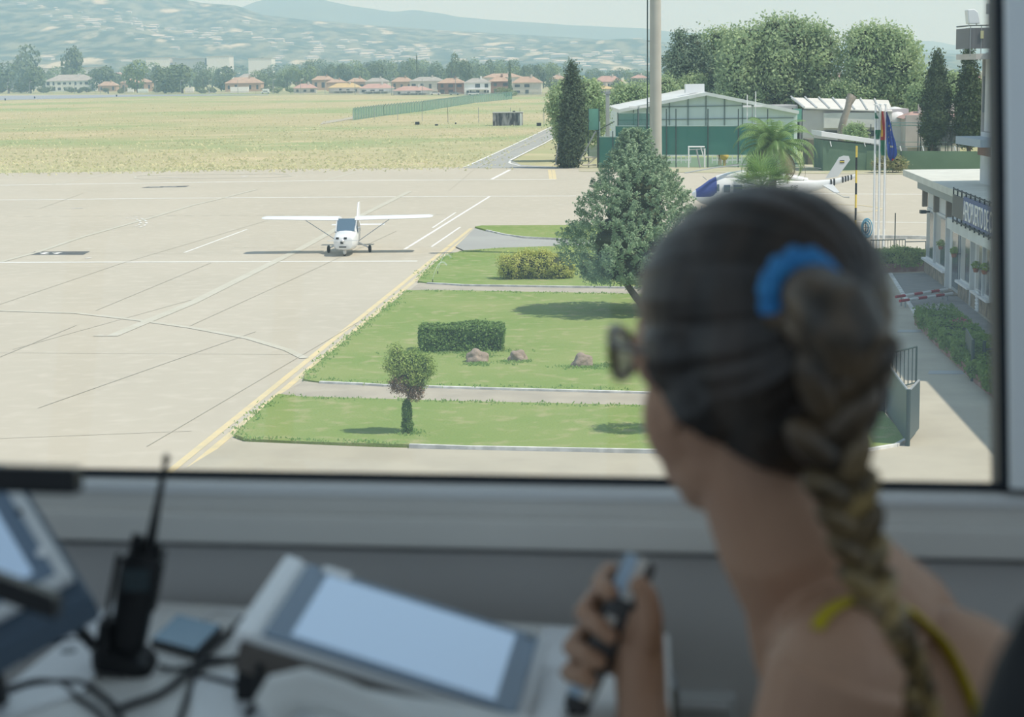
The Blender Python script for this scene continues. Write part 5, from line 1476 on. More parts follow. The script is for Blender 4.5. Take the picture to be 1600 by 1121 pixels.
# red and white barrier poles lying low across the walkway
M_red = mat('barrier_red', (.40, .03, .04), .5)
def barrier(a, b2, z, label):
    A = G(a[0], a[1], z); B = G(b2[0], b2[1], z)
    t = thing('barrier_pole', label, 'barrier', (A.x, A.y, 0), 0, 'red and white barrier poles'); o_ = Vector((A.x, A.y, 0)); n = 6
    for i in range(n):
        p = A.lerp(B, i / n) - o_; q = A.lerp(B, (i + 1) / n) - o_
        mb = MB(); mb.tube([p, q], .055, 10); mb.build('red_band' if i % 2 == 0 else 'white_band', M_red if i % 2 == 0 else M_white, t)
    for f in (.1, .9):
        p = A.lerp(B, f) - o_; mb = MB(); mb.tube([(p.x, p.y, 0), p], .03, 6); mb.build('support', M_greym, t)
barrier((1400, 464), (1480, 452.5), .45, 'farther red and white barrier pole across the walkway')
barrier((1406, 470.5), (1488, 459), .35, 'nearer red and white barrier pole across the walkway')
# kerbs and drains of the walkway
def kpath(pts, w, z, m, label, name='kerb_line'):
    pts = [G(*q) for q in pts]; mb = MB()
    for a_, b_ in zip(pts[:-1], pts[1:]):
        tt = (b_ - a_); tt.z = 0; tt.normalize(); nr = Vector((-tt.y, tt.x, 0)) * w / 2
        mb.prism([(q.x, q.y) for q in (a_ - nr, b_ - nr, b_ + nr, a_ + nr)], .02, z)
    return tag(mb.build(name, m), label, None, None, 'structure')
kpath([(1391, 431), (1430, 494)], .14, .13, M_kerb, 'kerb between the walkway and the paved strip by the terminal')
flat('pavement', pxpoly([(1393, 431), (1447, 430), (1500, 470), (1560, 520), (1560, 600), (1480, 530), (1432, 492)]), .095, mat('grey_paving', (.30, .29, .27), .95, (.24, .235, .22), 1.2, 5, stretch=(1, 3, 1)), label='darker paved strip along the terminal wall')
def plate(px0, px1, py, hp, label):
    a, b_, c_, d_ = G(px0, py), G(px1, py), G(px1 - 2, py - hp), G(px0 + 2, py - hp)
    mb = MB(); mb.slab([(q.x, q.y, .075) for q in (a, b_, c_, d_)], (0, 0, 1), .01); o = mb.build('drain_cover', mat('drain_metal', (.36, .37, .37), .6)); tag(o, label, 'drain cover', 'drain covers on the walkway')
plate(1402, 1452, 523, 3.5, 'farther pale drain strip across the shaded walkway'); plate(1450, 1512, 589, 5.5, 'nearer pale drain plate across the shaded walkway')
# picket gate and solid gate by the nearest lawn
def picket(name, label, a_, b_, top_py_a, n, r=.016, cat='gate', top_round=True):
    A = G(*a_); B = G(*b_); zt = at(a_[0], top_py_a, A.y).z; t = thing(name, label, cat, A); d = B - A
    mb = MB(); mb.tube([(0, 0, .0), (0, 0, zt), (d.x, d.y, zt), (d.x, d.y, .0)], .03, 8); mb.tube([(0, 0, .15), (d.x, d.y, .15)], .022, 6); mb.build('frame', M_darkmetal, t)
    for i in range(1, n):
        p = d * (i / n); mb = MB(); mb.tube([(p.x, p.y, .15), (p.x, p.y, zt)], r, 5); mb.build('bar', M_darkmetal, t)
    return t
picket('railing_gate', 'dark railing gate of thin bars beside the solid grey-green gate', (1374, 622), (1431, 606), 556, 9)
A = G(1418, 702); B = G(1382, 645); zt = at(1418, 612, A.y).z
t = thing('solid_gate', 'solid grey-green metal gate leaf standing open at the end of the lawn', 'gate', A); d = B - A
mb = MB(); mb.slab([(0, 0, .12), (d.x, d.y, .12), (d.x, d.y, zt), (0, 0, zt)], Vector((d.y, -d.x, 0)).normalized(), .04); mb.build('panel', mat('grey_green_gate', (.09, .12, .12), .5), t)
mb = MB(); mb.tube([(0, 0, 0), (0, 0, zt + .05)], .055, 10); mb.build('post', M_darkmetal, t)
C_ = G(1434, 682); d2 = C_ - A; d2.z = 0
mb = MB(); mb.slab([(0, 0, .2), (d2.x, d2.y, .2), (d2.x, d2.y, zt), (0, 0, zt)], Vector((d2.y, -d2.x, 0)).normalized(), .03); mb.build('narrow_leaf', MATS['grey_green_gate'], t)
mb = MB(); mb.tube([(0, 0, zt), (d.x, d.y, zt)], .03, 6); mb.tube([(0, 0, zt), (d2.x, d2.y, zt)], .03, 6); mb.build('top_rail', M_greym, t)
b = G(1371, 648); mb = MB(); mb.box((0, 0, .35), (.35, .35, .7)); o = mb.build('gate_motor', M_black, bevel=.03); o.location = b; tag(o, 'small black box at the hinge of the open gate, beside the hair', 'box')
# rails and low walls near the flagpoles
picket('railing', 'low grey railing between the flagpoles and the far hedge', (1360, 400), (1414, 399), 375.5, 12, .014, 'railing')
picket('railing', 'lower grey railing ending at the terminal corner', (1414, 401), (1446, 400.5), 378, 1, .014, 'railing')
picket('railing', 'dark railing between the palms and the striped pole', (1311, 372), (1322, 380), 332, 6, .014, 'railing')
kpath([(1322, 372.5), (1450, 375)], .15, .2, M_kerb, 'pale kerb behind the flagpoles')
b = G(1398, 392); mb = MB(); zt = at(1398, 333, b.y).z; mb.tube([(0, 0, 0), (0, 0, zt)], .03, 6); o = mb.build('thin_post', M_darkmetal); o.location = b; tag(o, 'thin dark post right of the flagpoles', 'post')
# small garden sprinkler jets over the second lawn
M_water = net_mat('water_spray', (.85, .9, .92), .22, .3)
for px, py, tp, lb in ((684, 428, 395, 'lawn sprinkler throwing a faint arc of water beside the yellow line'), (676, 441, 400, 'nearest lawn sprinkler with a thin jet at the lawn corner')):
    b = G(px, py, .12); t = thing('sprinkler', lb, 'sprinkler', b, 0, 'sprinklers on the second lawn'); 
    mb = MB(); mb.tube([(0, 0, 0), (0, 0, .12)], .02, 6); mb.build('nozzle', M_black, t)
    pts = [Vector((.55 * u, .3 * u, .12 + 1.9 * u - 1.25 * u * u)) for u in np.linspace(0, 1.1, 12)]
    mb = MB(); mb.tube(pts, [.01 + .03 * u for u in np.linspace(0, 1, 12)], 6); mb.build('water_jet', M_water, t)
# ================================================================== LIGHT AIRCRAFT
b0 = G(541.5, 399.5)
ac = thing('light_aircraft', 'white high-wing light aircraft parked nose-on on the apron', 'aircraft', (b0.x, b0.y + .75, 0), -math.radians(2.6))
M_acw = mat('aircraft_white', (.80, .81, .82), .25, spec=.6)
M_acg = mat('aircraft_glass', (.10, .16, .22), .08, spec=.9)
M_acgrey = mat('aircraft_grey_stripe', (.30, .36, .45), .4)
def rr(w, h, z, y, n=20, e=2.6):
    out = []
    for i in range(n):
        a = 2 * math.pi * i / n; c, s_ = math.cos(a), math.sin(a)
        out.append(Vector((w / 2 * math.copysign(abs(c) ** (2 / e), c), y, z + h / 2 * math.copysign(abs(s_) ** (2 / e), s_))))
    return out
fz = .40   # belly height
mb = MB(); mb.loft([rr(.60, .44, .76, -1.70, 20, 3), rr(.92, .66, .72, -1.64, 20, 3.4), rr(1.06, .82, .72, -1.3, 20, 3.6), rr(1.12, .92, .74, -.8, 20, 3.6), rr(1.15, 1.02, .80, -.35, 20, 3.4), rr(1.15, 1.42, 1.00, .1, 20, 3), rr(1.12, 1.44, 1.03, .9), rr(.95, 1.2, 1.10, 1.7), rr(.6, .8, 1.12, 2.7), rr(.32, .42, 1.12, 4.0), rr(.16, .22, 1.1, 4.9)])
fus = mb.build('fuselage', M_acw, ac, smooth=True)
mb = MB()   # windscreen
mb.slab([(-.44, -.60, 1.22), (.44, -.60, 1.22), (.47, -.02, 1.80), (-.47, -.02, 1.80)], (0, -.6, .5), .03)
mb.build('windscreen', M_acg, ac, smooth=False)
for sg in (-1, 1):
    mb = MB(); mb.slab([(sg * .575, -.30, 1.12), (sg * .575, .85, 1.12), (sg * .50, .80, 1.68), (sg * .50, -.02, 1.68)], (sg, 0, 0), .02); mb.build('side_window', M_acg, ac)
    mb = MB(); mb.tube([(sg * .50, -.6, 1.2), (sg * .49, -.04, 1.78)], .028, 6); mb.build('window_pillar', M_acw, ac)
def airfoil_ring(x, y, z, ch, th):
    pts = [(0, 0), (.03, .35), (.12, .75), (.3, 1), (.55, .85), (.8, .45), (1, .05), (.8, -.05), (.5, -.12), (.2, -.2), (.05, -.2)]
    return [Vector((x, y + p[0] * ch, z + p[1] * th)) for p in pts]
for sg in (-1, 1):
    mb = MB(); mb.loft([airfoil_ring(sg * .42, -.15, 1.74, 1.4, .17), airfoil_ring(sg * 2.5, -.15, 1.78, 1.4, .16), airfoil_ring(sg * 4.15, -.12, 1.82, 1.3, .13), airfoil_ring(sg * 4.35, 0, 1.85, 1.0, .05)])
    w = mb.build('wing', M_acw, ac, smooth=True)
    mb = MB(); mb.box((sg * 3.2, 1.18, 1.80), (1.7, .1, .03)); mb.build('aileron', M_acw, w)
    mb = MB(); mb.tube([(sg * .5, .25, .62), (sg * 2.15, .15, 1.74)], .028, 8, flat=.6); mb.build('wing_strut', M_acgrey, ac)
    mb = MB(); mb.tube([(sg * .45, .6, .55), (sg * .95, .6, .30), (sg * 1.02, .6, .22)], [.05, .035, .03], 8); lg = mb.build('landing_gear_leg', M_acw, ac, smooth=True)
    mb = MB(); mb.tube([(sg * 1.06 - .07, .6, .20), (sg * 1.06 - .04, .6, .20), (sg * 1.06 + .04, .6, .20), (sg * 1.06 + .07, .6, .20)], [.14, .2, .2, .14], 18); mb.build('main_wheel', M_black, lg)
    mb = MB(); mb.loft([airfoil_ring(sg * .08, 4.3, 1.12, .75, .05), airfoil_ring(sg * 1.4, 4.35, 1.12, .65, .04)]); mb.build('tailplane', M_acw, ac)
mb = MB(); mb.loft([[Vector((x * .05, 3.7 + .2 * 0, 1.15)), Vector((0, 3.6, 1.15)), Vector((-.0, 3.6, 1.16)), Vector((0, 3.6, 1.16))] for x in (0,)] * 1) if False else None
mb.slab([(-.035, 3.75, 1.2), (-.035, 5.05, 1.15), (-.035, 5.2, 2.30), (-.035, 4.7, 2.30)], (1, 0, 0), .07); mb.build('fin', M_acw, ac, bevel=.02)
mb = MB(); mb.tube([(0, -1.05, .55), (0, -1.1, .25)], .04, 8); ng = mb.build('nose_gear', M_acw, ac)
mb = MB(); mb.ball((0, -1.12, .22), (.085, .26, .17), 12, 8); mb.build('wheel_fairing', M_acw, ng, smooth=True)
mb = MB(); mb.tube([(-.05, -1.15, .14), (.05, -1.15, .14)], .14, 16); mb.build('nose_wheel', M_black, ng)
mb = MB(); mb.ball((0, -1.76, .84), (.08, .12, .08), 12, 8); sp = mb.build('spinner', M_acw, ac, smooth=True)
for sg in (-1, 1):
    mb = MB(); mb.loft([airfoil_ring(0, -1.80, 1.0, .1, .03), airfoil_ring(0, -1.80, 1.0, .1, .03)]) if False else None
    mb.slab([(0, -1.79, .81), (0, -1.79, .87), (sg * .78, -1.79, .87), (sg * .78, -1.79, .83)], (0, -1, 0), .015)
    mb.build('propeller_blade', M_acw, sp)
for x, z, w_, h_, y in ((-.27, .98, .14, .09, -1.42), (.13, .98, .14, .09, -1.44)):
    mb = MB(); mb.box((x, -1.67, z - .02), (w_, .12, h_)); mb.build('air_intake', M_dark, ac)
mb = MB(); mb.box((-.05, -1.70, .74), (.14, .10, .12)); mb.box((-.02, -1.64, .52), (.36, .14, .06)); mb.build('lower_intake', M_dark, ac)
mb = MB(); mb.box((.18, -1.2, .47), (.05, .1, .1)); mb.box((.28, -1.1, .45), (.05, .1, .08)); mb.build('exhaust', M_dark, ac)

# ================================================================== HELICOPTER
b0 = G(1200, 338); s = scaleat(b0)
hc = thing('helicopter', 'white helicopter with a blue nose cover and black tail stripes parked on the apron', 'helicopter', (b0.x, b0.y, 0))
Yh = b0.y
def hp(px, py, dy=0.0): q = at(px, py, Yh + dy); return Vector((q.x - b0.x, dy, q.z))
def ring_px(px, yt, yb, w, n=18, e=2.4):
    a = hp(px, yt); c = hp(px, yb); h = (a.z - c.z); z = (a.z + c.z) / 2; out = []
    for i in range(n):
        t_ = 2 * math.pi * i / n; cc, ss = math.cos(t_), math.sin(t_)
        out.append(Vector((a.x, w / 2 * math.copysign(abs(cc) ** (2 / e), cc), z + h / 2 * math.copysign(abs(ss) ** (2 / e), ss))))
    return out
mb = MB(); mb.loft([ring_px(1081, 301, 305, .15), ring_px(1086, 297, 312, .7), ring_px(1096, 291, 318, 1.1), ring_px(1108, 282, 322, 1.4), ring_px(1120, 276, 324, 1.55), ring_px(1140, 273, 326, 1.6), ring_px(1170, 272, 327, 1.6), ring_px(1200, 274, 325, 1.5), ring_px(1225, 277, 318, 1.1), ring_px(1245, 280, 309, .75), ring_px(1275, 282, 298, .5), ring_px(1300, 280, 291, .32), ring_px(1322, 276, 284, .22), ring_px(1336, 272, 278, .14)])
mb.build('fuselage', M_acw, hc, smooth=True)
mb = MB(); mb.loft([ring_px(1118, 275, 279, .4), ring_px(1135, 270, 281, 1.0), ring_px(1160, 266, 281, 1.2), ring_px(1200, 266, 281, 1.1), ring_px(1235, 272, 283, .7), ring_px(1262, 278, 288, .3)]); mb.build('engine_cowling', M_acw, hc, smooth=True)
# blue cover over the nose windows: band of the nose hull pushed out a little
def ring_s(px, yt, yb, w): return ring_px(px, yt - .6, yb + .6, w + .05)
M_bcov = mat('blue_cover', (.06, .09, .30), .7)
rings = [ring_s(1087, 296.5, 311, .72), ring_s(1096, 291, 313, 1.1), ring_s(1108, 282, 316, 1.4), ring_s(1118, 277, 314, 1.52)]
n_ = 18
mb = MB(); vs = [v for r in rings for v in r]; fs = []
for i in range(3):
    for k in range(n_):
        fs.append((i * n_ + k, i * n_ + (k + 1) % n_, (i + 1) * n_ + (k + 1) % n_, (i + 1) * n_ + k))
mb.add(vs, fs); mb.build('nose_cover', M_bcov, hc, smooth=True)
for (x0, x1, y0, y1) in ((1120.5, 1124, 288, 299), (1131, 1141, 289, 301), (1146, 1160, 289, 301)):
    a = hp(x0, y1, -.80); c = hp(x1, y0, -.80)
    mb = MB(); mb.box(((a.x + c.x) / 2, -.79, (a.z + c.z) / 2), (c.x - a.x, .06, c.z - a.z)); mb.build('cabin_window', M_acg, hc, bevel=.05)
# fin with a small flag, tail stripes, stabiliser
mb = MB(); q = [hp(1290, 279), hp(1309, 276), hp(1328, 250), hp(1326, 244), hp(1318, 243.5), hp(1311, 246)]
mb.slab([(v.x, -.05, v.z) for v in q], (0, 1, 0), .10); fin = mb.build('fin', mat('fin_white', (.66, .68, .70), .4), hc)
for k, mm in enumerate((M_black, mat('fin_flag_yellow', (.75, .6, .1), .5), M_black)):
    a = hp(1312, 255.2 - k * 1.6); c = hp(1319, 253.6 - k * 1.6); mb = MB(); mb.box(((a.x + c.x) / 2, -.06, (a.z + c.z) / 2), (c.x - a.x, .02, c.z - a.z)); mb.build('flag_band', mm, fin)
for px in (1298, 1303, 1316.5, 1321, 1325, 1330):
    w_ = .52 - (px - 1290) * .008; y0 = 281 - (px - 1298) * .22; y1 = 291.5 - (px - 1298) * .33
    mb = MB(); mb.loft([ring_px(px - 1.1, y0 - .8, y1 + .6, max(.2, w_)), ring_px(px + 1.1, y0 - 1, y1 + .4, max(.2, w_))]); mb.build('tail_stripe', M_black, hc)
mb = MB(); q = [hp(1284, 290, -.1), hp(1300, 288, -.1), hp(1312, 302, -1.3), hp(1304, 302, -1.3)]; mb.slab(q, (0, 0, 1), .06); mb.build('stabiliser', mat('grey_white', (.6, .62, .64), .4), hc)
mb = MB(); mb.tube([hp(1305, 301, -1.3), hp(1318, 308, -1.3), hp(1327, 308.5, -1.3)], [.03, .03, .05], 6); mb.build('tail_guard', M_greym, hc)
mb = MB(); mb.tube([hp(1245, 302), hp(1246, 311)], .03, 6); mb.build('antenna', M_black, hc)
# rotor
mb = MB(); mb.tube([hp(1178, 270), hp(1178, 256)], [.16, .1], 10); mb.ball(hp(1178, 257), (.3, .3, .12), 10, 6); hub = mb.build('rotor_hub', M_greym, hc)
c0 = hp(1178, 257)
for a, L_ in ((math.radians(198), 4.6), (math.radians(20), 4.6), (math.radians(110), 4.6), (math.radians(290), 4.6)):
    dv = Vector((math.cos(a), math.sin(a), 0)); sd = Vector((-dv.y, dv.x, 0)) * .15
    pts = [c0 + dv * .3, c0 + dv * L_ * .5 - Vector((0, 0, .10)), c0 + dv * L_ - Vector((0, 0, .40))]
    mb = MB()
    for p_, q_2 in zip(pts[:-1], pts[1:]): mb.slab([p_ - sd, q_2 - sd, q_2 + sd, p_ + sd], (0, 0, 1), .03)
    mb.build('rotor_blade', mat('blade_grey', (.35, .37, .38), .5), hc)
for px, w_ in ((1096, 0), (1208, .9), (1208, -.9)):
    g0 = hp(px, 322, w_ * .8); mb = MB(); mb.tube([g0, (g0.x, w_, .22)], .05, 6); lg = mb.build('landing_gear_leg', M_acw, hc)
    mb = MB(); mb.tube([(g0.x, w_ - .07, .2), (g0.x, w_ + .07, .2)], .2, 14); mb.build('wheel', M_black, lg)
mb = MB(); mb.tube([hp(1104, 281, 0), hp(1098, 276, 0)], .02, 5); mb.build('wire_cutter', M_greym, hc)
q = hp(1235, 297, -.62)
M4 = Matrix.Rotation(math.pi / 2, 4, 'X'); M4.translation = q
text_obj('registration', 'EJE', .38, M4, M_black, hc, .01, 1.0)
# ================================================================== THE TOWER ROOM
FLOOR_Z = 7.77; CEIL_Z = 10.55
SL = 0.0
def wall_solve():
    global SL
    best = None
    for i in range(0, 400):
        sl = i / 1000
        n = Vector((sl, 1, 0)).normalized()
        def hit(px, py):
            r = ray(px, py); return CAM + r * ((Vector((0, 2.0, 0)) - CAM).dot(n) / r.dot(n))
        dz = abs(hit(120, 735).z - hit(1560, 758).z)
        if best is None or dz < best[0]: best = (dz, sl)
    SL = best[1]
wall_solve()
WN = Vector((SL, 1, 0)).normalized()          # outward normal of the front wall
WD = Vector((WN.y, -WN.x, 0))                 # along it, to the right
W0 = Vector((0, 2.0, 0))
def Wp(px, py, off=0.0):
    """point on the wall's inner face (moved into the room by off) seen at a pixel"""
    r = ray(px, py); return CAM + r * (((W0 - WN * off) - CAM).dot(WN) / r.dot(WN))
SILL = Wp(800, 745).z
TILT = math.radians(11)
TN = (WN * math.cos(TILT) - Vector((0, 0, 1)) * math.sin(TILT)).normalized()   # glass leans outwards at the top
T0 = Vector((0, 2.0, SILL))
def Tp(px, py, off=0.0):
    r = ray(px, py); return CAM + r * (((T0 + TN * off) - CAM).dot(TN) / r.dot(TN))
def wl(s_, o, z):     # along, into the room, height
    return W0 + WD * s_ - WN * o + Vector((0, 0, z))
S_L, S_R = -2.3, 1.25
M_frame2 = mat('grey_window_frame', (.74, .715, .67), .55, (.70, .68, .64), 6)
M_panel = mat('grey_wall_panel', (.64, .62, .60), .6, (.60, .585, .57), 3)
M_gask_shade = mat('rubber_and_gap_shade', (.018, .026, .036), .6)  # gasket rubber, also the painted shade of the ledge gap
M_wall_in = mat('interior_wall', (.42, .42, .41), .85)
def wbox(name, s0, s1, o0, o1, z0, z1, m, label=None, parent=None, bevel=0.0, kind='structure'):
    mb = MB(); q = [wl(s0, o0, z0), wl(s1, o0, z0), wl(s1, o0, z1), wl(s0, o0, z1)]
    mb.slab(q, -WN, o1 - o0)
    o = mb.build(name, m, parent, bevel=bevel)
    if parent is None: tag(o, label, None, None, kind)
    elif label: o['label'] = label
    return o
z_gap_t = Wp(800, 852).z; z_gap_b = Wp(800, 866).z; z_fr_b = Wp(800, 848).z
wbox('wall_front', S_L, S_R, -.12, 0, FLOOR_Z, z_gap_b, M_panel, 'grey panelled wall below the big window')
wbox('gap_shade_1', S_L, S_R, -.12, -.012, z_gap_b, z_fr_b, M_gask_shade, 'dark strip painted as the shadow gap under the window ledge')  # dark colour paints the shade in the gap under the ledge
win = tag(MB().slab([wl(S_L, -.012, z_fr_b), wl(S_R, -.012, z_fr_b), wl(S_R, -.012, SILL - .006), wl(S_L, -.012, SILL - .006)], -WN, .037).build('window_1', M_frame2, bevel=.006), 'wide grey-framed tower window looking over the apron', None, None, 'structure')
z_mid = Wp(800, 800).z; z_up = Wp(800, 772).z
wbox('ledge_strip', S_L, S_R, .025, .036, z_fr_b, z_mid, M_frame2, None, win, .004)
wbox('ledge_strip', S_L, S_R, .025, .030, z_up, SILL - .007, mat('light_frame_strip', (.78, .79, .79), .5), None, win, .003)
# gasket along the bottom of the pane, right jamb in the tilted plane
def tslab(name, pts, m, t0, t1, parent):
    mb = MB(); mb.slab([p + TN * t0 for p in pts], TN, t1 - t0); return mb.build(name, m, parent)
bl = wl(S_L, 0, SILL); br = wl(S_R, 0, SILL)
upv = (Vector((0, 0, 1)) * math.cos(TILT) + WN * math.sin(TILT)).normalized()
tslab('gasket', [bl - upv * .006, br - upv * .006, br + upv * .0015, bl + upv * .0015], M_gask_shade, -.012, .012, win)
a0, a1 = Tp(1549, -60), Tp(1557.5, 757); b0_, b1_ = Tp(1563, -60), Tp(1572, 762)
ext = lambda p, q, k: p + (p - q) * k
A0, B0 = ext(a0, a1, .9), ext(b0_, b1_, .9)
tslab('gasket', [a1, b1_, B0, A0], M_gask_shade, -.025, .05, win)
c1 = b1_ + WD * .16; C0 = B0 + WD * .16
tslab('frame_post', [b1_ - upv * .0, c1, C0, B0], mat('pale_frame_post', (.82, .85, .86), .5), -.05, .06, win)
H_ = 1.55
tslab('frame_head', [bl + upv * (H_ - .1), br + upv * (H_ - .1), br + upv * (H_ + .3), bl + upv * (H_ + .3)], M_frame2, -.03, .05, win)
gm = bpy.data.materials.new('window_glass'); gm.use_nodes = True
nt = gm.node_tree; nt.nodes.clear(); N = nt.nodes; L = nt.links
ou = N.new('ShaderNodeOutputMaterial'); tr = N.new('ShaderNodeBsdfTransparent'); gl = N.new('ShaderNodeBsdfGlossy'); tl = N.new('ShaderNodeBsdfTranslucent')
gl.inputs['Roughness'].default_value = 0.02; gl.inputs[0].default_value = (.8, .9, 1, 1)
tr.inputs[0].default_value = (.955, .965, .960, 1)
tl.inputs[0].default_value = (.72, .86, .92, 1)
m1 = N.new('ShaderNodeMixShader'); m1.inputs[0].default_value = 0.075  # translucent share adds a pale veil, like light reflected in the pane
m2 = N.new('ShaderNodeMixShader'); m2.inputs[0].default_value = 0.03
L.new(tr.outputs[0], m1.inputs[1]); L.new(tl.outputs[0], m1.inputs[2]); L.new(m1.outputs[0], m2.inputs[1]); L.new(gl.outputs[0], m2.inputs[2]); L.new(m2.outputs[0], ou.inputs[0])
mb = MB(); q = [bl, br, br + upv * H_, bl + upv * H_]
mb.add([p + TN * .02 for p in q], [(0, 1, 2, 3)]); pn = mb.build('pane', gm, win); pn['label'] = 'window glass with a pale veil mixed in'
# room shell: floor, ceiling, side and back walls with wide window openings
XL, XR, YBk = -2.3, 1.9, -2.6
mb = MB(); mb.box(((XL + XR) / 2, -.2, FLOOR_Z - .05), (XR - XL + .4, 5.4, .1)); tag(mb.build('floor', mat('grey_floor', (.20, .19, .18), .7)), 'grey floor of the tower room', None, None, 'structure')
mb = MB(); mb.box(((XL + XR) / 2, -.45, CEIL_Z + .05), (XR - XL + 1.9, 5.4, .1)); tag(mb.build('ceiling', mat('white_ceiling', (.62, .62, .60), .9)), 'pale ceiling of the tower room, overhanging the windows', None, None, 'structure')
def shell(name, a, b, label, z0=8.62, z1=10.3):
    a = Vector(a); b = Vector(b); d = (b - a).normalized(); nr = Vector((-d.y, d.x, 0)); L_ = (b - a).length
    mb = MB()
    def piece(u0, u1, h0, h1):
        p = a + d * u0; q = a + d * u1
        mb.slab([(p.x, p.y, h0), (q.x, q.y, h0), (q.x, q.y, h1), (p.x, p.y, h1)], nr, .08)
    piece(0, L_, FLOOR_Z, z0); piece(0, L_, z1, CEIL_Z)
    n = max(1, round(L_ / 1.6))
    for i in range(n + 1): piece(max(0, i * L_ / n - .05), min(L_, i * L_ / n + .05), z0, z1)
    return tag(mb.build(name, M_wall_in), label, None, None, 'structure')
fl = wl(S_L, 0, 0); fr = wl(S_R, 0, 0)
shell('wall_left', (fl.x, fl.y, 0), (XL, YBk, 0), 'left wall of the tower room with its window opening')
shell('wall_back', (XL, YBk, 0), (XR, YBk, 0), 'back wall of the tower room with window openings')
shell('wall_right', (XR, YBk, 0), (fr.x, fr.y, 0), 'right wall of the tower room with its window opening')

# ---------------- desk
M_desk = mat('pale_desk_laminate', (.80, .78, .74), .32, spec=1.0)
M_deskp = mat('white_console_panel', (.90, .91, .92), .25, spec=1.0)
d0, d1 = D(178, 936), D(905, 979)
back = [d0, d1]; 
poly = [D(178, 936), D(905, 979), D(1046, 990), D(1052, 1180), D(1052, 1500), D(-500, 1500), D(-60, 1150)]
desk = thing('desk', 'pale console desk under the window holding the radio, screens and telephone', 'desk', (0, 1.3, FLOOR_Z))
def loc(ps, o): return [Vector(p) - Vector(o.location) for p in ps]
mb = MB(); pp = loc(poly, desk); mb.prism([(p.x, p.y) for p in pp], DESK - .035 - FLOOR_Z, DESK - FLOOR_Z); mb.build('desk_top', M_desk, desk, bevel=.003)
for px, py in ((250, 985), (1010, 1010), (0, 1400), (1000, 1400)):
    q = D(px, py) - Vector(desk.location); mb = MB(); mb.box((q.x, q.y, (DESK - .035 - FLOOR_Z) / 2), (.06, .06, DESK - .035 - FLOOR_Z)); mb.build('desk_leg', M_greym, desk)
# raised pale panel along the left edge with a cable grommet
q = loc([D(182, 941), D(232, 946), D(128, 1088), D(0, 1128), D(-40, 1120)], desk)
mb = MB(); mb.prism([(p.x, p.y) for p in q], DESK - FLOOR_Z, DESK - FLOOR_Z + .004); pnl = mb.build('side_panel', M_deskp, desk); pnl['label'] = 'white raised side panel'
g_ = D(107, 1018, .004) - Vector(desk.location); mb = MB(); mb.tube([g_, g_ + Vector((0, 0, .002))], .008, 14); mb.build('grommet', M_greym, pnl)
q = loc([D(800, 980), D(838, 980), D(812, 1130), D(770, 1130)], desk)
q = loc([D(300, 1055), D(460, 1062), D(560, 1190), D(300, 1160)], desk)
mb = MB(); mb.prism([(p.x, p.y) for p in q], DESK - FLOOR_Z, DESK - FLOOR_Z + .003); mb.build('cover_plate', M_deskp, desk)
q = loc([D(848, 985), D(896, 988), D(870, 1200), D(820, 1200)], desk)
mb = MB(); mb.prism([(p.x, p.y) for p in q], DESK - FLOOR_Z, DESK - FLOOR_Z + .004); mb.build('cover_plate', M_deskp, desk)
# darker low cabinet in the gap on the left
mb = MB(); mb.box((-.86, 1.35, FLOOR_Z + .29), (.62, 1.25, .58)); o = mb.build('low_cabinet', mat('brown_cabinet', (.10, .085, .075), .6), bevel=.01); tag(o, 'dark brown low cabinet in the gap left of the desk', 'cabinet')

# ---------------- touch-screen console
BLc, BRc, TLc = P(385, 990, 1.65), P(797, 1121, 1.638), P(463, 874, 1.828)
TRc = TLc + (BRc - BLc)
ex = (BRc - BLc); ey = (TLc - BLc); WX = ex.length; WY = ey.length; exn = ex.normalized(); eyn = (ey - exn * ey.dot(exn)).normalized(); WY = ey.dot(eyn); ezn = exn.cross(eyn)
sc = thing('touch_screen', 'tilted touch screen in a pale frame in the middle of the desk', 'screen', BLc)
def sp_(u, v, w=0): return exn * (u * WX) + eyn * (v * WY) + ezn * w
def splate(name, u0, u1, v0, v1, w0, w1, m, parent, bevel=0):
    mb = MB(); mb.slab([sp_(u0, v0, w0), sp_(u1, v0, w0), sp_(u1, v1, w0), sp_(u0, v1, w0)], ezn, w1 - w0); return mb.build(name, m, parent, bevel=bevel)
M_case = mat('pale_grey_casing', (.72, .74, .75), .45)
M_bez = mat('blue_grey_bezel', (.15, .22, .31), .3, spec=.6)
M_scr = mat('screen_sky_sheen', (.30, .42, .56), .22, spec=.6, emit=(.42, .60, .82), estr=.36)  # pale blue and emission stand in for sky reflected in the screens
splate('casing', -.005, 1.07, -.01, 1.01, -.030, -.001, M_case, sc, .004)
bz = splate('bezel', .055, 1.02, .03, .97, -.001, .002, M_bez, sc, .001)
splate('screen', .15, .93, .10, .89, .002, .003, M_scr, bz)
# paler side rail on the left and its dark lower edge, label, clip, stand
splate('side_rail', -.045, .03, -.01, 1.01, -.020, .001, M_deskp, sc, .002)
splate('front_edge', -.01, 1.07, -.05, -.012, -.034, -.006, mat('dark_taupe_edge', (.12, .105, .095), .6), sc, .002)
lb = splate('label_plate', .12, .235, .90, .99, .002, .004, M_white, bz); lb['label'] = 'small white label'
splate('latch', .97, 1.0, .9, .97, 0, .004, M_greym, sc)
for u in (.55,):
    p = sp_(u, .5, -.03); mb = MB(); mb.tube([p, (p.x, p.y, DESK - BLc.z)], .012, 8); mb.build('support', M_greym, sc)
mb = MB(); c = sp_(.08, -.04, -.02); mb.tube([c, c + Vector((.0, -.01, -.03)), c + Vector((-.012, -.012, -.045))], .004, 8); mb.build('clip', M_black, sc)

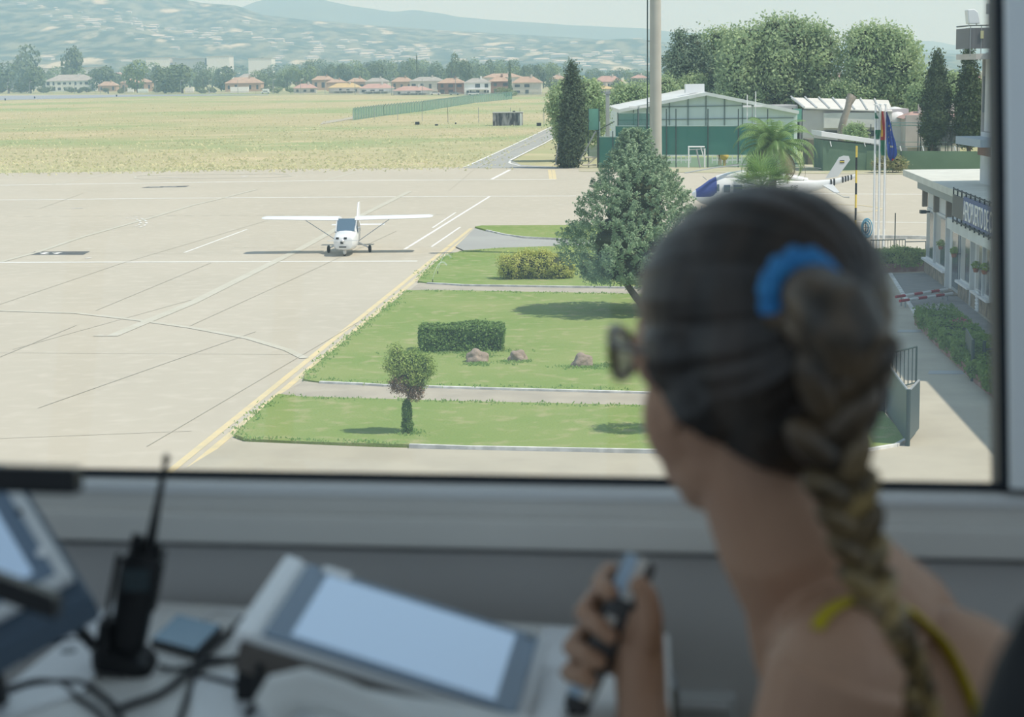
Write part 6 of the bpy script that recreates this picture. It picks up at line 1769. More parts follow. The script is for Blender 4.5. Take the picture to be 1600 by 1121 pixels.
# ---------------- left monitor, tilted
m0, mA, mB_ = P(113, 897, 1.62), P(-50, 630, 1.80), P(-160, 1068, 1.56)
mo = thing('monitor', 'tilted console monitor with a pale screen cut by the left picture edge', 'monitor', m0)
ax_ = (mA - m0); bx_ = (mB_ - m0); LA, LB = ax_.length, bx_.length; axn = ax_.normalized(); bxn = (bx_ - axn * bx_.dot(axn)).normalized(); nn_ = axn.cross(bxn)
if nn_.dot(CAM - m0) < 0: nn_ = -nn_
def mp(u, v, w=0): return axn * u + bxn * v + nn_ * w
def mplate(name, u0, u1, v0, v1, w0, w1, m, parent, bevel=0):
    mb = MB(); mb.slab([mp(u0, v0, w0), mp(u1, v0, w0), mp(u1, v1, w0), mp(u0, v1, w0)], nn_, w1 - w0); return mb.build(name, m, parent, bevel=bevel)
LA *= .64
mplate('back_shell', -.024, LA, -.006, LB, -.045, -.012, mat('dark_blue_casing', (.075, .11, .155), .5), mo, .006)
bz = mplate('bezel', 0, LA, 0, LB, -.012, 0, M_case, mo, .003)
mplate('inner_bezel', .010, LA - .02, .012, LB - .02, 0, .001, M_bez, bz)
mplate('screen', .022, LA - .03, .028, LB - .05, .001, .002, M_scr, bz)
mb = MB(); p = mp(.04, .012, .0); mb.tube([p, p + nn_ * .002], .006, 12); mb.build('button', M_deskp, bz)
mb = MB(); p = mp(.1, .012, .0); mb.tube([p, p + nn_ * .002], .003, 12); mb.build('button', M_black, bz)
p = mp(LA * .4, LB * .55, -.045); mb = MB(); mb.tube([p, (p.x, p.y + .05, DESK - m0.z + .0)], .02, 10); mb.build('stand', M_black, mo)
mb = MB(); mb.box((p.x, p.y + .05, DESK - m0.z + .006 - .03), (.2, .16, .012)); mb.build('stand_foot', M_black, mo)

# ---------------- black rails of a document holder on the left
q0 = P(-560, 900, 1.40)
rk = thing('equipment_stand', 'black stand with two thick rails reaching in from the left edge', 'stand', (q0.x, q0.y, FLOOR_Z))
def rail(x0, y0, x1, y1, hpx, d, name='rail'):
    a = P(x0, y0, d); b = P(x1, y1, d); dv = (b - a).normalized(); h = hpx * d / F
    mb = MB(); n_ = dv.cross(UP).normalized(); u_ = n_.cross(dv) * -1
    o_ = Vector(rk.location)
    qd = [a - UP * h / 2 - o_, b - UP * h / 2 - o_, b + UP * h / 2 - o_, a + UP * h / 2 - o_]
    mb.slab(qd, FWD, .03); mb.build(name, M_black, rk, bevel=.003)
rail(-560, 734, 117, 753, 42, 1.42); rail(-560, 717, 84, 953, 37, 1.38)
mb = MB(); mb.box((0, .03, .48), (.04, .04, .96)); mb.build('post', M_black, rk)
mb = MB(); mb.box((0, .05, .01), (.3, .3, .02)); mb.build('base', M_black, rk)

# ---------------- hand-held radio in its charger
rb = D(196, 1046)
ra = thing('handheld_radio', 'black handheld radio with a long antenna upright in its charger', 'radio', rb + Vector((0, 0, .012)))
top = P(226, 884, 1.83); axis = (top - rb).normalized(); hR = (top - rb).length
sdx = (RIGHT - axis * RIGHT.dot(axis)).normalized(); sdy = axis.cross(sdx)
def rrect(c, w, d_, n=16, e=5):
    return [c + sdx * (w / 2 * math.copysign(abs(math.cos(a)) ** (2 / e), math.cos(a))) + sdy * (d_ / 2 * math.copysign(abs(math.sin(a)) ** (2 / e), math.sin(a))) for a in np.linspace(0, 2 * math.pi, n, endpoint=False)]
mb = MB(); mb.loft([rrect(axis * .006, .034, .028), rrect(axis * .05, .036, .030), rrect(axis * (hR * .72), .039, .032), rrect(axis * (hR - .012), .039, .031), rrect(axis * hR, .030, .024)]); bd = mb.build('body', M_black, ra, smooth=True)
for i in range(7): mb = MB(); c = axis * (.055 + i * .009) + sdx * .019; mb.box(c, (.004, .02, .004)); mb.build('grip_rib', M_black, bd)
mb = MB(); mb.box(axis * (hR * .78) - sdy * .018 - sdx * .0, (.026, .003, .022)); mb.build('display', mat('radio_display', (.03, .05, .06), .15), bd)
for k, (sx_, h_) in enumerate(((-.009, .018), (.010, .014))): mb = MB(); c = axis * hR + sdx * sx_; mb.tube([c, c + axis * h_], .0065, 12); mb.build('knob', M_black, ra)
t0_ = axis * (hR - .002) + sdx * .004
tipw = P(260, 716, 1.84) - Vector(ra.location)
mb = MB(); mb.tube([t0_, t0_.lerp(tipw, .12), t0_.lerp(tipw, .55), t0_.lerp(tipw, .95), tipw], [.008, .006, .0036, .0028, .0034], 10); mb.ball(tipw, .0042, 8, 6); mb.build('antenna', M_black, ra, smooth=True)
mb = MB(); c = axis * (hR * .62) - sdx * .026; mb.slab([c - axis * .035 - sdy * .008, c + axis * .035 - sdy * .008, c + axis * .035 + sdy * .008, c - axis * .035 + sdy * .008], sdx, .003); mb.tube([c + axis * .03, c + axis * .03 + sdx * .012], .003, 6); mb.build('belt_clip', M_black, ra)
ch = thing('charger', 'black charging cup under the handheld radio', 'charger', rb)
mb = MB(); mb.loft([rrect(Vector((0, 0, 0)), .060, .062), rrect(Vector((0, 0, .014)), .060, .062), rrect(Vector((-.003, .004, .022)), .052, .05)]); mb.build('base', M_black, ch, smooth=True)
mb = MB(); mb.loft([rrect(Vector((-.018, .0, .012)), .020, .05), rrect(Vector((-.016, .004, .050)), .012, .042)]); mb.build('cup', M_black, ch, smooth=True)
c = P(134, 996, 1.80) - rb; mb = MB(); u_ = (P(152, 1016, 1.80) - P(118, 978, 1.80)); mb.tube([c - u_ * .42, c + u_ * .42], [.0085, .0085], 10, flat=.6); mb.build('flap', M_black, ch)

# ---------------- phone lying on the desk with its white cable
cs_ = [D(234, 1001, .008), D(277, 961, .008), D(348, 979, .008), D(307, 1021, .008)]
ctr = sum(cs_, Vector()) / 4
ph = thing('mobile_phone', 'dark mobile phone with painted sky sheen lying face up beside the radio', 'phone', (ctr.x, ctr.y, DESK + .001))
def shrink(ps, k, z): return [((p.x - ctr.x) * k, (p.y - ctr.y) * k, z) for p in ps]
mb = MB(); mb.slab(shrink(cs_, 1, 0), (0, 0, 1), .008); bd = mb.build('body', M_black, ph, bevel=.003)
mb = MB(); mb.slab(shrink(cs_, .93, .0082), (0, 0, 1), .0006); mb.build('screen', mat('phone_sky_sheen', (.36, .52, .64), .25, spec=.8), ph)  # blue colour paints the sky reflected in the dark phone
def cable(name, label, pts, r, m, cat='cable', group=None, z=None):
    ps = [D(p[0], p[1], (p[2] if len(p) > 2 else r + .001)) for p in pts]
    # smooth
    out = []
    for i in range(len(ps) - 1):
        p0 = ps[max(i - 1, 0)]; p1 = ps[i]; p2 = ps[i + 1]; p3 = ps[min(i + 2, len(ps) - 1)]
        for k in range(8):
            t_ = k / 8; out.append(.5 * ((2 * p1) + (p2 - p0) * t_ + (2 * p0 - 5 * p1 + 4 * p2 - p3) * t_ * t_ + (3 * p1 - p0 - 3 * p2 + p3) * t_ ** 3))
    out.append(ps[-1]); o0 = out[0].copy()
    mb = MB(); mb.tube([p - o0 for p in out], r, 8); o = mb.build(name, m, smooth=True); o.location = o0
    return tag(o, label, cat, group)
cable('charging_cable', 'thin white charging cable curling behind the phone', [(318, 968), (328, 960), (345, 955), (362, 956), (375, 963), (370, 975)], .0018, M_white)
cb = 'black cables on the desk'
cable('power_cable', 'black cable crossing in front of the charger from the left edge', [(-10, 1092), (20, 1080), (47, 1071), (90, 1066), (130, 1068), (157, 1085), (181, 1107), (190, 1130)], .0032, M_black, group=cb)
cable('power_cable', 'second black cable looping up over the white side panel', [(-10, 1085), (25, 1072), (60, 1064), (95, 1068), (120, 1088), (150, 1108), (170, 1130)], .0026, M_black, group=cb)
cable('power_cable', 'black cable running from the bottom edge up beside the touch screen', [(176, 1112), (205, 1100), (245, 1086), (280, 1062), (312, 1032), (345, 1000), (372, 975), (380, 966)], .0034, M_black, group=cb)
cable('power_cable', 'black cable from the bottom edge bending right to the small white box', [(278, 1130), (290, 1095), (302, 1062), (318, 1040), (350, 1032), (388, 1026)], .0030, M_black, group=cb)
cable('power_cable', 'black cable looping behind the charger towards the touch screen', [(250, 1042), (275, 1046), (300, 1040), (325, 1030), (360, 1030), (392, 1024)], .0024, M_black, group=cb)
cable('power_cable', 'black cable leading into the power adapter', [(300, 1052), (330, 1060), (360, 1068), (385, 1080)], .0030, M_black, group=cb)
cable('power_cable', 'dark cable under the charger heading for the left edge', [(150, 1010), (120, 1000), (90, 1004), (50, 1010), (40, 1030)], .0024, M_black, group=cb)
q = D(393, 1090); mb = MB(); mb.box((0, 0, .014), (.026, .04, .028), taper=.85); o = mb.build('power_adapter', M_black, bevel=.003); o.location = (q.x, q.y, DESK + .003); tag(o, 'small black power adapter between the cables and the telephone', 'adapter')
q = D(425, 1052); 
wbx = thing('white_device', 'small white box with a lit blue panel under the touch screen', 'device', (q.x, q.y, DESK), -.3)
mb = MB(); mb.box((0, 0, .014), (.055, .03, .028)); mb.build('body', M_white, wbx, bevel=.003)
mb = MB(); mb.box((-.004, -.0155, .015), (.026, .002, .02)); mb.build('panel', mat('pale_blue_panel', (.35, .55, .75), .3, emit=(.4, .65, .9), estr=.25), wbx)

# ---------------- white telephone
q = D(620, 1215)
tp_ = thing('telephone', 'white desk telephone with a curved handset, cut by the bottom picture edge', 'telephone', (q.x, q.y - .03, DESK), -.5)
mb = MB(); mb.loft([[Vector((x, y, z)) for x, y in ((-.10, -.11), (.10, -.11), (.10, .085), (-.10, .085))] for z in (0, .02)] + [[Vector((-.095, -.105, .025)), Vector((.095, -.105, .025)), Vector((.095, .08, .052)), Vector((-.095, .08, .052))]]); mb.build('base', mat('phone_white', (.66, .66, .64), .4, spec=.5), tp_, bevel=.006)
for i in range(4):
    for j in range(3): mb = MB(); mb.box((.0 + j * .022, -.07 + i * .022, .030 + i * .0033), (.014, .012, .004)); mb.build('key', M_greym, tp_)
# handset: an arch lying across the cradle
hs_ = [P(424, 1112, 1.53), P(440, 1088, 1.53), P(475, 1078, 1.53), P(525, 1090, 1.525), P(580, 1114, 1.515), P(630, 1146, 1.50), P(665, 1180, 1.49), P(680, 1205, 1.48)]
o_ = Vector(tp_.location); Mi = Matrix.Rotation(.5, 3, 'Z')
out = [Mi @ (p - o_) for p in hs_]
mb = MB(); mb.tube(out, [.020, .023, .021, .018, .018, .019, .024, .022], 14, flat=.85); mb.build('handset', MATS['phone_white'], tp_, smooth=True)
# wall socket trunking at the lower right
mb = MB()
q = [Wp(1032, 1086, .02), Wp(1148, 1090, .02), Wp(1148, 1190, .02), Wp(1032, 1186, .02)]
bx0 = sum(q, Vector()) / 4
sk = thing('wall_socket', 'pale wall trunking box low on the panel between the hand and the shoulder', 'socket', bx0)
mb = MB(); mb.slab([p - bx0 for p in q], WN, .02); mb.build('box', mat('pale_plastic', (.62, .63, .62), .5), sk, bevel=.003)
q2 = [Wp(1040, 1096, .024), Wp(1138, 1100, .024), Wp(1138, 1112, .024), Wp(1040, 1108, .024)]
mb = MB(); mb.slab([p - bx0 for p in q2], WN, .004); mb.build('cover', M_deskp, sk)

# ---------------- dark office chair close to the lens, bottom right
cq = P(1668, 1120, .92)
oc = thing('office_chair', 'black office chair back, a dark blur in the bottom right corner', 'chair', (cq.x, cq.y - .05, FLOOR_Z))
zc = cq.z - FLOOR_Z
mb = MB(); mb.ball((0, .05, zc - .12), (.060, .03, .19), 20, 14); mb.build('backrest', M_black, oc, smooth=True)
mb = MB(); mb.tube([(0, 0, zc - .25), (0, -.05, .5)], .02, 8); mb.build('back_post', M_black, oc)
mb = MB(); mb.box((0, -.22, .46), (.44, .42, .07)); mb.build('seat', M_black, oc, bevel=.02)
mb = MB(); mb.tube([(0, -.22, .08), (0, -.22, .43)], .025, 10); mb.build('gas_lift', M_greym, oc)
for i in range(5):
    a = i * 1.2566; mb = MB(); mb.tube([(0, -.22, .1), (.27 * math.cos(a), -.22 + .27 * math.sin(a), .06)], .018, 6); lg = mb.build('leg', M_black, oc)
    mb = MB(); mb.ball((.27 * math.cos(a), -.22 + .27 * math.sin(a), .03), .03, 8, 6); mb.build('caster', M_black, lg)
# ================================================================== THE PERSON
def remesh(name, mb, voxel, smooth_it, mats, parent=None, sub=0):
    o = mb.build(name + '_src', mats)
    md = o.modifiers.new('r', 'REMESH'); md.mode = 'VOXEL'; md.voxel_size = voxel
    if smooth_it:
        ms = o.modifiers.new('s', 'SMOOTH'); ms.iterations = smooth_it; ms.factor = .5
    dg = bpy.context.evaluated_depsgraph_get()
    me = bpy.data.meshes.new_from_object(o.evaluated_get(dg))
    old = o.data; bpy.data.objects.remove(o); bpy.data.meshes.remove(old)
    me.name = name
    me.polygons.foreach_set('use_smooth', [True] * len(me.polygons))
    if not me.materials:
        for q in (mats if isinstance(mats, (list, tuple)) else [mats]): me.materials.append(q)
    return link_mesh(name, me, parent)
M_skin = mat("skin", (.46, .275, .18), .55, (.41, .235, .155), 9, spec=.35)
M_skin.node_tree.nodes['Principled BSDF'].inputs['Subsurface Weight'].default_value = 0.0
O = Vector(P(1330, 1300, 1.56))     # person origin (waist height)
def q3(px, py, d): return P(px, py, d) - O
HC = P(1182, 545, 1.47)
hf = Vector((-.66, .745, -.11)).normalized(); hl = Vector((-hf.y, hf.x, 0)).normalized(); hl = hl if hl.x < 0 else -hl
hu = hf.cross(hl); hu = hu if hu.z > 0 else -hu
HM = Matrix((hl, hf, hu)).transposed()           # columns: her left, forward, up
def hpnt(l, f, u): return HC + hl * l + hf * f + hu * u - O
mb = MB()
def ell(l, f, u, rl, rf, ru): mb.ball(hpnt(l, f, u), (rl, rf, ru), 24, 16, HM)
ell(0, -.008, .025, .072, .092, .088); ell(0, .030, -.032, .064, .066, .078); ell(0, .040, -.088, .052, .056, .040); ell(0, .062, -.114, .026, .026, .020)
ell(.050, .046, .004, .030, .032, .036); ell(.030, .056, -.052, .034, .034, .046); ell(-.030, .056, -.052, .034, .034, .046); ell(.038, .045, -.035, .022, .03, .03); ell(-.038, .045, -.035, .022, .03, .03); ell(0, .085, .022, .045, .018, .02)
mb.tube([hpnt(0, .088, .01), hpnt(0, .108, -.030), hpnt(0, .098, -.040)], [.007, .012, .010], 10)
ell(0, .092, -.064, .020, .010, .005); ell(0, .090, -.073, .018, .010, .006)
for sg in (-1, 1):
    e_ = hpnt(sg * .078, .022, -.028); mb.ball(e_, (.006, .016, .028), 12, 8, HM); mb.ball(hpnt(sg * .078, .024, -.050), (.006, .009, .011), 10, 8, HM)
# neck and torso
mb.tube([q3(1170, 640, 1.485), q3(1192, 740, 1.49), q3(1228, 830, 1.50), q3(1275, 905, 1.53), q3(1320, 980, 1.56)], [.052, .054, .059, .066, .085], 20)
mb.ball(q3(1375, 1115, 1.60), (.100, .085, .105), 20, 14); mb.ball(q3(1430, 1230, 1.58), (.15, .105, .16), 20, 14)
mb.ball(q3(1410, 1450, 1.57), (.13, .10, .17), 20, 14); mb.ball(q3(1400, 1640, 1.52), (.155, .13, .14), 20, 14)
mb.tube([q3(1270, 905, 1.54), q3(1340, 925, 1.60), q3(1405, 965, 1.66), q3(1455, 1030, 1.70), q3(1475, 1100, 1.72)], [.050, .054, .050, .048, .046], 14)
mb.tube([q3(1285, 975, 1.53), q3(1312, 1010, 1.46), q3(1308, 1052, 1.40)], [.054, .050, .052], 14)
mb.ball(q3(1306, 1060, 1.39), (.050, .050, .056), 16, 12)
# left arm raised with the microphone
mb.tube([q3(1306, 1056, 1.39), q3(1262, 1180, 1.39), q3(1160, 1360, 1.44), q3(1085, 1470, 1.50)], [.055, .047, .040, .037], 16)
WR = q3(1003, 1108, 1.67)
mb.tube([q3(1085, 1470, 1.50), q3(1045, 1350, 1.56), q3(1015, 1210, 1.63), WR], [.038, .036, .029, .024], 16)
# right arm resting down in front
mb.tube([q3(1475, 1080, 1.72), q3(1500, 1220, 1.74), q3(1500, 1420, 1.80)], [.048, .041, .036], 14)
mb.tube([q3(1500, 1420, 1.80), q3(1380, 1450, 1.90), q3(1280, 1440, 1.95)], [.035, .030, .024], 14)
mb.ball(q3(1255, 1438, 1.96), (.042, .035, .018), 12, 8)
for i in range(4):
    b_ = q3(1235, 1425 + i * 10, 1.955 + .006 * i); mb.tube([b_, b_ + Vector((-.03, .005, -.002)), b_ + Vector((-.052 - .004 * (i % 2), .01, -.012))], [.0085, .008, .0065], 8)
b_ = q3(1262, 1420, 1.93); mb.tube([b_, b_ + Vector((-.03, -.005, .015)), b_ + Vector((-.045, .0, .012))], [.010, .009, .007], 8)
# thighs, so that she sits
for sg, d0_ in ((-1, 1.46), (1, 1.62)):
    s0 = q3(1400 + (30 if sg > 0 else -30), 1690, d0_); mb.tube([s0, s0 + Vector((-.20, .14, -.01)), s0 + Vector((-.36, .24, -.02))], [.085, .07, .058], 14)
    k_ = s0 + Vector((-.36, .24, -.02)); zf = FLOOR_Z + .05 - O.z
    mb.tube([k_, Vector((k_.x, k_.y + .02, (k_.z + zf) / 2)), Vector((k_.x, k_.y, zf))], [.055, .05, .035], 12)
    mb.tube([Vector((k_.x, k_.y - .03, zf)), Vector((k_.x - .10, k_.y + .08, zf - .02))], [.038, .028], 10)
# the hand: palm heel, thumb along the microphone, four curled fingers
def K(px, py, d): return q3(px, py, d)
mb.tube([WR, K(1000, 1050, 1.685), K(1002, 985, 1.69), K(1003, 950, 1.69)], [.023, .024, .021, .016], 14)
mb.ball(K(992, 1040, 1.70), (.018, .022, .034), 12, 8); mb.ball(K(985, 985, 1.71), (.017, .020, .028), 12, 8)
# thumb pressed up the side of the microphone
mb.tube([K(1010, 1010, 1.675), K(1016, 965, 1.665), K(1010, 930, 1.662), K(992, 905, 1.660)], [.0135, .0125, .0108, .0085], 12)
# fingers: knuckle behind -> out to the left -> tip back towards the palm
fing = [((992, 955), (952, 893), (938, 915), (962, 932), .0092), ((985, 985), (928, 935), (912, 958), (962, 1002), .0098),
        ((978, 1015), (910, 990), (893, 1012), (945, 1040), .0096), ((975, 1045), (905, 1035), (888, 1052), (930, 1070), .0086)]
for i, (a, b_, c, d_, r) in enumerate(fing):
    mb.tube([K(a[0], a[1], 1.725), K((a[0] + b_[0]) / 2, (a[1] + b_[1]) / 2 - 3, 1.728), K(b_[0], b_[1], 1.710), K(c[0], c[1], 1.688), K((c[0] + d_[0]) / 2, (c[1] + d_[1]) / 2, 1.672), K(d_[0], d_[1], 1.668)], [r * 1.15, r * 1.08, r * 1.06, r * 1.02, r * .95, r * .75], 12)
body = remesh('person', mb, .0030, 3, M_skin)
body.location = O
tag(body, 'person seen from behind in glasses and yellow straps, long braid, holding a microphone', 'person')
bvh = None
dgr = bpy.context.evaluated_depsgraph_get()
def make_bvh(objs):
    vs, fs = [], []
    for o in objs:
        b = len(vs); off = Vector(o.location) if o.parent is None else Vector(o.parent.location) + Vector(o.location)
        vs += [v.co + off for v in o.data.vertices]; fs += [tuple(i + b for i in p.vertices) for p in o.data.polygons]
    return BVHTree.FromPolygons(vs, fs)
bvh = make_bvh([body])
def on_body(px, py, lift=.003):
    r = ray(px, py).normalized(); h = bvh.ray_cast(CAM, r)
    if h[0] is None: return None
    return h[0] + h[1] * lift - O if h[1].dot(r) < 0 else h[0] - h[1] * lift - O

# hair
def hair_mat(name, c1, c2, scl=(60, 60, 8), rough=.42):
    m_ = bpy.data.materials.new(name); m_.use_nodes = True; nt = m_.node_tree; N = nt.nodes; L = nt.links; b = N['Principled BSDF']
    tc_ = N.new('ShaderNodeTexCoord'); mp_ = N.new('ShaderNodeMapping'); mp_.inputs['Scale'].default_value = scl
    n_ = N.new('ShaderNodeTexNoise'); n_.inputs['Scale'].default_value = 1.0; n_.inputs['Detail'].default_value = 6
    L.new(tc_.outputs['Object'], mp_.inputs[0]); L.new(mp_.outputs[0], n_.inputs['Vector'])
    r_ = N.new('ShaderNodeMapRange'); r_.inputs[1].default_value = .4; r_.inputs[2].default_value = .62; L.new(n_.outputs[0], r_.inputs[0])
    mx = N.new('ShaderNodeMix'); mx.data_type = 'RGBA'; mx.inputs[6].default_value = (*c1, 1); mx.inputs[7].default_value = (*c2, 1)
    L.new(r_.outputs[0], mx.inputs[0]); L.new(mx.outputs[2], b.inputs['Base Color']); b.inputs['Roughness'].default_value = rough
    bp = N.new('ShaderNodeBump'); bp.inputs['Strength'].default_value = .35; bp.inputs['Distance'].default_value = .003; L.new(n_.outputs[0], bp.inputs['Height']); L.new(bp.outputs[0], b.inputs['Normal'])
    return m_
M_hair = hair_mat('dark_brown_hair', (.017, .013, .011), (.040, .027, .020), (35, 35, 6))
M_hair2 = hair_mat('mid_brown_hair', (.028, .021, .015), (.105, .070, .040), (30, 30, 30))
M_hair3 = hair_mat('dark_blond_hair', (.095, .066, .032), (.40, .28, .115), (40, 40, 40))
mb = MB()
def hell(l, f, u, rl, rf, ru): mb.ball(hpnt(l, f, u), (rl, rf, ru), 28, 20, HM)
hell(0, -.014, .034, .086, .104, .096)
mb.ball(q3(1182, 470, 1.47), (.096, .09, .082), 28, 20); mb.ball(q3(1225, 560, 1.44), (.086, .075, .088), 24, 16)
mb.ball(q3(1210, 650, 1.45), (.070, .060, .058), 20, 14); mb.ball(q3(1262, 600, 1.45), (.062, .05, .07), 20, 14); mb.ball(q3(1212, 715, 1.465), (.050, .045, .034), 16, 12)
mb.ball(q3(1100, 560, 1.45), (.052, .05, .055), 18, 12); mb.ball(q3(1105, 645, 1.435), (.040, .036, .046), 18, 12)
hair = remesh('hair', mb, .0035, 8, M_hair)
# cut the hair cap back from the face and the nape
bm = bmesh.new(); bm.from_mesh(hair.data)
kill = []
for v in bm.verts:
    w = v.co + O - HC; l, f, u = w.dot(hl), w.dot(hf), w.dot(hu)
    if f > .030 + max(0, u) * .85 + (.0 if u > 0 else .015 + u * 1.0) and u < .075: kill.append(v)
    elif l > 0 and (Vector((l, f, u)) - Vector((.088, .034, -.050))).length < .018: kill.append(v)
bmesh.ops.delete(bm, geom=kill, context='VERTS')
for v in bm.verts:      # combed locks running towards the tie
    w = v.co + O - HC; tie = Vector((0, -.095, .045)); d_ = Vector((w.dot(hl), w.dot(hf), w.dot(hu))) - tie
    a = math.atan2(d_.x, d_.z)
    v.co += (w.normalized()) * (.0009 * math.sin(a * 17) + .0006 * math.sin(a * 41 + 1))
bm.to_mesh(hair.data); bm.free()
hair.parent = body; hair['label'] = 'dark brown hair combed back tight'
# scrunchie
tiec = q3(1250, 455, 1.365)
M_tie = mat('blue_scrunchie', (.06, .29, .62), .8, (.045, .23, .54), 60, bump=.5, bscale=120)
ta = (q3(1275, 470, 1.34) - q3(1215, 445, 1.40)).normalized()
ux = ta.orthogonal().normalized(); uy = ta.cross(ux)
mb = MB(); n1, n2 = 40, 12; vs = []; fs = []
for i in range(n1):
    a = 2 * math.pi * i / n1; R_t = .0235 + .0012 * math.sin(a * 11)
    for k in range(n2):
        b_ = 2 * math.pi * k / n2; rr_ = .0095 * (1 + .14 * math.sin(a * 14))
        vs.append(tiec + (ux * math.cos(a) + uy * math.sin(a)) * (R_t + rr_ * math.cos(b_)) + ta * rr_ * 1.25 * math.sin(b_))
for i in range(n1):
    for k in range(n2): fs.append((i * n2 + k, i * n2 + (k + 1) % n2, ((i + 1) % n1) * n2 + (k + 1) % n2, ((i + 1) % n1) * n2 + k))
mb.add(vs, fs); tie = mb.build('scrunchie', M_tie, body, smooth=True); tie['label'] = 'bright blue hair scrunchie'
# braid: plump alternating lobes down a curving path
path = [(1268, 478, 1.355), (1310, 520, 1.335), (1322, 575, 1.330), (1300, 640, 1.340), (1302, 700, 1.350), (1318, 760, 1.365), (1332, 810, 1.385), (1345, 860, 1.405), (1362, 915, 1.42), (1382, 965, 1.425), (1402, 1010, 1.43), (1420, 1050, 1.435), (1436, 1090, 1.44), (1448, 1130, 1.445), (1458, 1175, 1.45), (1464, 1230, 1.455)]
wid = [60, 66, 68, 66, 60, 54, 48, 43, 40, 37, 34, 31, 29, 27, 26, 16]
pts3 = [q3(*p) for p in path]
for i_ in range(6, len(path)):
    hb = on_body(path[i_][0], path[i_][1], 0.0)
    if hb is not None:
        dd_ = (hb + O - CAM).dot(FWD); pts3[i_] = q3(path[i_][0], path[i_][1], min(path[i_][2], dd_ - wid[i_] * 1.4 / F * .75))
for _k in range(2):
    for i_ in range(6, len(path) - 1):
        a_0, a_1, a_2 = [(pts3[j] + O - CAM).dot(FWD) for j in (i_ - 1, i_, i_ + 1)]
        pts3[i_] = q3(path[i_][0], path[i_][1], min(a_1, (a_0 + a_1 + a_2) / 3))
def along(t):
    i = min(int(t), len(pts3) - 2); f = t - i
    p0 = pts3[max(i - 1, 0)]; p1 = pts3[i]; p2 = pts3[i + 1]; p3 = pts3[min(i + 2, len(pts3) - 1)]
    pos = .5 * ((2 * p1) + (p2 - p0) * f + (2 * p0 - 5 * p1 + 4 * p2 - p3) * f * f + (3 * p1 - p0 - 3 * p2 + p3) * f ** 3)
    return pos, wid[i] * (1 - f) + wid[i + 1] * f
lens = 0.0; t = 0.0; prev = along(0)[0]; side = 1
brd = MB(); brd2 = MB(); brd3 = MB(); cnt_ = 0
while t < len(pts3) - 1.02:
    pos, w = along(t); nx, _ = along(min(t + .25, len(pts3) - 1.01)); tg = (nx - pos).normalized()
    wm = w * 1.4 / F
    sdv = tg.cross(-FWD).normalized()
    ax1 = (tg * .80 + sdv * (-side) * .60).normalized(); ax2 = ax1.cross(-FWD).normalized(); ax3 = ax1.cross(ax2)
    Mx = Matrix((ax2, ax3, ax1)).transposed()
    tgt = brd if t < 4.4 else (brd2 if t < 7.2 and cnt_ % 3 else brd3 if cnt_ % 4 else brd2)
    lobe = MB(); lobe.ball(pos + sdv * side * wm * .42, (wm * .50, wm * .46, wm * .98), 14, 12, Mx)
    # strand grooves on each lobe
    vv = []
    for v in lobe.v:
        e = Vector(v) - (pos + sdv * side * wm * .42); a = math.atan2(e.dot(ax3), e.dot(ax2)); vv.append(Vector(v) + (ax2 * math.cos(a) + ax3 * math.sin(a)) * wm * .025 * math.sin(a * 9))
    tgt.add(vv, lobe.f)
    side = -side; cnt_ += 1
    step = wm * .62; acc = 0
    while acc < step and t < len(pts3) - 1.01:
        t += .02; q_n = along(t)[0]; acc += (q_n - pos).length; pos = q_n
for m_b, mm, lab in ((brd, M_hair2, 'upper braid, mid brown'), (brd2, hair_mat('light_brown_hair', (.05, .036, .02), (.19, .13, .065), (40, 40, 40)), 'middle braid, lighter brown'), (brd3, M_hair3, 'lower braid, dark blond')):
    if m_b.v: o = m_b.build('braid', mm, body, smooth=True); o['label'] = lab
# top of the ponytail leaving the scrunchie
mb = MB(); mb.tube([q3(1240, 450, 1.375), q3(1270, 462, 1.345), q3(1305, 490, 1.328), q3(1325, 530, 1.325), q3(1322, 575, 1.332)], [.016, .024, .030, .030, .024], 16); o = mb.build('ponytail', M_hair2, body, smooth=True)
# eyes, brows, glasses
for sg in (-1, 1):
    mb = MB(); mb.ball(hpnt(sg * .030, .083, -.004), .012, 14, 10); ey_ = mb.build('eye', mat('eye_white', (.75, .75, .72), .2), body, smooth=True)
    mb = MB(); c = hpnt(sg * .030, .0945, -.004); mb.ball(c, .0045, 10, 8); mb.build('iris', mat('iris_brown', (.10, .05, .03), .2), ey_)
gs = thing('glasses', 'dark-rimmed glasses on the person, lens edge showing past the cheek', 'glasses', O + hpnt(0, .1, 0) * 1.0)
go = Vector(gs.location) - O
M_rim = mat('tortoise_rim', (.03, .015, .012), .25, spec=.6)
M_lens = net_mat('lens_glare', (.96, .98, 1.0), .85, .05)  # near-opaque white paints the bright reflection on the lenses
def gl_(l, f, u): return hpnt(l, f, u) - go
for sg in (-1, 1):
    ring = [gl_(sg * (.041 + .031 * math.cos(a)), .126 - .036 * ((.040 + .029 * math.cos(a)) / .069) ** 2, .002 + .021 * math.sin(a) + .004 * math.cos(a)) for a in np.linspace(0, 2 * math.pi, 28)]
    mb = MB(); mb.tube(ring, .0036, 8, cap=False); rm = mb.build('rim', M_rim, gs, smooth=True)
    mb = MB(); mb.add([p for p in ring[:-1]], [tuple(range(27))]); mb.build('lens', M_lens, rm)
    mb = MB(); mb.tube([gl_(sg * .072, .088, .014), gl_(sg * .080, .076, .012), gl_(sg * .087, .035, .006), gl_(sg * .088, .0, -.002), gl_(sg * .084, -.02, -.02)], [.003, .003, .0026, .0022, .0018], 8); mb.build('temple', M_rim, gs, smooth=True)
mb = MB(); mb.tube([gl_(-.011, .124, .004), gl_(0, .128, .008), gl_(.011, .124, .004)], .0022, 8); mb.build('bridge', M_rim, gs)
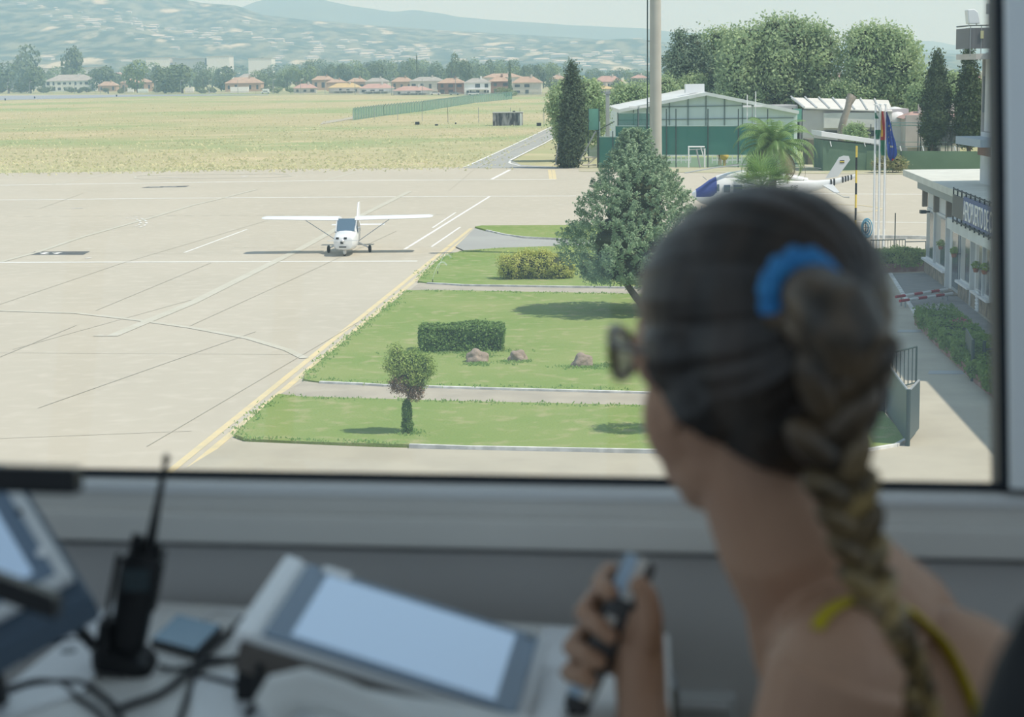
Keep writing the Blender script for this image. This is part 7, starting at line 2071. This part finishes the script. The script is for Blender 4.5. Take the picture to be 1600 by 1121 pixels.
# yellow strappy top: straps follow the skin, cloth below
M_top = mat('yellow_cotton', (.48, .38, .015), .8, (.42, .33, .012), 30)
def strap(pts, w):
    """ribbon laid on the skin along pixel points"""
    dense = []
    for a, b_ in zip(pts[:-1], pts[1:]):
        for k in range(6): dense.append((a[0] + (b_[0] - a[0]) * k / 6, a[1] + (b_[1] - a[1]) * k / 6))
    dense.append(pts[-1]); ps = [on_body(x, y, .0035) for x, y in dense]; ps = [p for p in ps if p is not None]
    for _ in range(2): ps = [ps[0]] + [(ps[i - 1] + ps[i] * 2 + ps[i + 1]) / 4 for i in range(1, len(ps) - 1)] + [ps[-1]]
    mb = MB(); mb.tube(ps, w, 10, flat=.35); return mb.build('strap', M_top, body, smooth=True)
strap([(1278, 986), (1286, 970), (1305, 954), (1335, 941), (1368, 938), (1400, 945)], .0055)
strap([(1400, 945), (1425, 962), (1455, 990), (1480, 1022), (1500, 1060), (1516, 1100), (1524, 1140)], .0085)
bm = bmesh.new(); bm.from_mesh(body.data)
ztop = P(1430, 1190, 1.5).z - O.z
ax_c = q3(1420, 1300, 1.57)
gv = [v for v in bm.verts if not (v.co.z < ztop and v.co.z > q3(1400, 1700, 1.52).z and (v.co - Vector((ax_c.x, ax_c.y, v.co.z))).length < .185)]
bmesh.ops.delete(bm, geom=gv, context='VERTS')
bm.normal_update()
for v in bm.verts: v.co += v.normal * .004
me = bpy.data.meshes.new('tank_top'); bm.to_mesh(me); bm.free(); me.materials.clear(); me.materials.append(M_top); link_mesh('tank_top', me, body)
# microphone held in the hand
mc = thing('microphone', 'silver and black hand microphone gripped in the person\'s raised hand', 'microphone', P(950, 1000, 1.69))
mo_ = Vector(mc.location)
a_ = P(1003, 872, 1.69) - mo_; b_ = P(897, 1113, 1.69) - mo_; axm = (a_ - b_).normalized(); sm = axm.cross(-FWD).normalized(); fm = axm.cross(sm)
if fm.dot(FWD) > 0: fm = -fm
def mring(t_, w, d_): 
    c = b_.lerp(a_, t_); return [c + sm * (w / 2 * math.copysign(abs(math.cos(a)) ** .5, math.cos(a))) + fm * (d_ / 2 * math.copysign(abs(math.sin(a)) ** .5, math.sin(a))) for a in np.linspace(0, 2 * math.pi, 20, endpoint=False)]
mb = MB(); mb.loft([mring(0, .018, .016), mring(.03, .024, .022), mring(.5, .027, .024), mring(.86, .031, .026), mring(.97, .031, .026), mring(1, .024, .02)]); mb.build('body', mat('dark_grey_plastic', (.07, .07, .072), .4), mc, smooth=True)
sil = mat('brushed_silver', (.42, .55, .68), .3, metal=.2); lite = mat('pale_band', (.72, .70, .66), .4)
def mstrip(t0_, t1_, w0, w1, m, lift, name):
    mb = MB(); c0, c1 = b_.lerp(a_, t0_), b_.lerp(a_, t1_); f_ = fm * lift
    mb.slab([c0 + sm * w0 + f_, c0 + sm * w1 + f_, c1 + sm * w1 + f_, c1 + sm * w0 + f_], fm, .002); return mb.build(name, m, mc)
sgn_ = 1 if sm.dot(RIGHT) < 0 else -1
mstrip(.74, 1.0, sgn_ * .004, sgn_ * .016, sil, .0125, 'silver_face'); mstrip(.74, 1.0, -sgn_ * .006, sgn_ * .004, lite, .0125, 'pale_band')
mstrip(.10, .26, sgn_ * .002, sgn_ * .014, sil, .0115, 'silver_face'); mstrip(.10, .26, -sgn_ * .008, sgn_ * .002, lite, .0115, 'pale_band')
mstrip(.50, .62, sgn_ * .0, sgn_ * .010, lite, .0125, 'pale_button')
mb = MB(); mb.tube([b_, b_ - axm * .02, b_ - axm * .05 + Vector((-.02, .0, -.03)), b_ + Vector((-.05, -.02, -.14)), b_ + Vector((.0, -.1, -.18))], [.006, .0035, .003, .003, .003], 8); mb.build('cable', M_black, mc, smooth=True)
# the chair she sits on
cz = q3(1400, 1640, 1.52) + O
ch = thing('swivel_chair', 'dark swivel chair the person sits on, below the picture', 'chair', (cz.x, cz.y, FLOOR_Z))
zs = cz.z - .14 - FLOOR_Z
mb = MB(); mb.box((0, 0, zs - .04), (.44, .42, .07)); mb.build('seat', M_black, ch, bevel=.02)
mb = MB(); mb.tube([(0, 0, .06), (0, 0, zs - .07)], .03, 10); mb.build('gas_lift', M_greym, ch)
for i in range(5):
    a = i * 1.2566; mb = MB(); mb.tube([(0, 0, .08), (.27 * math.cos(a), .27 * math.sin(a), .05)], .018, 6); lg = mb.build('leg', M_black, ch)
    mb = MB(); mb.ball((.27 * math.cos(a), .27 * math.sin(a), .03), .03, 8, 6); mb.build('caster', M_black, lg)
